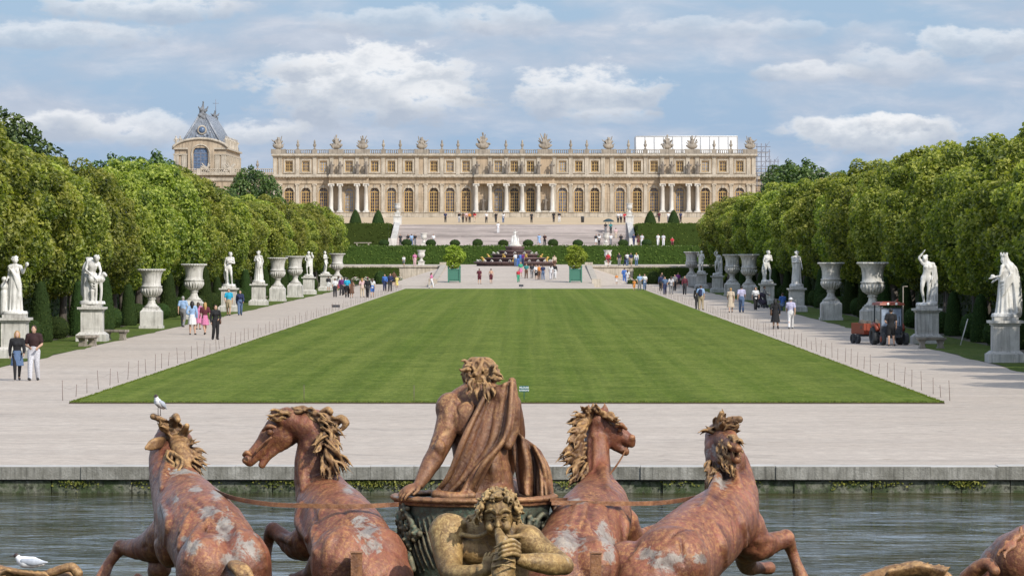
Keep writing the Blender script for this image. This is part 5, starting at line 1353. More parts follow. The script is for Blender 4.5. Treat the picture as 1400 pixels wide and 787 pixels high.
    relief(S, [((790,694),(780,722)),((842,690),(852,716),(852,744)),((768,738),(760,764)),((815,742),(824,772)),((823,600),(824,640),(830,668)),((800,690),(796,720))], 8.5); relief(S, [((814,680),(804,705),(792,732)),((832,688),(836,714),(842,738)),((808,600),(807,640)),((806,700),(812,726))], 1.7, k=.05, carve=True)
    finish('body', S, PAT_RED, t, o, .004, 3, [(790,682,10,.5),(775,728,22,.7),(752,738,13,.8),(821,716,8,1.5),(831,738,8,2.0),(826,726,8,1.5)])
    S = Sculpt(.011); rnd = random.Random(7)
    locks(S, [(808, 566, 47.4, 798, 560, 47.3), (816, 562, 47.4, 812, 557, 47.3), (822, 566, 47.4, 842, 568, 47.3), (830, 570, 47.4, 846, 576, 47.3),
              (804, 568, 47.4, 782, 570, 47.3), (802, 574, 47.4, 778, 582, 47.3), (800, 582, 47.3, 780, 598, 47.2), (798, 590, 47.3, 778, 612, 47.2),
              (796, 598, 47.3, 770, 622, 47.2), (797, 608, 47.3, 764, 634, 47.2), (797, 618, 47.3, 772, 630, 47.2), (797, 626, 47.2, 776, 655, 47.1), (799, 636, 47.2, 782, 664, 47.1), (800, 645, 47.2, 792, 672, 47.0), (800, 655, 47.2, 800, 676, 47.0)],
          rnd, 8, 4.5, (1.7, 2.9))
    chain(S, [(802, 570, 47.4, 9), (790, 590, 47.35, 10), (788, 612, 47.3, 10), (790, 640, 47.25, 9), (797, 662, 47.2, 7)], .03, ((0, 1, 0), 1.4))
    finish('mane', S, PAT_MANE, t, o)
    m = MB(); m.box(WX(807, 44.2), WX(822, 44.2), 44.05, 44.2, -.5, WZ(755, 44.2)); m.box(WX(806, 44.2), WX(823, 44.2), 44.04, 44.21, WZ(755, 44.2), WZ(753.5, 44.2))
    for i in range(len(m.v)): m.v[i] = (m.v[i][0] - o.x, m.v[i][1] - o.y, m.v[i][2] - o.z)
    m.build('support_post', PAT_RED, t)
    # ---- horse 4, far right
    t = horse_base('horse_statue', 'rightmost rearing rust-red horse with raised bent foreleg and tossed head', 950, 46); o = t.location
    S = Sculpt(VX)
    chain(S, [(890, 810, 44.9, 60), (908, 785, 45.2, 60), (934, 757, 45.7, 56), (964, 731, 46.3, 53), (988, 709, 46.8, 46), (1000, 688, 47.1, 38), (1001, 665, 47.3, 33), (996, 640, 47.4, 30), (988, 615, 47.5, 25), (984, 596, 47.6, 20)], .06)
    eb(S, 918, 768, 44.95, 54, 50, 50, k=.03); eb(S, 858, 785, 45.1, 42, 50, 46, k=.03)
    chain(S, [(868, 748, 44.8, 3), (873, 765, 44.5, 5), (872, 800, 44.3, 8)], .04, carve=True)
    eb(S, 972, 708, 46.8, 24, 30, 28, k=.06); eb(S, 1008, 712, 46.8, 26, 32, 38, k=.06)
    chain(S, [(985, 678, 46.9, 8), (962, 698, 46.4, 8), (930, 718, 45.6, 8)], .06)
    chain(S, [(984, 598, 47.6, 18), (992, 602, 47.3, 14), (1001, 608, 47.0, 9.5), (1009, 613, 46.8, 5.5)], .025)
    eb(S, 1004, 632, 47.2, 16, 16, 26, k=.03)
    chain(S, [(1000, 622, 47.0, 8), (1008, 628, 46.9, 6)], .015)
    chain(S, [(990, 596, 47.3, 7), (1000, 594, 47.2, 7), (1010, 604, 47.1, 2.5)], .01, ((0, 1, .2), 1.6))
    chain(S, [(1018, 724, 47.0, 30), (1034, 744, 47.1, 23), (1054, 742, 47.2, 15), (1074, 737, 47.3, 11.5), (1082, 752, 47.4, 8), (1088, 768, 47.4, 7.5), (1096, 790, 47.4, 10)], .03)
    eb(S, 1074, 735, 47.3, 12, k=.02)
    chain(S, [(1020, 750, 47.2, 18), (1022, 772, 47.6, 13), (1040, 776, 47.8, 8), (1052, 776, 47.9, 9)], .03)
    for a, b in (((1012, 690), (1024, 722)), ((985, 720), (1000, 755)), ((900, 735), (940, 750))):
        chain(S, [(a[0], a[1], 46.3, 2), ((a[0] + b[0]) / 2 + 3, (a[1] + b[1]) / 2, 46.2, 3.5), (b[0], b[1], 46.1, 2)], .03, carve=True)
    relief(S, [((1000,688),(1012,714),(1018,744)),((974,714),(986,744),(992,770)),((950,728),(956,756)),((926,744),(905,758),(894,782)),((1034,738),(1056,737)),((985,640),(976,670),(962,694)),((1004,640),(1010,665)),((880,745),(866,765))], 8.5); relief(S, [((990,688),(1002,716),(1004,750)),((962,714),(968,748)),((940,722),(915,735)),((1024,724),(1036,752)),((930,735),(935,770))], 1.7, k=.05, carve=True)
    finish('body', S, PAT_RED, t, o, .004, 4, [(985,622,6,2),(968,598,6,1.4),(969,628,8,.8),(992,662,12,.8),(900,754,16,.9),(915,748,14,.7),(880,742,14,.5),(948,750,10,.7)])
    S = Sculpt(.011); rnd = random.Random(9)
    locks(S, [(980, 592, 47.5, 984, 566, 47.4), (986, 590, 47.4, 1010, 574, 47.2), (984, 588, 47.5, 960, 588, 47.4), (990, 592, 47.3, 1008, 582, 47.2),
              (986, 610, 47.2, 1002, 640, 47.0), (984, 622, 47.1, 994, 648, 46.9), (978, 640, 47.1, 970, 665, 46.9), (976, 650, 47.1, 962, 685, 46.9), (980, 655, 47.0, 978, 680, 46.8), (972, 632, 47.2, 968, 652, 47.0), (996, 600, 47.1, 1014, 618, 46.9), (990, 604, 47.1, 1000, 628, 46.95), (984, 606, 47.15, 992, 634, 47.0), (994, 622, 47.0, 1000, 648, 46.9), (998, 598, 47.0, 1013, 606, 46.8), (1000, 604, 46.95, 1010, 622, 46.8), (988, 584, 47.3, 992, 568, 47.2)],
          rnd, 8, 4.5, (1.7, 2.9))
    chain(S, [(984, 590, 47.5, 8), (984, 576, 47.4, 6), (986, 564, 47.35, 3)], .012); chain(S, [(986, 584, 47.4, 8), (998, 576, 47.3, 7), (1011, 573, 47.25, 5)], .012)
    finish('mane', S, PAT_MANE, t, o)
    # ---- fifth animal at the right edge and the low sea creature beside it
    t = empty('sea_creature_statue', (WX(1440, 46), 46, -.5), 0, 'brown scaly sea creature statue cut by the right edge of the picture', 'sea creature statue'); o = t.location
    S = Sculpt(.02)
    chain(S, [(1345, 800, 46, 26), (1375, 778, 46, 38), (1415, 770, 46, 55), (1470, 790, 46.2, 70)], .06)
    eb(S, 1405, 765, 45.8, 46, 40, 44, k=.06); chain(S, [(1322, 790, 45.6, 12), (1338, 776, 45.5, 11), (1352, 770, 45.4, 8), (1360, 780, 45.3, 8)], .03)
    eb(S, 1348, 780, 45.25, 7, k=.01, carve=True)
    rnd = random.Random(2)
    locks(S, [(1395, 725, 45.4, 1380, 752, 45.2), (1380, 745, 45.3, 1366, 765, 45.2)], rnd, 2, 5, (3, 4))
    finish('body', S, PAT_RED, t, o, .006, 6)
    t = empty('sea_creature_statue', (WX(1240, 45), 45, -.5), 0, 'low ochre sea creature back with a ribbed crest at the bottom right of the pool', 'sea creature statue'); o = t.location
    S = Sculpt(.014)
    chain(S, [(1180, 795, 45, 10), (1215, 787, 45, 14), (1255, 786, 45, 20), (1290, 796, 45, 16)], .04)
    for i in range(16):
        x = 1212 + i * 5; y = 772 + abs(i - 8) * .9
        chain(S, [(x, y + 10, 44.8, 3.5), (x + 5, y + 1, 44.75, 3), (x + 12, y - 4 + (i % 3), 44.8, 1.5)], .008)
    finish('body', S, PAT_MANE, t, o, .006, 7)
    t = empty('sea_creature_statue', (WX(40, 45), 45, -.5), 0, 'ochre sea creature with curled fin at the lower left, under a gull', 'sea creature statue'); o = t.location
    S = Sculpt(.014)
    chain(S, [(-25, 785, 45, 18), (8, 788, 45, 14), (45, 795, 45, 14), (85, 795, 45, 16), (118, 806, 45, 12)], .04)
    chain(S, [(60, 786, 44.8, 6), (80, 779, 44.8, 6), (97, 775, 44.8, 6.5), (106, 784, 44.8, 7)], .015)
    for i in range(7): chain(S, [(2 + i * 8, 784 + i, 44.75, 3), (10 + i * 8, 779 + i * .8, 44.7, 3.2), (20 + i * 8, 784 + i, 44.7, 2)], .01)
    finish('body', S, PAT_MANE, t, o, .006, 8)

def build_apollo():
    t = empty('driver_statue', (WX(655, 46), 46, WZ(690, 46)), 0, 'seated red-brown figure in the chariot seen from behind, cloak over his right shoulder', 'statue'); o = t.location
    S = Sculpt(.0115)
    # torso
    F = (0, 1, 0)
    chain(S, [(660, 690, 46.1, 46), (659, 660, 46.1, 43), (658, 630, 46.1, 37), (655, 600, 46.15, 39), (654, 572, 46.2, 42), (655, 556, 46.2, 38)], .05, (F, 1.35))
    chain(S, [(615, 560, 46.15, 18), (630, 550, 46.2, 19), (655, 546, 46.2, 20), (684, 546, 46.2, 18), (696, 552, 46.2, 16)], .05)
    chain(S, [(655, 552, 46.15, 17), (656, 535, 46.15, 13.5), (656, 520, 46.2, 13)], .03)
    eb(S, 636, 572, 45.96, 17, 12, 24, (0, .25, 0), k=.035); eb(S, 676, 572, 45.96, 17, 12, 24, (0, -.25, 0), k=.035)   # shoulder blades
    eb(S, 640, 640, 45.92, 14, 10, 30, k=.05); eb(S, 672, 640, 45.92, 14, 10, 30, k=.05)                      # small of the back
    chain(S, [(656, 548, 45.82, 2.5), (657, 585, 45.74, 3.5), (658, 625, 45.70, 4.5), (659, 660, 45.72, 5)], .03, carve=True)   # spine furrow
    eb(S, 640, 682, 45.95, 26, 28, 20, k=.05); eb(S, 680, 682, 45.95, 26, 28, 20, k=.05)
    # left arm with weight on the rim
    chain(S, [(620, 557, 46.12, 20), (615, 575, 46.05, 18.5), (607, 597, 45.98, 15.5), (598, 618, 45.9, 13.5), (590, 632, 45.85, 13.2), (581, 648, 45.75, 10.5), (573, 662, 45.68, 7.5)], .025)
    eb(S, 616, 560, 46.1, 20, 20, 24, (0, -.3, 0), k=.03); eb(S, 601, 612, 45.8, 8, 7, 12, k=.02); eb(S, 594, 628, 45.82, 11, 9, 16, (0, .5, 0), k=.02)
    chain(S, [(628, 585, 45.8, 1.5), (622, 572, 45.8, 2), (624, 560, 45.8, 1.5)], .015, carve=True)
    hand(S, W(572, 662, 45.66), None, W(546, 676, 45.55) - W(572, 662, 45.66), Vector((-.1, -.45, 1)), .27, .35, side=1)
    # right arm, forward and hidden, thigh and knee
    chain(S, [(694, 555, 46.2, 18), (704, 585, 46.35, 14), (702, 618, 46.5, 12), (692, 645, 46.9, 10), (685, 640, 47.3, 8)], .03)
    chain(S, [(685, 680, 46.3, 26), (702, 674, 46.7, 20), (708, 670, 47.2, 16), (706, 700, 47.4, 13)], .04)
    chain(S, [(640, 682, 46.3, 26), (636, 676, 46.8, 20), (630, 668, 47.3, 16), (630, 700, 47.5, 12)], .04)
    # head turned a little to the left, leaning back
    hc = W(656, 510, 46.25); m = 46.2 / FPX
    S.ell(hc, [18.5 * m, 21 * m, 22 * m], None, .02)
    fw = Vector((-.62, .78, .05))
    S.ell(hc + fw * 7 * m + Vector((0, 0, -10 * m)), [13 * m, 13 * m, 15 * m], None, .02)
    face(S, hc + Vector((0, 0, -1 * m)), fw, Vector((.05, 0, 1)), 21 * m, .01)
    relief(S, [((603, 596), (594, 622)), ((642, 560), (637, 590), (640, 615)), ((618, 545), (612, 562), (612, 582)), ((668, 612), (674, 640), (672, 665))], 5, k=.03); relief(S, [((623, 552), (626, 572), (622, 592)), ((606, 588), (604, 606)), ((650, 556), (645, 585))], 1.6, k=.02, carve=True)
    finish('body', S, PAT_BROWN, t, o, .002, 5)
    # hair: short thick curls tied back
    S = Sculpt(.0095); rnd = random.Random(11)
    S.ell(hc + Vector((1.5 * m, -2 * m, 2 * m)), [18.5 * m, 19 * m, 19.5 * m], None, .01)
    for i in range(30):      # strands combed from the crown, curling at the nape
        a = 2 * math.pi * i / 30 + rnd.uniform(-.06, .06); fr = math.sin(a) > .45; P_ = []; low_ = -.1 if fr else -.75
        for j, e in enumerate((1.45, .95, .45, (low_ + .45) / 2, low_)):
            w = a + .30 * math.sin(j * 1.7 + i * 1.9) + rnd.uniform(-.05, .05); r_ = (19.5, 20.8 + (i % 3) * .7, 21.4 + (i % 2), 22.4, 24 + rnd.uniform(-1, 3))[j] * m
            P_.append(hc + Vector((math.cos(w) * math.cos(e) * r_, math.sin(w) * math.cos(e) * r_, math.sin(e) * r_ + 1 * m)))
        S.tube(P_, [2.0 * m, 2.5 * m, 2.9 * m, 3.0 * m, 2.0 * m], .003)
    for i in range(46):
        a = rnd.uniform(-math.pi, .3); e = rnd.uniform(-.7, .35); dv = Vector((math.cos(a) * math.cos(e), math.sin(a) * math.cos(e), math.sin(e))); p = hc + dv * 23 * m
        tg = Vector((rnd.uniform(-1, 1), rnd.uniform(-1, 1), -.6)); tg = (tg - dv * tg.dot(dv)).normalized()
        lock(S, p - dv * 2 * m, p + tg * rnd.uniform(5, 8) * m + dv * 2 * m, rnd.uniform(1.9, 2.8) * m, rnd, .5, .004, .7)
    locks(S, [(648, 520, 45.95, 640, 540, 45.9), (655, 522, 45.9, 652, 545, 45.85), (664, 522, 45.9, 668, 546, 45.8), (672, 516, 45.95, 688, 522, 45.85), (668, 525, 45.9, 676, 540, 45.8), (676, 508, 46, 687, 513, 45.9), (640, 505, 46, 630, 508, 46), (642, 498, 46.1, 634, 497, 46.1), (675, 500, 46.1, 679, 503, 46)], rnd, 3, 3, (2.2, 3.0), .22)
    finish('hair', S, PAT_MANE, t, o)
    # cloak: sheet over the back and a second fall hanging from the right arm
    S = Sculpt(.0115); rnd = random.Random(12)
    tops = [(662, 541), (668, 537), (676, 533), (684, 529), (691, 525), (698, 523), (702, 524)]
    mids = [(633, 600), (644, 604), (655, 606), (667, 607), (678, 604), (688, 598), (698, 585)]
    low = [(613, 650), (619, 652), (626, 654), (634, 652), (643, 648), (655, 640), (672, 627)]
    end = [(594, 674), (600, 676), (607, 678), (615, 679), (624, 679), (634, 678), (648, 674)]
    def fabric(rows, n, r, amp, folds, depth, ph=0.0, k=.012):
        """cloth as closely laid strands; rows: polylines across (top to bottom), folds: their number"""
        R_ = [catmull([(p[0], p[1], 0) for p in row], [1] * len(row), 1e9)[0] for row in rows]
        for i in range(n):
            u = i / (n - 1); q = []
            for j, row in enumerate(rows):
                uu = u + .035 * math.sin(j * 1.9 + u * 9 + ph) * math.sin(math.pi * u); uu = min(max(uu, 0), 1)
                x = np.interp(uu, np.linspace(0, 1, len(row)), [p[0] for p in row]); y = np.interp(uu, np.linspace(0, 1, len(row)), [p[1] for p in row])
                w = uu * folds + .55 * math.sin(uu * 7 + ph) + .12 * j
                f = abs(math.sin(math.pi * w)) ** .8 * (.7 + .5 * math.sin(uu * 13 + ph * 2 + j))
                q.append((x, y, depth[j] - amp * f * (.35 + .65 * min(1, j / 2 + .2)), r * (.85 if j in (0, len(rows) - 1) else 1)))
            chain(S, q, k)
    fabric([tops, mids, low, end], 44, 3.3, .17, 4.6, [45.94, 45.84, 45.82, 45.84], .4, .008)
    chain(S, [(684, 540, 45.95, 14), (694, 545, 46.0, 13), (700, 560, 46.0, 11), (700, 590, 46.0, 9), (694, 608, 45.95, 7)], .03)
    chain(S, [(700, 521, 46.0, 5.5), (703, 540, 46.0, 5.5), (705, 565, 46.0, 5.0), (704, 590, 46.0, 5)], .015)
    chain(S, [(596, 676, 45.7, 7), (620, 679, 45.66, 7), (645, 677, 45.68, 6)], .02)
    # hanging fall
    tp = [(702, 592), (706, 592), (711, 595), (716, 600), (722, 604), (728, 608), (733, 612), (738, 617)]
    md = [(704, 625), (711, 628), (719, 630), (727, 631), (734, 634), (741, 638), (747, 641), (751, 646)]
    bt = [(711, 672), (717, 675), (724, 677), (731, 676), (738, 677), (745, 680), (752, 684), (757, 698)]
    fabric([tp, md, bt], 34, 2.7, .20, 5.2, [46.16, 46.14, 46.12], 1.7, .010)
    chain(S, [(700, 590, 46.15, 6), (706, 588, 46.3, 6), (704, 580, 46.4, 7)], .02)
    chain(S, [(755, 685, 46.0, 5), (759, 697, 45.95, 4), (758, 708, 45.95, 3), (754, 712, 45.95, 2)], .01)
    finish('cloak', S, PAT_BROWN, t, o, .0015, 15)

def build_chariot():
    cx, cy = WX(648, 45.9), 46.1; m = 45.5 / FPX
    zr = WZ(680, 45.9)
    t = empty('chariot_statue', (cx, cy, -.5), 0, 'dark greenish tub-shaped chariot with a rounded rim under the seated figure', 'chariot statue')
    o = t.location
    S = Sculpt(.014)
    zz = zr + .5
    prof = [(0, .60, .55), (.9, .66, .62), (1.3, .72, .7), (zz - .35, .76, .76), (zz - .08, .80, .80), (zz - .03, .80, .80)]
    S.loft((0, 0, 0), [(z, a, b) for z, a, b in prof], .02)
    # feather-like reliefs sweeping up both sides
    rnd = random.Random(21)
    for s in (-1, 1):
        for i in range(15):
            a0 = -math.pi / 2 + s * (0.25 + i * .085); a1 = a0 + s * .22
            z0 = zz - .62 - .02 * i; z1 = zz - .16 - .01 * i
            P = lambda a, z, r: Vector((math.cos(a) * r, math.sin(a) * r, z))
            S.tube([P(a0, z0, .745), P((a0 + a1) / 2, (z0 + z1) / 2 - .03, .77), P(a1, z1, .79)], [.008, .022, .009], .01)
    link_mesh('bowl', S.mesh('bowl', (0, 0, 0), .003, 9), PAT_DARK, t)
    # rim: flat rolled plate with a groove
    S = Sculpt(.014)
    n = 40
    for i in range(n):
        a = 2 * math.pi * i / n; b = 2 * math.pi * (i + 1) / n
        p = Vector((math.cos(a) * .82, math.sin(a) * .82, zz)); q = Vector((math.cos(b) * .82, math.sin(b) * .82, zz))
        S.tube([p, q], [.055, .055], .02, ((0, 0, 1), 1.8)); S.tube([p * 1.0 + Vector((0, 0, -.045)), q + Vector((0, 0, -.045))], [.022, .022], .01)
    link_mesh('rim', S.mesh('rim', (0, 0, 0), .003, 10), PAT_BROWN, t)
    # carved flower garlands on both flanks
    for s, a0, cnt in ((-1, math.pi + .52, 34), (1, -.50, 22)):
        S = Sculpt(.012); rnd = random.Random(30 + s)
        for i in range(cnt):
            z = zz - .12 - i * .038 if s < 0 else zz - .22 - i * .03
            a = a0 + rnd.uniform(-.26, .26); rr = .81 - .1 * (i / cnt) + rnd.uniform(-.01, .03)
            c = Vector((math.cos(a) * rr, math.sin(a) * rr, z)); nrm = Vector((math.cos(a), math.sin(a), .1)).normalized()
            q = rnd.uniform(.045, .075); u = nrm.cross(Vector((0, 0, 1))).normalized(); w = nrm.cross(u)
            S.ell(c, [q * .8] * 3, None, .01)
            for kx in range(6):
                th = kx * math.pi / 3 + rnd.random()
                S.ell(c + (u * math.cos(th) + w * math.sin(th)) * q * .9 + nrm * q * .25, [q * .42] * 3, None, .004)
            S.ell(c + nrm * q * .8, [q * .3] * 3, None, .004)
        # scroll
        for j in range(3):
            zc = zz - .3 - j * .42
            P = [Vector((math.cos(a0 + .18 * math.cos(u)) * (.80 + .02), math.sin(a0 + .18 * math.cos(u)) * (.8 + .02), zc + .14 * math.sin(u))) for u in [k * .9 for k in range(7)]]
            S.tube(P, [.035, .035, .03, .03, .026, .022, .018], .01)
        link_mesh('flower_garland', S.mesh('flower_garland', (0, 0, 0), .002, 3), PAT_DARK, t)
    # floor inside
    mb = MB(); mb.lathe([(.78, 0), (.78, .02)], 32, (0, 0, zz - .35)); mb.build('chariot_floor', PAT_BROWN, t)

def build_triton():
    t = empty('horn_blower_statue', (WX(680, 44), 44, WZ(830, 44)), 0, 'ochre gold sea god blowing a conch shell in front of the chariot', 'statue'); o = t.location
    m = 43.7 / FPX
    S = Sculpt(.0095)
    hc = W(681, 704, 43.75)
    fw = Vector((0, -1, -.28)).normalized(); up = Vector((0, -.28, 1)).normalized()
    S.ell(hc, [22 * m, 25 * m, 28 * m], (.28, 0, 0), .02)
    S.ell(hc + fw * 9 * m - up * 13 * m, [16.5 * m, 14 * m, 15 * m], None, .02)
    face(S, hc, fw, up, 24.5 * m, .009)
    for q in (-1, 1):   # puffed cheeks and heavy brows
        S.ell(hc + Vector((q * 11 * m, -16 * m, -15 * m)), [6.5 * m] * 3, None, .016)
        S.tube([hc + Vector((q * 3 * m, -25 * m, 4.5 * m)), hc + Vector((q * 9 * m, -25.5 * m, 9 * m)), hc + Vector((q * 17 * m, -20 * m, 6 * m))], [2.6 * m, 3.2 * m, 1.8 * m], .008)
    # torso
    chain(S, [(672, 800, 44.3, 50), (672, 770, 44.3, 52), (670, 748, 44.25, 48), (674, 733, 44.1, 34)], .05, ((0, 1, 0), 1.3))
    chain(S, [(618, 728, 44.15, 22), (645, 734, 44.15, 27), (676, 736, 44.1, 25), (704, 736, 44.1, 24), (722, 738, 44.1, 18)], .05)
    chain(S, [(678, 736, 44.05, 20), (680, 718, 43.95, 17), (681, 706, 43.85, 17)], .03)
    eb(S, 648, 752, 43.95, 24, 14, 19, (0, .3, 0), k=.03); eb(S, 692, 755, 43.95, 22, 14, 18, (0, -.3, 0), k=.03)   # chest muscles
    chain(S, [(671, 738, 43.72, 2), (671, 760, 43.66, 4), (672, 785, 43.7, 4)], .03, carve=True)
    for q in (-1, 1): chain(S, [(674 + q * 4, 726, 43.75, 3.5), (674 + q * 22, 733, 43.78, 3), (674 + q * 42, 731, 43.9, 3.5)], .015)   # collar bones
    # viewer-left arm: big shoulder, down, forearm across to the hand at the shell
    eb(S, 612, 727, 44.0, 25, 22, 26, k=.03); eb(S, 622, 716, 44.0, 16, 15, 12, k=.03)
    chain(S, [(610, 730, 44.0, 24), (612, 750, 43.9, 21), (614, 768, 43.8, 18.5), (618, 782, 43.65, 15), (634, 786, 43.5, 14), (650, 783, 43.4, 12), (664, 779, 43.35, 9)], .025)
    eb(S, 606, 748, 43.85, 12, 11, 18, k=.02); chain(S, [(622, 738, 43.66, 2), (621, 752, 43.6, 2.8), (626, 764, 43.6, 2)], .015, carve=True)
    hand(S, W(663, 780, 43.36), None, Vector((.30, .05, 1)), Vector((-.25, -1, .05)), .21, .35, side=-1)
    # viewer-right arm: elbow out, forearm back to the shell
    eb(S, 722, 738, 44.0, 21, 20, 21, k=.03)
    chain(S, [(722, 738, 44.0, 20), (738, 750, 43.95, 17.5), (756, 762, 43.85, 15), (768, 770, 43.7, 13.5), (772, 773, 43.6, 12.5)], .025)
    chain(S, [(770, 772, 43.62, 13), (756, 771, 43.45, 15.5), (738, 769, 43.35, 14), (722, 767, 43.3, 11), (710, 765, 43.28, 8.5)], .02)
    eb(S, 774, 774, 43.6, 9, k=.02)
    hand(S, W(709, 765, 43.27), None, Vector((-.75, -.1, .75)), Vector((.3, -1, .35)), .22, .45, side=1)
    finish('body', S, PAT_GOLD, t, o, .0018, 11)
    # hair and beard curls
    S = Sculpt(.0085); rnd = random.Random(14)
    S.ell(hc + Vector((0, 5 * m, 7 * m)), [25 * m, 25 * m, 26 * m], None, .01)
    for i in range(120):
        a = rnd.uniform(0, 2 * math.pi); e = rnd.uniform(-.25, 1.45)
        dv = Vector((math.cos(a) * math.cos(e), math.sin(a) * math.cos(e), math.sin(e)))
        if dv.y < -.35 and dv.z < .62: continue
        p = hc + Vector((dv.x * 26 * m, dv.y * 27 * m + 2 * m, dv.z * 29 * m + 4 * m))
        tg = Vector((rnd.uniform(-1, 1), rnd.uniform(-1, .3), rnd.uniform(-.8, .5))); tg = (tg - dv * tg.dot(dv)).normalized()
        lock(S, p - dv * 2 * m, p + tg * rnd.uniform(8, 14) * m + dv * rnd.uniform(0, 5) * m, rnd.uniform(2.6, 4.0) * m, rnd, .4, .005, .5)
    locks(S, [(656, 690, 43.7, 652, 708, 43.6), (655, 700, 43.7, 650, 716, 43.7), (706, 692, 43.7, 712, 706, 43.6), (707, 702, 43.7, 710, 720, 43.7), (653, 706, 43.8, 640, 714, 43.8), (708, 694, 43.8, 716, 700, 43.8),
              (668, 676, 43.4, 660, 684, 43.3), (680, 674, 43.4, 676, 683, 43.25), (692, 676, 43.4, 698, 684, 43.3)], rnd, 3, 3, (2.4, 3.6), .35)
    finish('hair', S, PAT_GOLD, t, o)
    # conch
    S = Sculpt(.009)
    chain(S, [(681, 725, 43.42, 4.5), (684, 734, 43.3, 7.5), (689, 745, 43.2, 10.5), (690, 760, 43.18, 15), (688, 776, 43.15, 17), (686, 786, 43.1, 13)], .01)
    eb(S, 689, 764, 42.98, 9, 14, 9, k=.01, carve=True)
    for i in range(4):
        chain(S, [(676 - i, 748 + i * 9, 43.1, 1.4), (688, 745 + i * 9, 42.98 - i * .02, 1.5), (702 + i, 749 + i * 9, 43.1, 1.4)], .02)
    for i in range(4):      # fingers laid over the shell
        chain(S, [(710, 744 + i * 5, 43.2, 3.0), (700, 738 + i * 6, 43.0, 3.2), (689, 741 + i * 6, 42.93, 2.8), (682, 746 + i * 6, 42.99, 2.2)], .005)
    finish('conch_shell', S, PAT_GOLD, t, o, .002, 12)

def strap(name, label, pts, w=3.0):
    P = [W(*p) for p in pts]; Q, _ = catmull(P, [1] * len(P), .08)
    o = Vector(P[0]); mb = MB(); vs = []; fs = []
    for i, q in enumerate(Q):
        q = Vector(q) - o; h = w * q.length * 0 + w * 46 / FPX
        vs += [q + Vector((0, -.012, h)), q + Vector((0, -.012, -h)), q + Vector((0, .012, -h)), q + Vector((0, .012, h))]
    for i in range(len(Q) - 1):
        a, b = i * 4, i * 4 + 4
        for k in range(4): fs.append((a + k, a + (k + 1) % 4, b + (k + 1) % 4, b + k))
    fs.append((3, 2, 1, 0)); fs.append(tuple(len(vs) - 4 + k for k in range(4)))
    mb.add(vs, fs)
    ob = mb.build(name, PAT_RED, None, o)
    return tag(ob, label, 'rein')
def build_reins():
    strap('rein', 'dark rein strap running from the leftmost horse neck to the chariot', [(213, 676, 46.9), (232, 666, 46.6), (255, 661, 46.6), (285, 668, 46.3), (320, 681, 45.9), (370, 689, 45.5), (420, 691, 45.35), (470, 692, 45.3), (510, 691, 45.35), (545, 689, 45.5)])
    strap('rein', 'red rein strap running from the chariot to the rightmost horse neck', [(754, 687, 45.6), (800, 687, 45.75), (850, 688, 45.9), (900, 687, 46.2), (940, 682, 46.5), (965, 676, 46.7), (995, 671, 46.75), (1020, 666, 47.0)])
    strap('rein', 'red rein strap rising from the chariot to the mouth of the third horse', [(752, 683, 45.7), (785, 681, 46.2), (806, 672, 46.9), (825, 657, 47.1), (840, 640, 47.2), (850, 625, 47.35), (857, 612, 47.4)], 2.2)

GULL_W = plain('gull_white', (.78, .78, .78), .6); GULL_G = plain('gull_grey', (.42, .45, .50), .6); GULL_K = plain('gull_dark', (.05, .03, .025), .5)
def gull(px, py, d, rz, label, standing=True):
    """origin at the feet; body length .38 m"""
    t = empty('gull', W(px, py, d), rz, label, 'gull'); t.scale = (.64,) * 3 if standing else (.86,) * 3
    h = .13 if standing else .02
    S = Sculpt(.008)
    if standing:
        S.tube([(-.13, 0, h + .0), (-.06, 0, h + .05), (.03, 0, h + .10), (.07, 0, h + .16), (.075, 0, h + .19)], [.03, .062, .062, .036, .032], .02)
    else:
        S.tube([(-.17, 0, h + .06), (-.06, 0, h + .07), (.05, 0, h + .075), (.11, 0, h + .11), (.13, 0, h + .14)], [.03, .068, .07, .04, .032], .02)
    link_mesh('body', S.mesh('body'), GULL_W, t)
    S = Sculpt(.008); hx, hz = (.083, h + .20) if standing else (.14, h + .15)
    S.ell((hx, 0, hz), [.036, .032, .032]); link_mesh('head', S.mesh('head'), GULL_K, t)
    S = Sculpt(.008)
    for s in (-1, 1):
        if standing: S.tube([(.04, s * .05, h + .11), (-.05, s * .055, h + .06), (-.17, s * .03, h - .02)], [.03, .045, .012], .01, ((0, 1, 0), 1.8))
        else: S.tube([(.06, s * .055, h + .09), (-.06, s * .06, h + .08), (-.22, s * .02, h + .07)], [.03, .045, .012], .01, ((0, 1, 0), 1.8))
    link_mesh('wing', S.mesh('wing'), GULL_G, t)
    mb = MB(); mb.tube([(hx + .03, 0, hz), (hx + .085, 0, hz - .012)], [.01, .003], 6); mb.build('beak', GULL_K, t)
    if standing:
        for s in (-1, 1):
            mb = MB(); mb.tube([(-.01, s * .025, 0), (-.01, s * .025, h + .03)], .006, 6); mb.cbox(.01, s * .025, .004, .05, .03, .008); mb.build('leg', GULL_K, t)
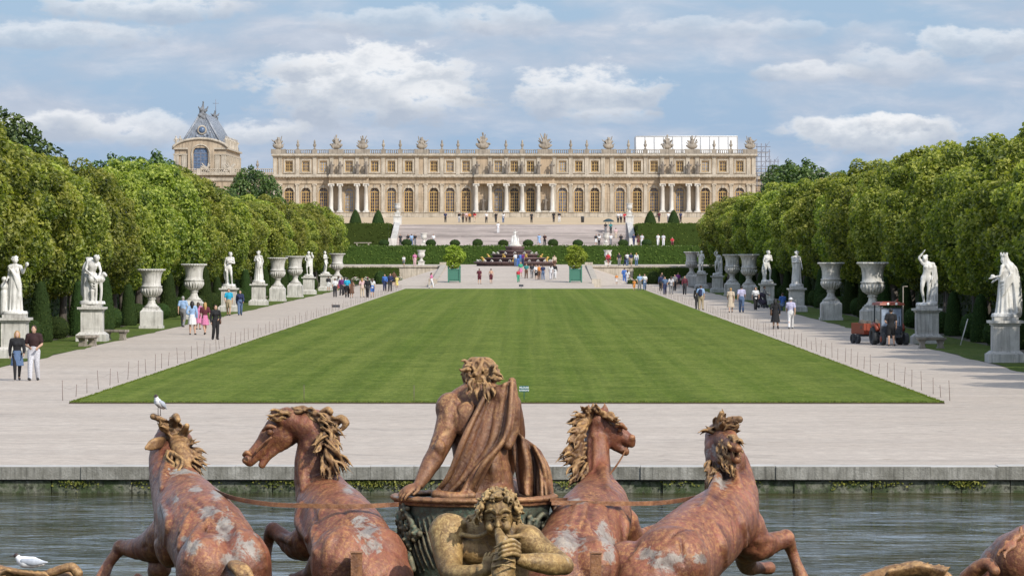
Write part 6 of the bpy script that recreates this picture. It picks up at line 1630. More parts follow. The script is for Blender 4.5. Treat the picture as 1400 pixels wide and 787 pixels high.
# ---------------------------------------------------------------- people and statues (figures face -Y, 1.75 m tall)
BASE = dict(pel=(0, 0, .95), wai=(0, 0, 1.10), che=(0, 0, 1.29), nec=(0, .015, 1.47), hea=(0, -.01, 1.635), fwd=(0, -1, 0), up=(0, 0, 1),
            sR=(-.18, .01, 1.42), eR=(-.245, .03, 1.14), wR=(-.25, -.07, .90), hR=(-.09, 0, .93), kR=(-.10, -.02, .50), aR=(-.10, .02, .09), tR=(-.12, -.13, .035),
            sL=(.18, .01, 1.42), eL=(.245, .03, 1.14), wL=(.25, -.07, .90), hL=(.09, 0, .93), kL=(.10, -.02, .50), aL=(.10, .02, .09), tL=(.12, -.13, .035))
def pose(**k): d = dict(BASE); d.update(k); return {a: Vector(b) for a, b in d.items()}
POSES = {
    'stand': pose(),
    'stand2': pose(kR=(-.12, -.10, .51), aR=(-.15, -.02, .09), tR=(-.20, -.15, .035), eL=(.27, .06, 1.15), wL=(.14, -.14, 1.05)),
    'walk': pose(kR=(-.09, -.17, .52), aR=(-.09, -.26, .12), tR=(-.10, -.42, .10), kL=(.09, .05, .50), aL=(.09, .33, .14), tL=(.10, .24, .045), eR=(-.24, .12, 1.15), wR=(-.24, .16, .90), eL=(.24, -.06, 1.15), wL=(.22, -.25, .98)),
    'walk2': pose(kL=(.09, -.15, .52), aL=(.09, -.22, .10), tL=(.10, -.38, .07), kR=(-.09, .04, .50), aR=(-.09, .28, .12), tR=(-.10, .17, .04), eL=(.24, .11, 1.15), wL=(.25, .10, .90), eR=(-.24, -.05, 1.15), wR=(-.22, -.22, .96)),
    'photo': pose(eR=(-.26, -.14, 1.22), wR=(-.09, -.32, 1.52), eL=(.26, -.14, 1.22), wL=(.09, -.32, 1.52)),
    'holdhands': pose(eL=(.25, .02, 1.16), wL=(.18, -.22, 1.06), eR=(-.26, .02, 1.13), wR=(-.10, -.24, 1.06), kR=(-.09, -.14, .52), aR=(-.09, -.20, .09), tR=(-.10, -.36, .06), kL=(.09, .03, .50), aL=(.09, .20, .10), tL=(.10, .08, .04)),
    'push': pose(eR=(-.23, -.10, 1.18), wR=(-.16, -.36, 1.05), eL=(.23, -.10, 1.18), wL=(.16, -.36, 1.05), kR=(-.09, -.14, .52), aR=(-.09, -.18, .09), tR=(-.10, -.34, .05), kL=(.09, .05, .50), aL=(.09, .26, .11), tL=(.10, .15, .04)),
    'sit': pose(pel=(0, .02, .50), wai=(0, .02, .64), che=(0, 0, .84), nec=(0, 0, 1.02), hea=(0, -.03, 1.18), sR=(-.18, 0, .97), sL=(.18, 0, .97), eR=(-.24, -.05, .72), eL=(.24, -.05, .72), wR=(-.12, -.28, .60), wL=(.12, -.28, .60),
                hR=(-.09, 0, .47), hL=(.09, 0, .47), kR=(-.11, -.42, .48), kL=(.11, -.42, .48), aR=(-.11, -.42, .09), aL=(.11, -.42, .09), tR=(-.12, -.57, .035), tL=(.12, -.57, .035)),
}
def body(S, J, fem=False, g=0.0, hands=False, facef=False, parts='tahl', nude=False):
    """g grows everything for clothing; parts: t torso, a arms, h head, l legs"""
    w = .88 if fem else 1.0
    if 't' in parts:
        n = (J['sL'] - J['sR']).normalized().cross((J['nec'] - J['pel']).normalized()).normalized()
        S.tube([J['pel'] - Vector((0, 0, .02)), J['wai'], J['che'], J['nec'] - Vector((0, 0, .07))], [(.165 if fem else .15) + g, (.115 if fem else .135) + g, (.145 if fem else .165) + g, .10 * w + g * .5], .05, (n, 1.3))
        S.tube([J['sR'], (J['sR'] + J['sL']) / 2 + Vector((0, 0, .035)), J['sL']], [.062 * w + g, .07 + g * .6, .062 * w + g], .04)
        if fem:
            for s in (-1, 1): S.ell(J['che'] + (J['sL'] - J['sR']).normalized() * s * .07 + n * (-.085 if n.y > 0 else .085), [.055 + g] * 3, None, .04)
        elif nude:
            for s in (-1, 1): S.ell(J['che'] + (J['sL'] - J['sR']).normalized() * s * .08 + n * -.0 + Vector((0, -.085, .03)), [.08, .045, .06], None, .03)
    if 'h' in parts:
        S.tube([J['nec'] - Vector((0, 0, .05)), J['nec'], J['hea'] - Vector((0, 0, .06))], [.06 * w, .052 * w, .05 * w], .03)
        f = J['fwd'].normalized(); M = Matrix((f.cross(J['up']).normalized(), f, J['up'].normalized())).transposed()
        S.ell(J['hea'], [.078, .098, .118], M, .02); S.ell(J['hea'] + f * .025 - J['up'] * .062, [.05, .062, .055], M, .03)
        if facef: face(S, J['hea'] - J['up'] * .005, f, J['up'], .095, .010)
        else: S.tube([J['hea'] + f * .095 + J['up'] * .01, J['hea'] + f * .12 - J['up'] * .02], [.012, .017], .012)
    for q in 'RL':
        if 'a' in parts:
            S.tube([J['s' + q], (J['s' + q] + J['e' + q]) / 2, J['e' + q], J['e' + q] * .45 + J['w' + q] * .55, J['w' + q]], [.056 * w + g, .052 * w + g, .042 * w + g, .040 * w + g, .028 * w + g], .025)
            if not g:
                d = (J['w' + q] - J['e' + q]).normalized(); s_ = 1 if q == 'L' else -1
                nr = Vector((s_ * 1.0, .1, 0)); 
                if hands: hand(S, J['w' + q], None, d, nr, .18, .35, side=s_, k=.004)
                else: S.tube([J['w' + q], J['w' + q] + d * .08, J['w' + q] + d * .17 + Vector((0, -.02, 0))], [.028, .04, .018], .015, (nr, 1.6)); S.tube([J['w' + q] + d * .02, J['w' + q] + d * .09 + Vector((0, -.045, 0))], [.018, .012], .01)
        if 'l' in parts:
            S.tube([J['h' + q], (J['h' + q] + J['k' + q]) / 2, J['k' + q], J['k' + q] * .68 + J['a' + q] * .32 + Vector((0, .012, 0)), J['a' + q]], [.095 * w + g, .082 + g, .056 + g, .056 + g, .036 + g], .03)
            if not g: S.tube([J['a' + q] + Vector((0, .03, -.045)), J['a' + q] + (J['t' + q] - J['a' + q]) * .6 + Vector((0, 0, -.012)), J['t' + q]], [.036, .040, .026], .02)
SKIN = tinted('skin', .6, .08, 12, .05); CLOTH = tinted('cloth', .85, .16, 30, .4); HAIR = tinted('hair_strands', .6, .25, 60, .6); LEATHER = tinted('leather', .5, .15, 40, .3)
_pc = {}
def pmesh(key, fn, vx):
    if key not in _pc:
        S = Sculpt(vx); fn(S); _pc[key] = S.mesh(key[0])
    return _pc[key]
COLS = {'black': (.012, .012, .014), 'white': (.72, .72, .72), 'navy': (.02, .03, .09), 'dark': (.03, .03, .035), 'grey': (.2, .2, .21), 'light blue': (.30, .45, .68), 'blue': (.06, .16, .48), 'turquoise': (.02, .38, .60), 'red': (.50, .035, .05), 'maroon': (.11, .018, .03),
        'pink': (.62, .20, .36), 'pale pink': (.70, .48, .48), 'khaki': (.42, .34, .22), 'beige': (.58, .48, .36), 'brown': (.12, .06, .035), 'denim blue': (.10, .16, .28), 'pale grey': (.58, .58, .62), 'yellow': (.70, .60, .18), 'orange': (.65, .25, .06), 'green': (.05, .35, .20), 'teal': (.04, .22, .22), 'lavender': (.50, .48, .66), 'purple': (.12, .02, .14), 'dark brown': (.035, .012, .012)}
def person(px, py, facing, ps, fem, top, tk, bot, bk, label, hair='short', hc='brown', hgt=1.72, near=False, hat=None, bag=None, at=None, skin=(.52, .32, .22), leg=None, group=None, guess=None):
    """tk: tee|long|none ; bk: trousers|shorts|skirt|dress ; facing in degrees, 0 = towards the camera"""
    loc = at or foot_at(px, py, guess)
    vx = .017 if near else .030
    J = POSES[ps]; s = hgt / 1.75
    t = empty('person', loc, R(facing), label, 'person', group); t.scale = (s, s, s)
    def add(nm, key, fn, mat, col, par=t):
        me = pmesh((nm,) + key, fn, vx); o = link_mesh(nm, me, mat, par); o.color = (*col, 1); return o
    add('body', (ps, fem, near), lambda S: body(S, J, fem, hands=near, facef=near), SKIN, skin)
    n = 't'
    def ftop(S):
        body(S, J, fem, .022, parts='t')
        for q in 'RL':
            if tk == 'long': S.tube([J['s' + q], J['e' + q], J['w' + q]], [.082, .064, .050], .03)
            elif tk == 'tee': S.tube([J['s' + q], J['s' + q] * .35 + J['e' + q] * .65], [.084, .078], .03)
    if tk != 'none': add('jacket' if tk == 'long' else 'shirt', (ps, fem, tk, near), ftop, CLOTH, COLS[top])
    def fbot(S):
        p = J['pel']
        if bk in ('trousers', 'shorts'):
            S.tube([p + Vector((0, 0, .09)), p - Vector((0, 0, .05))], [.155, .165], .04, ((0, 1, 0), 1.2))
            for q in 'RL':
                if bk == 'trousers': S.tube([J['h' + q], J['k' + q], J['a' + q] - Vector((0, 0, .02))], [.118, .085, .068], .03)
                else: S.tube([J['h' + q], J['h' + q] * .15 + J['k' + q] * .85], [.118, .10], .03)
        elif bk == 'skirt': S.loft((0, p.y, 0), [(p.z - .42, .23, .21), (p.z - .15, .20, .17), (p.z + .12, .15, .125)], .02, (9, .10, 1))
        elif bk == 'dress': S.loft((0, p.y, 0), [(p.z - .55, .27, .24), (p.z - .2, .21, .18), (p.z + .16, .145, .12), (p.z + .36, .17, .12)], .03, (9, .12, 1)); body(S, J, fem, .018, parts='t')
        elif bk == 'robe': S.loft((0, p.y, 0), [(.10, .24, .22), (p.z - .2, .22, .19), (p.z + .16, .16, .13), (p.z + .36, .18, .13)], .03, (9, .10, 1)); body(S, J, fem, .02, parts='t')
    add({'trousers': 'trousers', 'shorts': 'shorts', 'skirt': 'skirt', 'dress': 'dress', 'robe': 'dress'}[bk], (ps, fem, bk, near), fbot, CLOTH, COLS[bot])
    if leg: add('leggings', (ps, fem, near), lambda S: [S.tube([J['h' + q], J['k' + q], J['a' + q]], [.098, .066, .046], .03) for q in 'RL'], CLOTH, COLS[leg])
    def fhair(S):
        h = J['hea']; f = J['fwd']
        S.ell(h - f * .022 + Vector((0, 0, .028)), [.090, .104, .104], None, .02)
        if hair == 'long': S.tube([h - f * .06 + Vector((0, 0, .04)), h - f * .10 - Vector((0, 0, .08)), h - f * .10 - Vector((0, 0, .26))], [.085, .088, .05], .03, (tuple(f), 1.4)); [S.tube([h + Vector((q * .075, 0, .02)), h + Vector((q * .085, .02, -.16))], [.035, .03], .02) for q in (-1, 1)]
        if facef_cut: S.ell(h + f * .12 - Vector((0, 0, .03)), [.07, .085, .085], None, .01, True)
    facef_cut = True
    add('hair', (ps, fem, hair, near), fhair, HAIR, {'brown': (.07, .035, .018), 'black': (.012, .010, .010), 'blond': (.48, .28, .09), 'grey': (.4, .38, .36)}[hc])
    for q in 'RL': add('shoe', (ps, near, q), lambda S: S.tube([J['a' + q] + Vector((0, .035, -.05)), J['a' + q] + (J['t' + q] - J['a' + q]) * .6 + Vector((0, 0, -.02)), J['t' + q] + Vector((0, -.01, -.002))], [.043, .047, .036], .02), LEATHER, COLS['black'])
    if hat: add('hat', (ps, near), lambda S: [S.ell(J['hea'] + Vector((0, .01, .075)), [.10, .11, .085], None, .01), S.ell(J['hea'] + Vector((0, -.02, .055)), [.16, .19, .018], None, .02)], CLOTH, COLS[hat])
    if bag == 'backpack' : add('backpack', (ps, near), lambda S: S.tube([J['che'] + Vector((0, .19, .08)), J['che'] + Vector((0, .20, -.2))], [.13, .14], .03, ((0, 1, 0), 1.4)), CLOTH, COLS['navy'])
    if bag == 'handbag': 
        def fb(S):
            S.tube([J['pel'] + Vector((.25, .03, -.06)), J['pel'] + Vector((.25, .05, .10))], [.12, .10], .02, ((1, 0, 0), 2)); S.tube([J['pel'] + Vector((.23, .03, .16)), J['sL'] + Vector((-.02, 0, .07))], [.018, .018], .01)
        add('handbag', (ps, near), fb, LEATHER, COLS['brown'])
    return t

def build_people():
    P = person; A = 'visitors on the walks'
    # near left couple
    P(23, 520.5, 10, 'walk', True, 'black', 'long', 'denim blue', 'skirt', 'blond woman in black jacket, denim skirt and black leggings walking at the left edge', 'long', 'blond', 1.70, True, leg='black')
    P(46, 520, -5, 'holdhands', False, 'dark brown', 'tee', 'pale grey', 'trousers', 'man in dark maroon t-shirt and very pale jeans walking beside the blond woman', 'short', 'brown', 1.88, True)
    # group beside the left vases
    P(250, 447, 170, 'walk2', False, 'light blue', 'tee', 'grey', 'trousers', 'man in pale blue shirt and grey trousers at the back of the left group', 'short', 'grey', 1.75, True)
    P(262.5, 457.5, 185, 'stand2', True, 'light blue', 'long', 'white', 'skirt', 'dark-haired woman in blue top and short white skirt seen from behind', 'long', 'black', 1.75, True)
    P(271, 450, 170, 'stand', True, 'pink', 'tee', 'pink', 'dress', 'girl in bright pink dress in the middle of the left group', 'long', 'brown', 1.5, True)
    P(280, 457.5, 200, 'walk', True, 'maroon', 'tee', 'pink', 'skirt', 'blond woman in maroon top with a pink wrap skirt', 'long', 'blond', 1.68, True)
    P(294.5, 464, 20, 'stand2', True, 'black', 'long', 'black', 'trousers', 'woman all in black with a shoulder bag, right of the left group', 'short', 'brown', 1.70, True, bag='handbag')
    P(312.5, 431.5, 0, 'walk2', False, 'turquoise', 'tee', 'khaki', 'shorts', 'man in turquoise t-shirt and khaki shorts in front of a white statue', 'short', 'brown', 1.78, True)
    P(328, 431.5, 5, 'walk', True, 'navy', 'long', 'denim blue', 'trousers', 'woman in navy jacket and jeans beside the man in turquoise', 'short', 'brown', 1.68, True)
    L_ = 'on the far left walk'
    P(458, 406, 180, 'stand', False, 'white', 'tee', 'dark', 'trousers', 'person in white shirt and dark trousers, leftmost of the far left crowd', hgt=1.7)
    P(463, 401, 150, 'walk', True, 'white', 'tee', 'red', 'skirt', 'woman in white top and red skirt in the far left crowd', 'long')
    P(467, 404, 10, 'stand2', False, 'purple', 'long', 'dark', 'trousers', 'person in purple jacket in the far left crowd')
    P(471, 403, 180, 'walk2', True, 'white', 'long', 'black', 'trousers', 'woman in white jacket and black trousers in the far left crowd', 'long', 'black')
    P(449, 398, 180, 'push', False, 'dark', 'long', 'white', 'shorts', 'stooping visitor in dark jacket and white shorts %s near a plinth' % L_, hgt=1.55)
    P(474.5, 407, 180, 'walk', False, 'turquoise', 'tee', 'black', 'trousers', 'man in turquoise shirt and black trousers %s' % L_, 'short', 'black', 1.82)
    P(480.5, 407, 185, 'stand', True, 'brown', 'none', 'brown', 'dress', 'woman in short brown dress %s' % L_, 'long', 'brown', 1.68)
    P(495, 406, 180, 'stand2', True, 'pale pink', 'tee', 'beige', 'trousers', 'woman in pale pink top and beige trousers %s' % L_, 'long', 'blond')
    P(502.5, 407, 175, 'walk2', False, 'black', 'long', 'dark', 'trousers', 'man in black jacket and dark trousers %s' % L_, 'short', 'black', 1.78)
    P(509, 406.5, 180, 'walk', True, 'white', 'tee', 'blue', 'shorts', 'woman in white shirt and blue shorts %s by the lawn' % L_, 'long')
    P(526, 398, 0, 'walk', False, 'blue', 'long', 'navy', 'trousers', 'man in bright blue jacket near the far left lawn corner', hgt=1.75)
    P(533.5, 398, 0, 'stand2', False, 'navy', 'long', 'dark', 'trousers', 'man in navy jacket beside the man in bright blue', hgt=1.82)
    P(538.5, 391, 180, 'stand', False, 'brown', 'tee', 'black', 'shorts', 'person in brown shirt and black shorts behind the far left lawn corner')
    P(542.5, 393.5, 0, 'walk', True, 'yellow', 'tee', 'yellow', 'dress', 'child in yellow dress near the far left lawn corner', hgt=1.3)
    P(552, 383, 0, 'walk2', False, 'white', 'tee', 'grey', 'shorts', 'child in white shirt below the left ramp wall', hgt=1.35)
    P(567, 381, 0, 'stand', True, 'pink', 'tee', 'pale pink', 'trousers', 'woman in pink top by the left ramp wall', 'long')
    P(590, 394, 80, 'walk', True, 'pink', 'tee', 'white', 'trousers', 'woman in pink top and white trousers striding left above the lawn', 'long')
    # right walk, far
    W_ = 'at the far right end of the lawn'
    P(831.5, 384, 20, 'walk', True, 'red', 'long', 'maroon', 'skirt', 'woman in red jacket left of the far right crowd', 'long')
    P(843, 389, 0, 'walk', True, 'orange', 'tee', 'white', 'shorts', 'child in orange top left of the far right crowd', hgt=1.25)
    P(846.5, 386, 0, 'stand', False, 'dark', 'tee', 'grey', 'trousers', 'man in dark shirt beside the child in orange')
    P(853.5, 387, 180, 'stand2', False, 'blue', 'long', 'blue', 'trousers', 'tall man all in blue in the far right crowd', hgt=1.9)
    P(858, 388, 180, 'walk', True, 'white', 'tee', 'pale grey', 'trousers', 'woman all in white in the far right crowd', 'long')
    P(862.5, 386, 0, 'walk2', False, 'navy', 'tee', 'khaki', 'shorts', 'man in navy shirt and khaki shorts in the far right crowd')
    P(867, 397.5, 0, 'walk', False, 'orange', 'tee', 'orange', 'shorts', 'small child dressed in orange %s' % W_, hgt=1.15)
    P(870, 386, 180, 'stand', True, 'white', 'long', 'denim blue', 'trousers', 'woman in white jacket and jeans in the far right crowd', 'long', 'blond')
    P(874.5, 397, 0, 'stand2', False, 'light blue', 'tee', 'grey', 'trousers', 'man in light blue shirt and grey trousers %s' % W_)
    P(881.3, 397, 0, 'walk', True, 'white', 'tee', 'denim blue', 'trousers', 'woman in white shirt and jeans %s' % W_, 'long')
    P(903.5, 398, 180, 'walk2', False, 'navy', 'long', 'dark', 'trousers', 'man in navy jacket walking away on the right walk')
    P(909, 403, 0, 'walk', False, 'denim blue', 'tee', 'navy', 'trousers', 'man in denim shirt coming forward on the right walk')
    P(905, 394, 0, 'stand', True, 'black', 'tee', 'purple', 'skirt', 'woman in black top and purple skirt behind two men on the right walk', 'long')
    P(917.5, 402, 180, 'stand2', True, 'pale grey', 'tee', 'grey', 'trousers', 'woman in pale grey top and grey trousers on the right walk', 'long')
    P(922.5, 398, 0, 'walk', False, 'grey', 'tee', 'dark', 'trousers', 'man in grey t-shirt and dark trousers on the right walk')
    P(927, 394, 180, 'stand', False, 'purple', 'tee', 'dark', 'shorts', 'person in purple shirt behind the grey-shirted couple on the right walk')
    P(936, 403, 0, 'walk2', False, 'maroon', 'long', 'dark', 'trousers', 'man in deep red jacket and dark trousers on the right walk', hgt=1.8)
    P(953.6, 423, 180, 'stand', True, 'black', 'long', 'dark', 'trousers', 'woman in black standing left of the man with a blue backpack', 'long', 'black', 1.66, True)
    P(958, 423.5, 170, 'stand2', False, 'light blue', 'tee', 'khaki', 'trousers', 'man in pale blue shirt and khaki trousers with a navy backpack', 'short', 'brown', 1.78, True, bag='backpack')
    P(999, 427.5, 175, 'walk', True, 'beige', 'tee', 'beige', 'dress', 'woman in short beige dress on the right walk', 'short', 'blond', 1.72, True)
    P(1013.7, 427, 180, 'walk2', False, 'lavender', 'tee', 'denim blue', 'trousers', 'man in lavender shirt and jeans on the right walk', 'short', 'black', 1.85, True)
    P(1033, 424, 5, 'walk', True, 'white', 'tee', 'black', 'trousers', 'woman in white top under a black jacket coming forward on the right walk', 'long', 'brown', 1.66, True)
    P(1045, 420, 80, 'push', True, 'grey', 'long', 'dark', 'trousers', 'woman in grey jacket behind the pushchair', 'short', 'brown', 1.6, True)
    P(1060, 449.5, 178, 'stand2', True, 'black', 'long', 'black', 'dress', 'woman in long black tunic walking away on the right walk', 'long', 'black', 1.68, True, leg='black', bag='handbag')
    P(1081, 449.5, 176, 'walk', False, 'lavender', 'tee', 'white', 'trousers', 'man in pale shirt, white trousers and white hat walking away', 'short', 'grey', 1.72, True, hat='white')
    P(1070, 425, 200, 'sit', False, 'blue', 'tee', 'denim blue', 'trousers', 'person in blue seated beside a plinth on the right walk', 'short', 'brown', 1.72, True)
    P(1218, 469.5, 180, 'stand2', False, 'black', 'tee', 'black', 'shorts', 'man in black shirt and shorts standing in front of the tractor', 'short', 'black', 1.72, True, at=Vector((WX(1218, 204.2), 204.2, .01)))
    # gravel ramp
    P(655.3, 388, 170, 'stand2', False, 'maroon', 'tee', 'maroon', 'shorts', 'man in maroon shirt and shorts alone on the left of the ramp foot')
    P(671.3, 388, 180, 'walk', True, 'white', 'none', 'maroon', 'shorts', 'person with white bag and maroon shorts right of the maroon man', 'short')
    P(708.7, 386, 0, 'walk', False, 'red', 'tee', 'green', 'trousers', 'child in red top and green trousers on the ramp', hgt=1.45)
    P(711.8, 378, 0, 'stand', True, 'green', 'tee', 'pink', 'skirt', 'woman in green top behind the child in red', 'long', 'blond')
    P(719.6, 380.5, 0, 'stand2', False, 'teal', 'tee', 'brown', 'trousers', 'man in teal shirt and brown trousers on the ramp')
    P(727.3, 380.5, 180, 'walk', False, 'dark', 'tee', 'grey', 'trousers', 'man in dark shirt and grey trousers on the ramp')
    P(733, 382.5, 0, 'walk2', True, 'white', 'tee', 'black', 'shorts', 'woman in white top and black shorts on the ramp', 'long')
    P(737, 382.5, 0, 'stand', False, 'orange', 'tee', 'brown', 'trousers', 'man in orange shirt on the ramp')
    P(742.2, 382.5, 180, 'stand2', False, 'navy', 'tee', 'denim blue', 'trousers', 'man in navy shirt and jeans on the ramp')
    P(753.2, 382.5, 180, 'walk', True, 'white', 'tee', 'pale grey', 'trousers', 'woman all in white on the ramp', 'long')
    P(758.6, 381, 0, 'walk2', True, 'black', 'long', 'white', 'trousers', 'woman in black jacket and white trousers on the ramp', 'long', 'black')
    P(758, 367.5, 0, 'stand', False, 'beige', 'tee', 'brown', 'trousers', 'man in cream shirt near the right edge of the tiered fountain')
    for px, tp, bt, l in ((705, 'white', 'denim blue', 'person in white shirt and jeans, leftmost in front of the fountain'), (708.5, 'navy', 'blue', 'person in navy jacket, second from left in front of the fountain'), (711.5, 'blue', 'denim blue', 'person in blue shirt, third from left in front of the fountain'), (714.3, 'purple', 'navy', 'person in purple shirt, rightmost in front of the fountain')):
        P(px, 364.3, 180, 'stand', False, tp, 'tee', bt, 'trousers', l)
    P(854.5, 364, 90, 'push', False, 'dark', 'long', 'navy', 'trousers', 'person in dark jacket by the tall hedge on the right', hgt=1.5)
    P(857.6, 364, 180, 'walk', False, 'white', 'tee', 'denim blue', 'trousers', 'man in white shirt and jeans by the tall hedge on the right')
    # terrace below the steps
    D2 = lambda px: Vector((WX(px, 655), 655, 4.725))
    for px, f, ps, fm, tp, bt, bk, l in ((547.5, 0, 'stand', False, 'dark', 'dark', 'trousers', 'person in dark clothes at the foot of the steps, far left'), (558, 0, 'walk', True, 'black', 'pale pink', 'skirt', 'woman in black top at the foot of the steps'), (562.6, 180, 'stand2', False, 'light blue', 'denim blue', 'trousers', 'man in light blue at the foot of the steps'), (567.4, 0, 'walk', False, 'black', 'grey', 'trousers', 'man in black shirt and grey trousers at the foot of the steps'),
                                       (592.6, 0, 'stand', False, 'white', 'grey', 'shorts', 'person in white shirt at the foot of the steps, right of the left urn'), (737.2, 0, 'walk', True, 'light blue', 'light blue', 'dress', 'woman in light blue dress at the foot of the steps'), (744.8, 0, 'stand2', False, 'dark brown', 'black', 'trousers', 'man in dark clothes beside the woman in light blue'),
                                       (815, 0, 'walk', False, 'dark', 'white', 'shorts', 'person in dark shirt left of the right urn'), (819, 180, 'stand', True, 'white', 'dark', 'trousers', 'woman in white top left of the right urn'), (835, 0, 'walk', False, 'white', 'grey', 'trousers', 'man in white shirt right of the right urn'), (849, 180, 'stand', False, 'black', 'dark', 'trousers', 'man in black at the right foot of the steps'),
                                       (866.5, 0, 'walk', False, 'navy', 'navy', 'trousers', 'man in navy below the right hedge block, leftmost'), (872.5, 180, 'stand', True, 'brown', 'maroon', 'skirt', 'woman in brown below the right hedge block'), (877.7, 0, 'stand2', True, 'pale grey', 'white', 'trousers', 'woman in pale grey below the right hedge block'),
                                       (899.6, 0, 'walk', False, 'white', 'white', 'trousers', 'man all in white below the right hedge block, left one'), (907, 180, 'stand', False, 'pale grey', 'white', 'trousers', 'man in pale clothes below the right hedge block, right one'), (919, 0, 'sit', True, 'red', 'maroon', 'trousers', 'woman in red sitting low at the right end of the terrace')):
        P(px, 335, f, ps, fm, tp, 'tee', bt, bk, l, at=D2(px), hair='long' if fm else 'short')
    # on the steps, and one dark umbrella
    for px, py, tp, bt, fm, l in ((681, 318, 'white', 'white', False, 'person all in white near the top middle of the steps'), (828, 318.5, 'dark', 'grey', False, 'person in dark top under the umbrella on the steps'), (835, 318.5, 'teal', 'dark', True, 'person in teal beside the umbrella on the steps'), (842, 326, 'pale pink', 'beige', True, 'person in pale pink low on the right of the steps')):
        d = 690 + (335 - py) / (335 - 307) * 21; P(px, py, 180, 'stand', fm, tp, 'tee', bt, 'trousers', l, at=Vector((WX(px, d), d, ground_z(0, d) + .05)))
    t = empty('umbrella', (WX(832, 703.5), 703.5, ground_z(0, 703.5)), 0, 'dark umbrella held up on the right side of the steps', 'umbrella')
    mb = MB(); mb.lathe([(.03, 2.25), (.3, 2.2), (.7, 2.0), (.95, 1.75), (.93, 1.74), (.68, 1.97), (.02, 2.2)], 10); mb.build('canopy', CLOTH, t).color = (.03, .06, .07, 1)
    mb = MB(); mb.tube([(0, 0, 1.0), (0, 0, 2.3)], .02, 5); mb.build('handle', STEEL, t)
    # upper terrace in front of the palace
    for px, f, fm, tp, bt, ps, l in ((609, 0, False, 'navy', 'dark', 'stand', 'two-tone navy figure, leftmost on the upper terrace'), (628, 0, False, 'black', 'white', 'walk', 'person in black top, first of the upper left group'), (633, 180, True, 'brown', 'dark', 'stand', 'person in brown, second of the upper left group'), (637.7, 0, True, 'pale pink', 'brown', 'walk2', 'person in pale pink, third of the upper left group'), (642, 0, False, 'orange', 'dark', 'stand', 'person in orange at the end of the upper left group'),
                                   (649, 180, True, 'red', 'beige', 'walk', 'person in red top on the upper terrace'), (665, 0, False, 'white', 'dark', 'stand2', 'person in white shirt with dark trousers on the upper terrace'), (678, 0, False, 'black', 'dark', 'walk', 'person in black on the upper terrace above the one in white'), (688, 180, True, 'white', 'denim blue', 'walk', 'person in white and jeans on the upper terrace'), (726.7, 0, False, 'dark', 'black', 'stand', 'lone dark figure right of centre on the upper terrace'),
                                   (757, 180, False, 'black', 'dark', 'walk', 'person in black, left of a pair on the upper terrace'), (764.7, 0, True, 'dark', 'white', 'stand2', 'person in dark top and white trousers, right of a pair on the upper terrace'), (845, 0, True, 'white', 'black', 'walk', 'person in white top on the upper terrace by the right pedestal'), (849, 0, False, 'pale grey', 'dark', 'stand', 'person in pale grey on the upper terrace by the right pedestal'), (854, 180, False, 'red', 'maroon', 'walk2', 'person in red and maroon on the upper terrace'), (860.5, 0, True, 'denim blue', 'dark', 'stand', 'person in denim left of the right pedestal'),
                                   (901, 0, True, 'maroon', 'dark', 'walk', 'person in maroon between the right yew cones'), (913.6, 0, False, 'white', 'grey', 'stand', 'person in white between the right yew cones'), (930.5, 180, False, 'navy', 'dark', 'walk', 'person in navy right of the yew cones')):
        d = 738 + (px * 7 % 9); P(px, 305, f, ps, fm, tp, 'tee', bt, 'trousers', l, at=Vector((WX(px, d), d, ground_z(0, d))), hair='long' if fm else 'short')

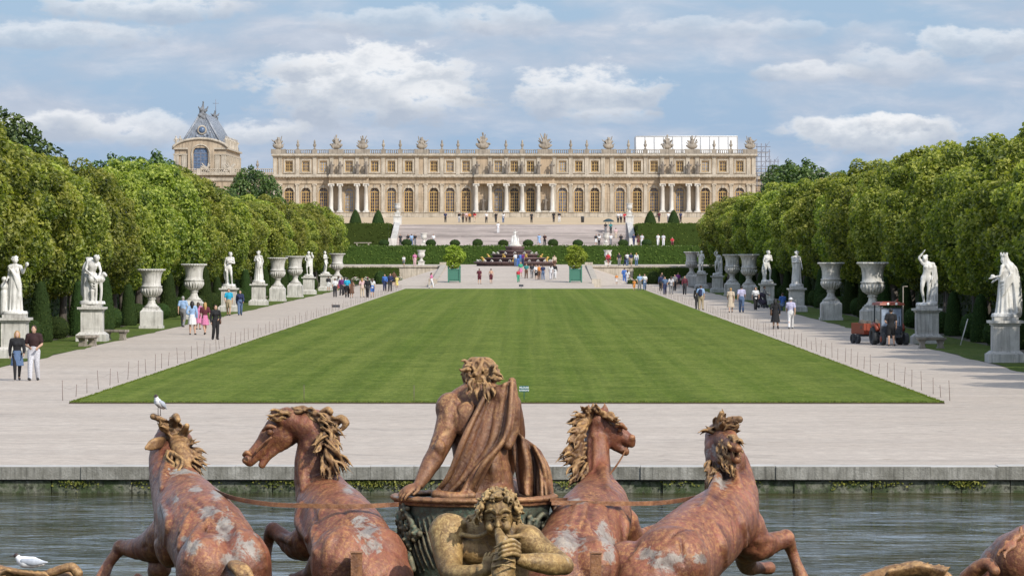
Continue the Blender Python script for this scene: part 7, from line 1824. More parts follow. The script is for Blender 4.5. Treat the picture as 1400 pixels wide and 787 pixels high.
# ---------------------------------------------------------------- statues, vases
def statue_meshes():
    V = .024; M_ = {}
    def drape(S, prof, folds=(9, .16, 0), k=.04, c=(0, 0, 0), lean=(0, 0)): S.loft(c, prof, k, folds, lean=lean)
    def base(S, r=.34): S.loft((0, 0, 0), [(-.06, r, r * .85), (.05, r * .92, r * .8)], .02)
    def curls(S, h, n, seed, r=.1):
        rnd = random.Random(seed)
        for i in range(n):
            d = Vector((rnd.uniform(-1, 1), rnd.uniform(-.35, 1), rnd.uniform(-.3, 1))).normalized(); S.ell(h + d * r + Vector((0, .01, .02)), [.035] * 3, None, .012)
    # 1 draped woman raising a cup, urn on a pillar at her side
    S = Sculpt(V); J = pose(sR=(-.17, 0, 1.42), eL=(.26, -.10, 1.22), wL=(.36, -.26, 1.40), eR=(-.20, .06, 1.15), wR=(-.22, -.12, 1.05), fwd=(.75, -.65, 0), kL=(.14, -.14, .52))
    body(S, J, True, facef=True); base(S, .42); drape(S, [(0, .24, .22), (.5, .22, .19), (.95, .19, .16), (1.25, .15, .12)], (11, .2, 1)); curls(S, J['hea'], 14, 1)
    for i in range(5): S.tube([(-.16 + i * .02, -.12, 1.38 - i * .02), (.05, -.17, 1.15 - i * .05), (.2, -.12, .9 - i * .1), (.18, .1, .75 - i * .1)], .028, .015)
    S.ell(J['wL'] + Vector((.05, -.02, .10)), [.06, .06, .07]); S.tube([(-.33, .02, 0), (-.33, .02, .62)], [.15, .13], .01); S.ell((-.33, .02, .80), [.13, .13, .14]); S.tube([(-.33, .02, .64), (-.33, .02, .95), (-.33, .02, 1.02)], [.05, .06, .10], .02)
    S.tube([(-.14, .14, 1.45), (-.2, .16, .9), (-.22, .14, .3)], [.06, .09, .1], .05)
    M_['cup'] = S.mesh('figure')
    # 2 bowed old man leaning over a garlanded altar with a ram beside it
    S = Sculpt(V); J = pose(pel=(-.05, .05, .92), wai=(-.03, .03, 1.08), che=(.02, -.02, 1.24), nec=(.09, -.07, 1.40), hea=(.16, -.15, 1.50), fwd=(.5, -.75, -.5), up=(.25, -.35, .9), sR=(-.14, 0, 1.36), sL=(.22, -.04, 1.33), eL=(.30, -.14, 1.08), wL=(.24, -.26, .86), eR=(-.2, -.12, 1.12), wR=(.06, -.30, .90), kL=(.12, -.18, .5), hR=(-.12, .05, .9))
    body(S, J, False, nude=True, facef=True); base(S, .46); curls(S, J['hea'], 16, 2)
    drape(S, [(0, .22, .2), (.5, .24, .2), (1.0, .19, .16)], (8, .22, 2), c=(-.1, .06, 0)); S.tube([(-.14, .1, 1.42), (-.26, .12, 1.2), (-.3, .14, .8), (-.32, .1, .3)], [.08, .1, .11, .1], .05, ((.3, 1, 0), 1.5)); S.tube([(-.16, .08, 1.42), (-.05, .14, 1.48), (-.2, .16, 1.5)], [.06, .07, .05], .03)
    S.tube([(.0, -.22, .80), (.34, -.22, .80)], [.13, .12], .03); S.tube([(.02, -.22, .4), (.02, -.22, .02)], [.08, .05], .04); S.tube([(.3, -.22, .70), (.33, -.24, .4), (.30, -.24, .02)], [.07, .05, .045], .03); S.tube([(.34, -.22, .84), (.42, -.26, .98), (.50, -.32, .92)], [.08, .07, .045], .03); S.tube([(.15, -.24, .7), (.16, -.24, .35), (.14, -.24, .02)], [.05, .04, .04], .03)
    for i in range(4): S.tube([(-.1, -.18, .9 - i * .05), (.08, -.28, .76 - i * .09), (.26, -.22, .92 - i * .05)], .026, .012)
    M_['altar'] = S.mesh('figure')
    # 3 nude youth in contrapposto, hand to the chest, stump behind
    S = Sculpt(V); J = pose(pel=(-.03, 0, .95), wai=(-.01, 0, 1.1), che=(.03, .01, 1.28), nec=(.05, .02, 1.46), hea=(.07, -.01, 1.62), fwd=(.6, -.8, -.1), hR=(-.12, 0, .94), kR=(-.10, -.02, .5), hL=(.07, 0, .91), kL=(.13, -.16, .52), aL=(.16, -.02, .12), tL=(.2, -.15, .05), sR=(-.14, .02, 1.41), sL=(.22, 0, 1.42), eL=(.28, -.02, 1.16), wL=(.12, -.17, 1.20), eR=(-.22, .03, 1.14), wR=(-.20, -.06, .88))
    body(S, J, False, nude=True, facef=True); base(S, .36); curls(S, J['hea'], 14, 3); S.tube([(-.1, .16, 0), (-.13, .15, .45), (-.15, .12, .85)], [.11, .09, .06], .04); S.tube([(-.2, .06, .95), (-.22, .12, .6), (-.2, .1, .3)], [.06, .08, .05], .03)
    M_['youth'] = S.mesh('figure')
    # 4 long-robed figure with crossed folds
    S = Sculpt(V); J = pose(eR=(-.24, -.05, 1.16), wR=(-.08, -.2, 1.18), eL=(.26, .02, 1.14), wL=(.24, -.14, .92), fwd=(-.4, -.9, 0), kL=(.12, -.12, .52))
    body(S, J, True, facef=True); base(S, .38); drape(S, [(0, .27, .25), (.5, .23, .2), (.95, .2, .17), (1.3, .17, .13)], (12, .22, 0)); curls(S, J['hea'], 12, 4)
    for i in range(6): S.tube([(-.2, .02, 1.36 - i * .05), (-.02, -.17, 1.2 - i * .07), (.18, -.1, 1.0 - i * .09), (.2, .1, .95 - i * .1)], .03, .015)
    S.tube([(-.16, .14, 1.4), (0, .2, .9), (.1, .2, .2)], [.08, .14, .13], .06)
    M_['robe'] = S.mesh('figure')
    # 5 crowned queen in a heavy mantle, seen from the side
    S = Sculpt(V); J = pose(fwd=(-.95, -.3, 0), hea=(-.04, -.01, 1.63), sR=(-.1, -.14, 1.42), sL=(.08, .14, 1.42), eR=(-.16, -.22, 1.15), wR=(-.34, -.16, 1.10), eL=(-.06, .2, 1.15), wL=(-.28, .06, 1.02), kR=(-.16, -.05, .52))
    body(S, J, True, facef=True); base(S, .42); drape(S, [(0, .30, .26), (.5, .24, .21), (.95, .2, .18), (1.3, .16, .15)], (12, .22, 1))
    S.tube([(.06, 0, 1.5), (.2, 0, 1.3), (.28, 0, .9), (.33, 0, .45), (.36, 0, .06)], [.12, .17, .19, .17, .14], .06, ((0, 1, 0), 1.0))
    for i in range(5): S.tube([(.02, -.12 + i * .05, 1.46), (.22, -.18 + i * .07, 1.0), (.34 + i * .01, -.2 + i * .08, .08)], .035, .02)
    for i in range(5): S.tube([(.16, -.2, 1.2 - i * .06), (-.05, -.22, 1.0 - i * .09), (-.15, -.10, .95 - i * .12)], .03, .03)
    for i in range(8): a = i * math.pi / 4; S.tube([J['hea'] + Vector((.08 * math.cos(a), .08 * math.sin(a), .10)), J['hea'] + Vector((.11 * math.cos(a), .11 * math.sin(a), .21))], [.03, .012], .01)
    S.tube([J['hea'] + Vector((.05, 0, .05)), J['hea'] + Vector((.12, 0, -.1)), (.12, 0, 1.35)], [.08, .07, .09], .04); S.ell((-.38, -.14, 1.14), [.07, .05, .05])
    M_['queen'] = S.mesh('figure')
    # 6 nude leaning figure with arm over the head and cloth falling at the side
    S = Sculpt(V); J = pose(pel=(-.04, 0, .93), wai=(.0, 0, 1.08), che=(.03, 0, 1.26), nec=(.0, .0, 1.44), hea=(-.06, -.03, 1.58), fwd=(-.8, -.5, -.15), sR=(-.14, 0, 1.41), sL=(.20, .01, 1.37), eR=(-.28, -.05, 1.60), wR=(-.16, -.08, 1.76), eL=(.28, .05, 1.12), wL=(.20, -.08, .93), hR=(-.12, 0, .92), kR=(-.18, -.08, .5), aR=(-.10, .0, .09), tR=(-.14, -.14, .04), kL=(.06, -.06, .5), aL=(.02, .02, .09))
    body(S, J, False, nude=True, facef=True); base(S, .40); curls(S, J['hea'], 14, 6)
    S.tube([(.22, .03, 1.38), (.28, .08, 1.0), (.26, .08, .5), (.22, .06, .04)], [.07, .10, .13, .15], .05)
    for i in range(4): S.tube([(.16 + i * .05, -.02, 1.3), (.20 + i * .05, -.06, .8), (.12 + i * .08, -.08, .05)], .03, .015)
    M_['arm'] = S.mesh('figure')
    # 7 youth with an animal or child at the shoulder
    S = Sculpt(V); J = pose(fwd=(-.5, -.85, 0), eL=(.30, -.02, 1.32), wL=(.24, -.12, 1.52), eR=(-.26, .0, 1.14), wR=(-.16, -.2, 1.02), kR=(-.14, -.14, .52), hR=(-.1, 0, .92), pel=(.03, 0, .95))
    body(S, J, False, nude=True, facef=True); base(S, .36); curls(S, J['hea'], 14, 7); S.tube([(.22, -.06, 1.5), (.30, 0, 1.42), (.34, .08, 1.3)], [.08, .08, .06], .03); S.ell((.24, -.1, 1.62), [.07] * 3); S.tube([(.18, .12, 0), (.2, .12, .7), (.22, .1, 1.2)], [.12, .1, .08], .05)
    drape(S, [(.62, .17, .15), (.80, .19, .16), (.98, .17, .14)], (8, .2, 1))
    M_['faun'] = S.mesh('figure')
    return M_
def plinth_mesh(h=1.72, w=.52):
    mb = MB()
    mb.box(-w * 1.42, w * 1.42, -w * 1.42, w * 1.42, 0, h * .20); mb.box(-w * 1.36, w * 1.36, -w * 1.36, w * 1.36, h * .20 + .001, h * .27, taper=w * .28); mb.box(-w, w, -w, w, h * .27 + .001, h * .86)
    mb.box(-w * .8, w * .8, -w - .012, w + .012, h * .36, h * .78); mb.box(-w - .012, w + .012, -w * .8, w * .8, h * .36 + .001, h * .78 - .001)
    mb.box(-w * 1.1, w * 1.1, -w * 1.1, w * 1.1, h * .86 + .001, h * .91); mb.box(-w * 1.3, w * 1.3, -w * 1.3, w * 1.3, h * .91 + .001, h * .97); mb.box(-w * .92, w * .92, -w * .92, w * .92, h * .97 + .001, h + .08)
    return mb.mesh('pedestal')
def vase_meshes():
    mb = MB(); mb.box(-.66, .66, -.66, .66, 0, .16); mb.box(-.60, .60, -.60, .60, .161, .95); mb.box(-.60, .60, -.60, .60, .951, 1.10, taper=.14); mb.box(-.46, .46, -.46, .46, 1.101, 1.17)
    ped = mb.mesh('pedestal')
    mb = MB(); prof = [(.42, 0), (.43, .06), (.33, .12), (.24, .24), (.20, .42), (.205, .46), (.26, .48), (.26, .52), (.21, .54), (.30, .62), (.46, .76), (.555, .92), (.58, 1.06), (.565, 1.14), (.60, 1.16), (.60, 1.21), (.53, 1.24), (.515, 1.40), (.53, 1.65), (.58, 1.88), (.68, 2.04), (.76, 2.10), (.77, 2.15), (.70, 2.17), (.6, 2.10), (.45, 2.0)]
    mb.lathe(prof, 32)
    for i in range(20):     # gadroons on the bulge
        a = 2 * math.pi * i / 20; mb.tube([(.27 * math.cos(a), .27 * math.sin(a), .60), (.47 * math.cos(a), .47 * math.sin(a), .76), (.565 * math.cos(a), .565 * math.sin(a), .95), (.575 * math.cos(a), .575 * math.sin(a), 1.08)], [.02, .05, .06, .03], 6)
    for i in range(30): a = 2 * math.pi * i / 30; mb.ball((.75 * math.cos(a), .75 * math.sin(a), 2.12), .05, 6, 4)
    bowl = mb.mesh('vase_body')
    return ped, bowl
def build_statues():
    M_ = statue_meshes(); pl = plinth_mesh(); vp, vb = vase_meshes()
    XL, XR = -21.25, 18.85
    def st(px, kind, rz, label, s=1.33, x=None, flip=1):
        x = x if x is not None else (XL if px < 700 else XR); d = x * FPX / (px - CX)
        t = empty('marble_statue', (x, d, 0), 0, label, 'statue', 'marble statues along the avenue'); link_mesh('pedestal', pl, PLINTH, t)
        o = link_mesh('figure', M_[kind], MARBLE, t, (0, 0, 1.80 + .06 * s)); o.rotation_euler = (0, 0, R(rz)); o.scale = (s * flip, s, s)
    st(20, 'cup', 0, 'white statue of a draped woman raising a cup, nearest on the left walk')
    st(126, 'altar', 0, 'white statue of a bowed man leaning over a ram, second on the left walk', 1.42)
    st(313, 'youth', 0, 'white statue of a nude youth, third from the near end on the left walk', 1.33)
    st(353.5, 'robe', -15, 'white robed statue left of the two middle vases on the left walk', 1.36)
    st(422, 'faun', 0, 'small white statue with raised arm right of the two middle vases on the left', 1.28)
    st(445, 'youth', 60, 'slender white statue left of the farthest vase on the left walk', 1.28, flip=-1)
    st(1374, 'queen', 0, 'grey-white statue of a crowned robed queen, nearest on the right walk', 1.36, x=18.9)
    st(1267, 'arm', 0, 'pale statue of a leaning nude with one arm over his head beside the tractor', 1.36)
    st(1089, 'robe', 20, 'pale robed statue on the right walk above the white-hatted man', 1.38)
    st(1049, 'youth', 20, 'pale nude statue with a sash, left of the robed one on the right walk', 1.38)
    st(981, 'arm', 10, 'pale curved statue left of the middle pair of vases on the right walk', 1.28)
    st(959, 'faun', -20, 'slim pale statue right of the farthest vase on the right walk', 1.28, flip=-1)
    def va(px, label, s=1.0, x=None):
        x = x if x is not None else (XL if px < 700 else XR); d = x * FPX / (px - CX)
        t = empty('stone_vase', (x, d, 0), 0, label, 'vase', 'large stone vases along the avenue'); t.scale = (s, s, s)
        link_mesh('pedestal', vp, PLINTH, t); link_mesh('vase_body', vb, PLINTH, t, (0, 0, 1.171))
    va(207, 'large stone vase on a square base, nearest on the left walk'); va(265, 'large stone vase behind the left group of walkers', 1.05)
    va(379.5, 'large stone vase, left of the middle pair on the left walk', 1.1); va(403.5, 'large stone vase, right of the middle pair on the left walk', 1.12); va(461, 'farthest large stone vase on the left walk', 1.15)
    va(1193, 'large stone vase behind the orange tractor trailer', 1.12); va(1136, 'large stone vase left of the tractor on the right walk', 1.08)
    va(1024, 'large stone vase, right of the middle pair on the right walk', 1.18); va(1001, 'large stone vase, left of the middle pair on the right walk', 1.16); va(945.5, 'farthest large stone vase on the right walk', 1.2)
    # small vases at the fountain terrace and by the steps
    mb = MB(); mb.box(-.42, .42, -.42, .42, 0, .45); mb.box(-.5, .5, -.5, .5, .451, .55); mb.lathe([(.3, .55), (.32, .62), (.16, .8), (.14, .95), (.35, 1.1), (.5, 1.35), (.46, 1.6), (.42, 1.75), (.58, 1.98), (.6, 2.05), (.3, 2.03)], 16); sv = mb.mesh('stone_urn'); sv.materials.append(WHITE_ST)
    for px, d, z, l, s in ((576, 600, 2.07, 'white stone urn in front of the tall hedge, left of the fountain', 1.0), (831, 600, 2.07, 'white stone urn in front of the tall hedge, right of the fountain', 1.0), (579.5, 640, 4.72, 'white stone urn above the tall hedge, left side', .9), (828.5, 640, 4.72, 'white stone urn above the tall hedge, right side', .9), (538.5, 713.4, 9.55, 'white urn topping the stair wall on the left', 1.0), (864, 713.4, 9.55, 'white urn topping the stair wall on the right', 1.0)):
        o = bpy.data.objects.new('stone_urn', sv); COL.objects.link(o); o.location = (WX(px, d) if z < 9 else (-21.36 if px < 700 else 16.16), d, z + .001); o.scale = (s, s, s); tag(o, l, 'urn', 'white urns around the fountain terrace')
# ---------------------------------------------------------------- fountain, furniture, tractor
GILT = plain('gilded_lead', (.70, .46, .12), .35, .3); RED_MARBLE = stone('rose_marble', (.24, .15, .14), (.10, .07, .07), .8)
TRED = plain('orange_tractor_paint', (.25, .045, .02), .5); RUB = plain('tyre_rubber', (.045, .047, .05), .9, bstr=.3, scale=40); DARKM = plain('dark_machine_metal', (.05, .055, .065), .5)
def build_fountain():
    d = 575.0; m = d / FPX; cx = WX(704, d); z0 = 2.07
    t = empty('tiered_fountain', (cx, d, z0), 0, 'round tiered fountain of dark rose marble in front of the tall hedge', 'fountain')
    T = [(5.35, 0, .55), (4.0, .55, 1.1), (3.1, 1.1, 1.55), (2.15, 1.55, 2.05), (1.25, 2.05, 2.55)]
    for i, (r, a, b) in enumerate(T):
        mb = MB(); mb.lathe([(r * .93, a), (r * .94, a + (b - a) * .55), (r * 1.0, a + (b - a) * .72), (r * 1.02, b - .06), (r, b), (r * .5, b)], 48); mb.build('tier', RED_MARBLE, t, (0, 0, .001 * i))
    mb = MB(); mb.lathe([(.9, 2.556), (.85, 2.75), (.6, 2.85), (.55, 3.0)], 16); mb.build('pedestal', WHITE_ST, t)
    S = Sculpt(.05)
    body(S, pose(eL=(.3, -.05, 1.35), wL=(.42, -.1, 1.65), fwd=(.3, -.9, .2)), True); S.loft((0, 0, 0), [(0, .42, .34), (.5, .28, .24), (1.0, .18, .15)], .05, (9, .2, 0))
    for s in (-1, 1): S.tube([(s * .42, -.1, 0), (s * .40, -.1, .45), (s * .36, -.12, .7)], [.14, .13, .07], .04); S.ell((s * .36, -.12, .85), [.09, .09, .1])
    link_mesh('crowning_figures', S.mesh('crowning_figures'), MARBLE, t, (0, 0, 2.98))
    def frog(vx, up):
        S = Sculpt(vx); S.tube([(0, .2, .15), (0, 0, .3), (0, -.15, .55 if up else .4)], [.2, .2, .14], .05); S.ell((0, -.25, .7 if up else .5), [.13, .15, .11])
        for s in (-1, 1): S.tube([(s * .15, .2, .15), (s * .3, .05, .3), (s * .28, -.1, .03)], [.1, .07, .06], .03); S.tube([(s * .12, -.12, .45), (s * .26, -.28, .3 if not up else .6), (s * .2, -.35, .05 if not up else .8)], [.06, .05, .04], .03)
        return S.mesh('fountain_figure')
    fa, fb = frog(.05, True), frog(.05, False); fw = fb.copy(); fw.materials.append(WHITE_ST); fa.materials.append(GILT); fb.materials.append(GILT)
    k = 0
    for ti, (r, z, n, me, w, s) in enumerate(((4.85, .56, 12, fw, 'pale', .5), (3.7, 1.11, 4, fa, 'gilded', .6), (2.8, 1.56, 7, fw, 'pale', .5), (4.7, .56, 3, fa, 'tall gilded', .85))):
        for i in range(n):
            a = -math.pi * (i + .5) / n; o = bpy.data.objects.new('fountain_figure', me); COL.objects.link(o)
            o.location = (cx + r * math.cos(a), d + r * math.sin(a), z0 + z); o.rotation_euler = (0, 0, a + math.pi / 2); o.scale = (s, s, s)
            tag(o, '%s figure on the %s tier of the fountain, %s from the left' % (w, ('lowest', 'second', 'third', 'lowest')[ti], ordn(n - 1 - i)), 'fountain figure', 'lead figures on the fountain')
def build_props():
    # rope stakes along the lawn
    mb = MB(); mb.tube([(0, 0, 0), (0, 0, .50)], [.010, .009], 6); mb.ball((0, 0, .505), .012, 6, 4); sm = mb.mesh('stake'); STK = plain('rusty_stake', (.17, .12, .10), .8); sm.materials.append(STK)
    rnd = random.Random(3)
    for side, x in (('left', LX0 - .45), ('right', LX1 + .45)):
        i = 0; y = 131.5; pts = []
        while y < 480 and i < 130:
            o = bpy.data.objects.new('stake', sm); COL.objects.link(o); o.location = (x + rnd.uniform(-.04, .04), y, 0); s = rnd.choice((.75, .9, 1.0, 1.1)) if i % 3 else 1.2
            o.scale = (1, 1, s); o.rotation_euler = (rnd.uniform(-.05, .05), rnd.uniform(-.08, .08), 0)
            tag(o, 'thin stake, %s from the near end of the %s lawn edge' % (ordn(i) if i < 99 else 'far number %d' % (i + 1), side), 'stake', 'stakes along the %s lawn edge' % side)
            pts.append((x, y, .40 * min(s, 1)));  i += 1; y += rnd.uniform(3.0, 3.9) if y < 300 else 3.6
        m_ = MB(); q = []
        for a, b in zip(pts[:-1], pts[1:]): q += [a, ((a[0] + b[0]) / 2, (a[1] + b[1]) / 2, (a[2] + b[2]) / 2 - .06)]
        m_.tube(q + [pts[-1]], .0022, 4); ob = m_.build('cord', STK, None); tag(ob, 'thin cord strung between the stakes on the %s side of the lawn' % side, 'cord')
    for px, d, l in ((566, 130, 'single thin stake at the near lawn edge left of the seated figure'), (415.5, 130.2, 'single thin stake at the near lawn edge above the second horse')):
        o = bpy.data.objects.new('stake', sm); COL.objects.link(o); o.location = (WX(px, d), d, 0); tag(o, l, 'stake')
    # sign
    d = 131.6; t = empty('lawn_sign', (WX(716.5, d), d, .05), 0, 'small dark teal sign with two lines of white lettering on the lawn', 'sign')
    TEAL = plain('teal_sign_paint', (.015, .10, .10), .5, var=.05); mb = MB(); mb.box(-.135, .135, -.008, .008, .22, .40); mb.build('panel', TEAL, t); mb = MB(); mb.tube([(0, .02, -.05), (0, .02, .34)], .012, 6); mb.build('post', TEAL, t)
    WH = plain('white_lettering', (.78, .80, .80), .6, var=.02)
    for txt, z, nm in (('PELOUSE', .325, 'lettering'), ('INTERDITE', .245, 'lettering')):
        c = bpy.data.curves.new('lettering', 'FONT'); c.body = txt; c.size = .072 if txt == 'PELOUSE' else .062; c.align_x = 'CENTER'; c.extrude = .001; c.offset = .0012
        tmp = bpy.data.objects.new('tmp', c); COL.objects.link(tmp); dg = bpy.context.evaluated_depsgraph_get(); me = bpy.data.meshes.new_from_object(tmp.evaluated_get(dg)); bpy.data.objects.remove(tmp)
        me.materials.clear(); o = link_mesh('lettering', me, WH, t, (0, -.0105, z)); o.rotation_euler = (R(90), 0, 0)
    # benches
    def bench(px, py, rz, label, L_=1.5, d=None):
        p = foot_at(px, py) if d is None else Vector((WX(px, d), d, ground_z(WX(px, d), d)))
        t = empty('stone_bench', p, rz, label, 'bench', 'stone benches'); mb = MB(); mb.box(-L_ / 2, L_ / 2, -.24, .24, .40, .50, taper=.0); mb.box(-L_ / 2 + .03, L_ / 2 - .03, -.21, .21, .37, .3995); mb.build('seat', GREYST, t)
        for s in (-1, 1):
            mb = MB(); x = s * L_ * .33; mb.prism([(x - .16, 0), (x + .16, 0), (x + .10, .12), (x + .09, .25), (x + .17, .369), (x - .17, .369), (x - .09, .25), (x - .10, .12)], -.17, .17); mb.build('leg', GREYST, t)
    bench(119.5, 473, R(70), 'stone bench in shade against the pedestal of the bowed man'); bench(157, 464.5, R(-20), 'stone bench right of the bowed man statue', 1.3)
    bench(1273, 476, R(10), 'stone bench in front of the pedestal beside the tractor', 1.3); bench(356, 413, R(0), 'small stone bench at the foot of the fourth left statue', 1.2)
    bench(496, 333, 0, 'long pale bench on the terrace below the left hedge block', 2.6, d=655)
    # pushchair
    t = empty('pushchair', foot_at(1041, 421), R(60), 'dark pushchair on the right walk below a statue', 'pushchair')
    mb = MB()
    for s in (-.25, .25): mb.tube([(s, -.35, .12), (s, .1, .5), (s, .45, 1.02)], .018, 6); mb.tube([(s, .35, .14), (s, 0, .45)], .018, 6)
    mb.tube([(-.25, .45, 1.02), (.25, .45, 1.02)], .018, 6); mb.build('frame', DARKM, t)
    S = Sculpt(.03); S.tube([(0, -.2, .42), (0, .05, .48), (0, .25, .85)], [.2, .2, .17], .05); S.tube([(0, .2, .95), (0, .0, 1.02), (0, -.15, .9)], [.2, .2, .15], .05, ((0, 0, 1), 1.3)); o = link_mesh('seat_and_hood', S.mesh('seat_and_hood'), CLOTH, t); o.color = (.04, .03, .05, 1)
    for s in (-.27, .27):
        for y in (-.36, .36): mb = MB(); wheel(mb, s, y, .12, .12, .05); mb.build('wheel', RUB, t)
    # tractor with trailer
    t = empty('tractor', (WX(1218.5, 206), 206.3, 0), R(13), 'small orange tractor with a dark cab parked beside the right walk', 'tractor'); t.scale = (.93, .93, .94)
    mb = MB(); S = Sculpt(.02)
    S.tube([(0, -.75, .72), (0, .1, .75)], [.24, .26], .03, ((0, 0, 1), .85)); mb.box(-.26, .26, -.75, -.1, .55, .86); mb.box(-.22, .22, -.79, -.751, .6, .82); mb.box(-.24, .24, -.7, -.15, .861, .90, taper=.04); mb.build('hood', DARKM, t)
    mb = MB(); mb.box(-.24, .24, -.9, 1.0, .38, .549); mb.box(-.55, .55, -.5, -.42, .42, .5); mb.box(-.5, .5, .25, 1.05, .5, .62); mb.tube([(.22, -.7, 1.0), (.22, -.7, 1.45)], .025, 8); mb.build('chassis', DARKM, t)
    mb = MB()
    for s in (-1, 1):
        mb.box(s * .55 - .03, s * .55 + .03, -.10, -.04, .6, 1.98); mb.box(s * .55 - .03, s * .55 + .03, .95, 1.01, .6, 1.98); mb.box(s * .55 - .03, s * .55 + .03, -.04, .95, .62, .68)
    mb.box(-.52, .52, -.09, -.05, .6, .95); mb.box(-.52, .52, -.09, -.05, 1.80, 1.86); mb.build('cab', DARKM, t)
    mb = MB(); mb.box(-.66, .66, -.22, 1.1, 1.98, 2.10, taper=.03); mb.box(-.5, .5, -.1, 1.0, 2.101, 2.15, taper=.05); mb.build('cab_roof', TRED, t)
    CG = plain('cab_glass', (.25, .30, .38), .06, var=.4, scale=2); mb = MB(); mb.box(-.52, .52, -.075, -.065, .95, 1.80); mb.build('windscreen', CG, t)
    WHT = plain('lamp_glass', (.8, .8, .75), .2)
    for s in (-1, 1): mb = MB(); mb.lathe([(.06, 0), (.07, .03), (.05, .05)], 10); [mb.v.__setitem__(i, (v[0] + s * .22, -.22 - v[2], v[1] + 2.04)) for i, v in enumerate(list(mb.v))]; mb.build('headlight', WHT, t)
    mb = MB(); mb.lathe([(.05, 2.15), (.055, 2.25), (.03, 2.27)], 10, (.5, .5, 0)); mb.build('beacon', TRED, t)
    mb = MB(); S = Sculpt(.03); S.tube([(0, .5, .75), (0, .72, 1.15)], [.2, .17], .04); link_mesh('seat', S.mesh('seat'), DARKM, t)
    for s in (-1, 1):
        mb = MB(); wheel(mb, s * .60, -.6, .31, .31, .20, True); mb.build('wheel', RUB, t)
        mb = MB(); wheel(mb, s * .68, .62, .46, .46, .28, True); mb.build('wheel', RUB, t)
        mb = MB(); mb.tube([(s * .68, .05, .75), (s * .68, .3, .98), (s * .68, .62, 1.02), (s * .68, .95, .98)], [.10, .12, .12, .10], 8); mb.build('mudguard', TRED, t)
        mb = MB(); mb.lathe([(.16, 0), (.14, .02)], 12); [mb.v.__setitem__(i, (s * .705 + s * v[2], -.6 + v[0], .31 + v[1])) for i, v in enumerate(list(mb.v))]; mb.build('wheel_hub', TRED, t)
    t2 = empty('trailer', (WX(1188.5, 209.5), 209.5, 0), R(16), 'small orange open trailer parked behind the tractor', 'trailer'); t2.scale = (.86, .9, .82)
    mb = MB(); mb.box(-.6, .6, -.7, 1.2, .55, .62); mb.box(-.6, .6, -.7, -.65, .621, 1.18); mb.box(-.6, .6, 1.15, 1.2, .621, 1.18); mb.box(-.6, -.55, -.649, 1.149, .621, 1.18); mb.box(.55, .6, -.649, 1.149, .621, 1.18)
    for x in (-.4, -.2, 0, .2, .4): mb.box(x - .03, x + .03, -.73, -.701, .6, 1.16)
    mb.build('bed', TRED, t2); mb = MB(); mb.box(-.5, .5, -.2, .7, .42, .549); mb.tube([(0, -.7, .5), (.3, -1.5, .45)], .04, 6); mb.build('chassis', DARKM, t2)
    for s in (-1, 1):
        for y in (-.1, .6): mb = MB(); wheel(mb, s * .72, y, .28, .28, .18, True); mb.build('wheel', RUB, t2)
    rnd = random.Random(4); S = Sculpt(.05)
    for i in range(14): S.ell((rnd.uniform(-.4, .4), rnd.uniform(-.5, .9), rnd.uniform(.72, .98)), [rnd.uniform(.12, .2)] * 3, None, .05)
    o = link_mesh('green_waste', S.mesh('green_waste'), BARK, None, t2.location); tag(o, 'heap of garden clippings in the orange trailer', 'clippings')
    # long pole leaning by the trees, tall frame post beside the tractor
    m_ = MB(); a = Vector((WX(1313, 206), 206, 0)); b = Vector((WX(1324.5, 206), 206.5, WZ(436, 206))); m_.tube([(0, 0, 0), b - a], .03, 6); ob = m_.build('leaning_pole', WHITE_ST, None, a); tag(ob, 'white pole leaning among the shaded trees on the right', 'pole')
    m_ = MB(); p = Vector((WX(1234.5, 209), 209, 0)); h = WZ(391.5, 209); m_.tube([(0, 0, 0), (0, 0, h)], .03, 6); m_.tube([(0, 0, h), (.22, 0, h)], .03, 6); ob = m_.build('hooked_post', GREYST, None, p); tag(ob, 'tall thin pale post with a hooked top behind the tractor', 'post')
    # dark drain box by the lawn, low marker on the gravel
    p = foot_at(459, 420); m_ = MB(); m_.box(-.30, .30, -.12, .12, 0, .16); m_.box(-.33, .33, -.15, .15, .161, .19); ob = m_.build('floodlight_box', DARKM, None, p); tag(ob, 'low dark box at the left lawn edge', 'box')
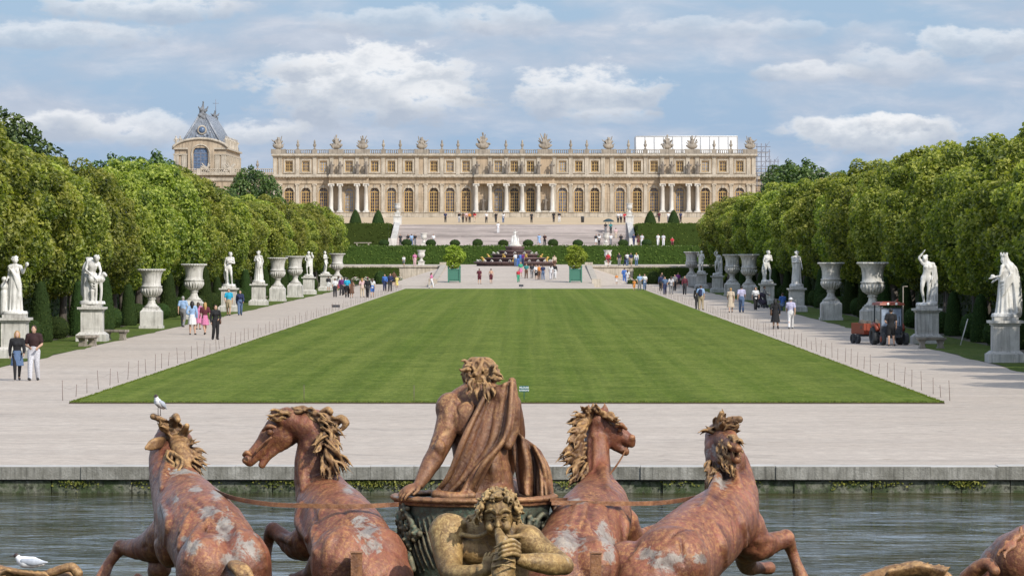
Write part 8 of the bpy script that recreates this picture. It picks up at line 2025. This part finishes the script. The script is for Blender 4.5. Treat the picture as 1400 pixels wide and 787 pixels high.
    p = foot_at(712.5, 394); m_ = MB(); m_.box(-.25, .25, -.03, .03, .18, .42); m_.tube([(0, 0, 0), (0, 0, .2)], .02, 6); ob = m_.build('low_marker', DARKM, None, p); tag(ob, 'tiny black marker board at the far lawn edge', 'marker')
    p = Vector((WX(796.5, 744), 744, ground_z(0, 744))); m_ = MB(); m_.lathe([(.25, 0), (.3, .9), (.33, .95), (.1, 1.05)], 12); ob = m_.build('litter_bin', DARKM, None, p); tag(ob, 'dark litter bin on the upper terrace', 'bin')
def wheel(mb, x, y, z, r, w, lugs=False):
    n = 20; prof = [(r * .55, -w / 2), (r * .9, -w / 2), (r, -w * .3), (r, w * .3), (r * .9, w / 2), (r * .55, w / 2), (r * .5, w * .2), (r * .5, -w * .2)]
    b = len(mb.v); vs = []; fs = []
    for (q, o) in prof:
        for i in range(n): a = 2 * math.pi * i / n; vs.append((x + o, y + q * math.cos(a), z + q * math.sin(a)))
    m = len(prof)
    for j in range(m):
        for i in range(n): k = (i + 1) % n; j2 = (j + 1) % m; fs.append((j * n + i, j * n + k, j2 * n + k, j2 * n + i))
    fs.append(tuple((m - 1) * n + i for i in range(n)))
    mb.add(vs, fs, 0, False)
    if lugs:
        for i in range(14):
            a = 2 * math.pi * i / 14; mb.cbox(x + (w * .22 if i % 2 else -w * .22), y + r * math.cos(a), z + r * math.sin(a) if z + r * math.sin(a) > .03 else .03, w * .4, r * .1, r * .1)
import time; T0 = time.time()
build_light(); build_ground(); build_terraces(); print('ground', time.time() - T0)
build_trees(); build_topiary(); print('veg', time.time() - T0)
X0 = build_palace(); build_palace_extras(X0); build_chapel(); print('palace', time.time() - T0)
build_statues(); build_fountain(); build_props(); print('props', time.time() - T0); build_people(); print('people', time.time() - T0)
build_horses(); build_apollo(); build_chariot(); build_triton(); build_reins()
gull(217, 568, 47.5, R(238), 'grey winged gull with dark head perched on the leftmost horse'); gull(38, 779, 44.75, R(180), 'white gull resting on the lower left sea creature', False)
print('all', time.time() - T0)
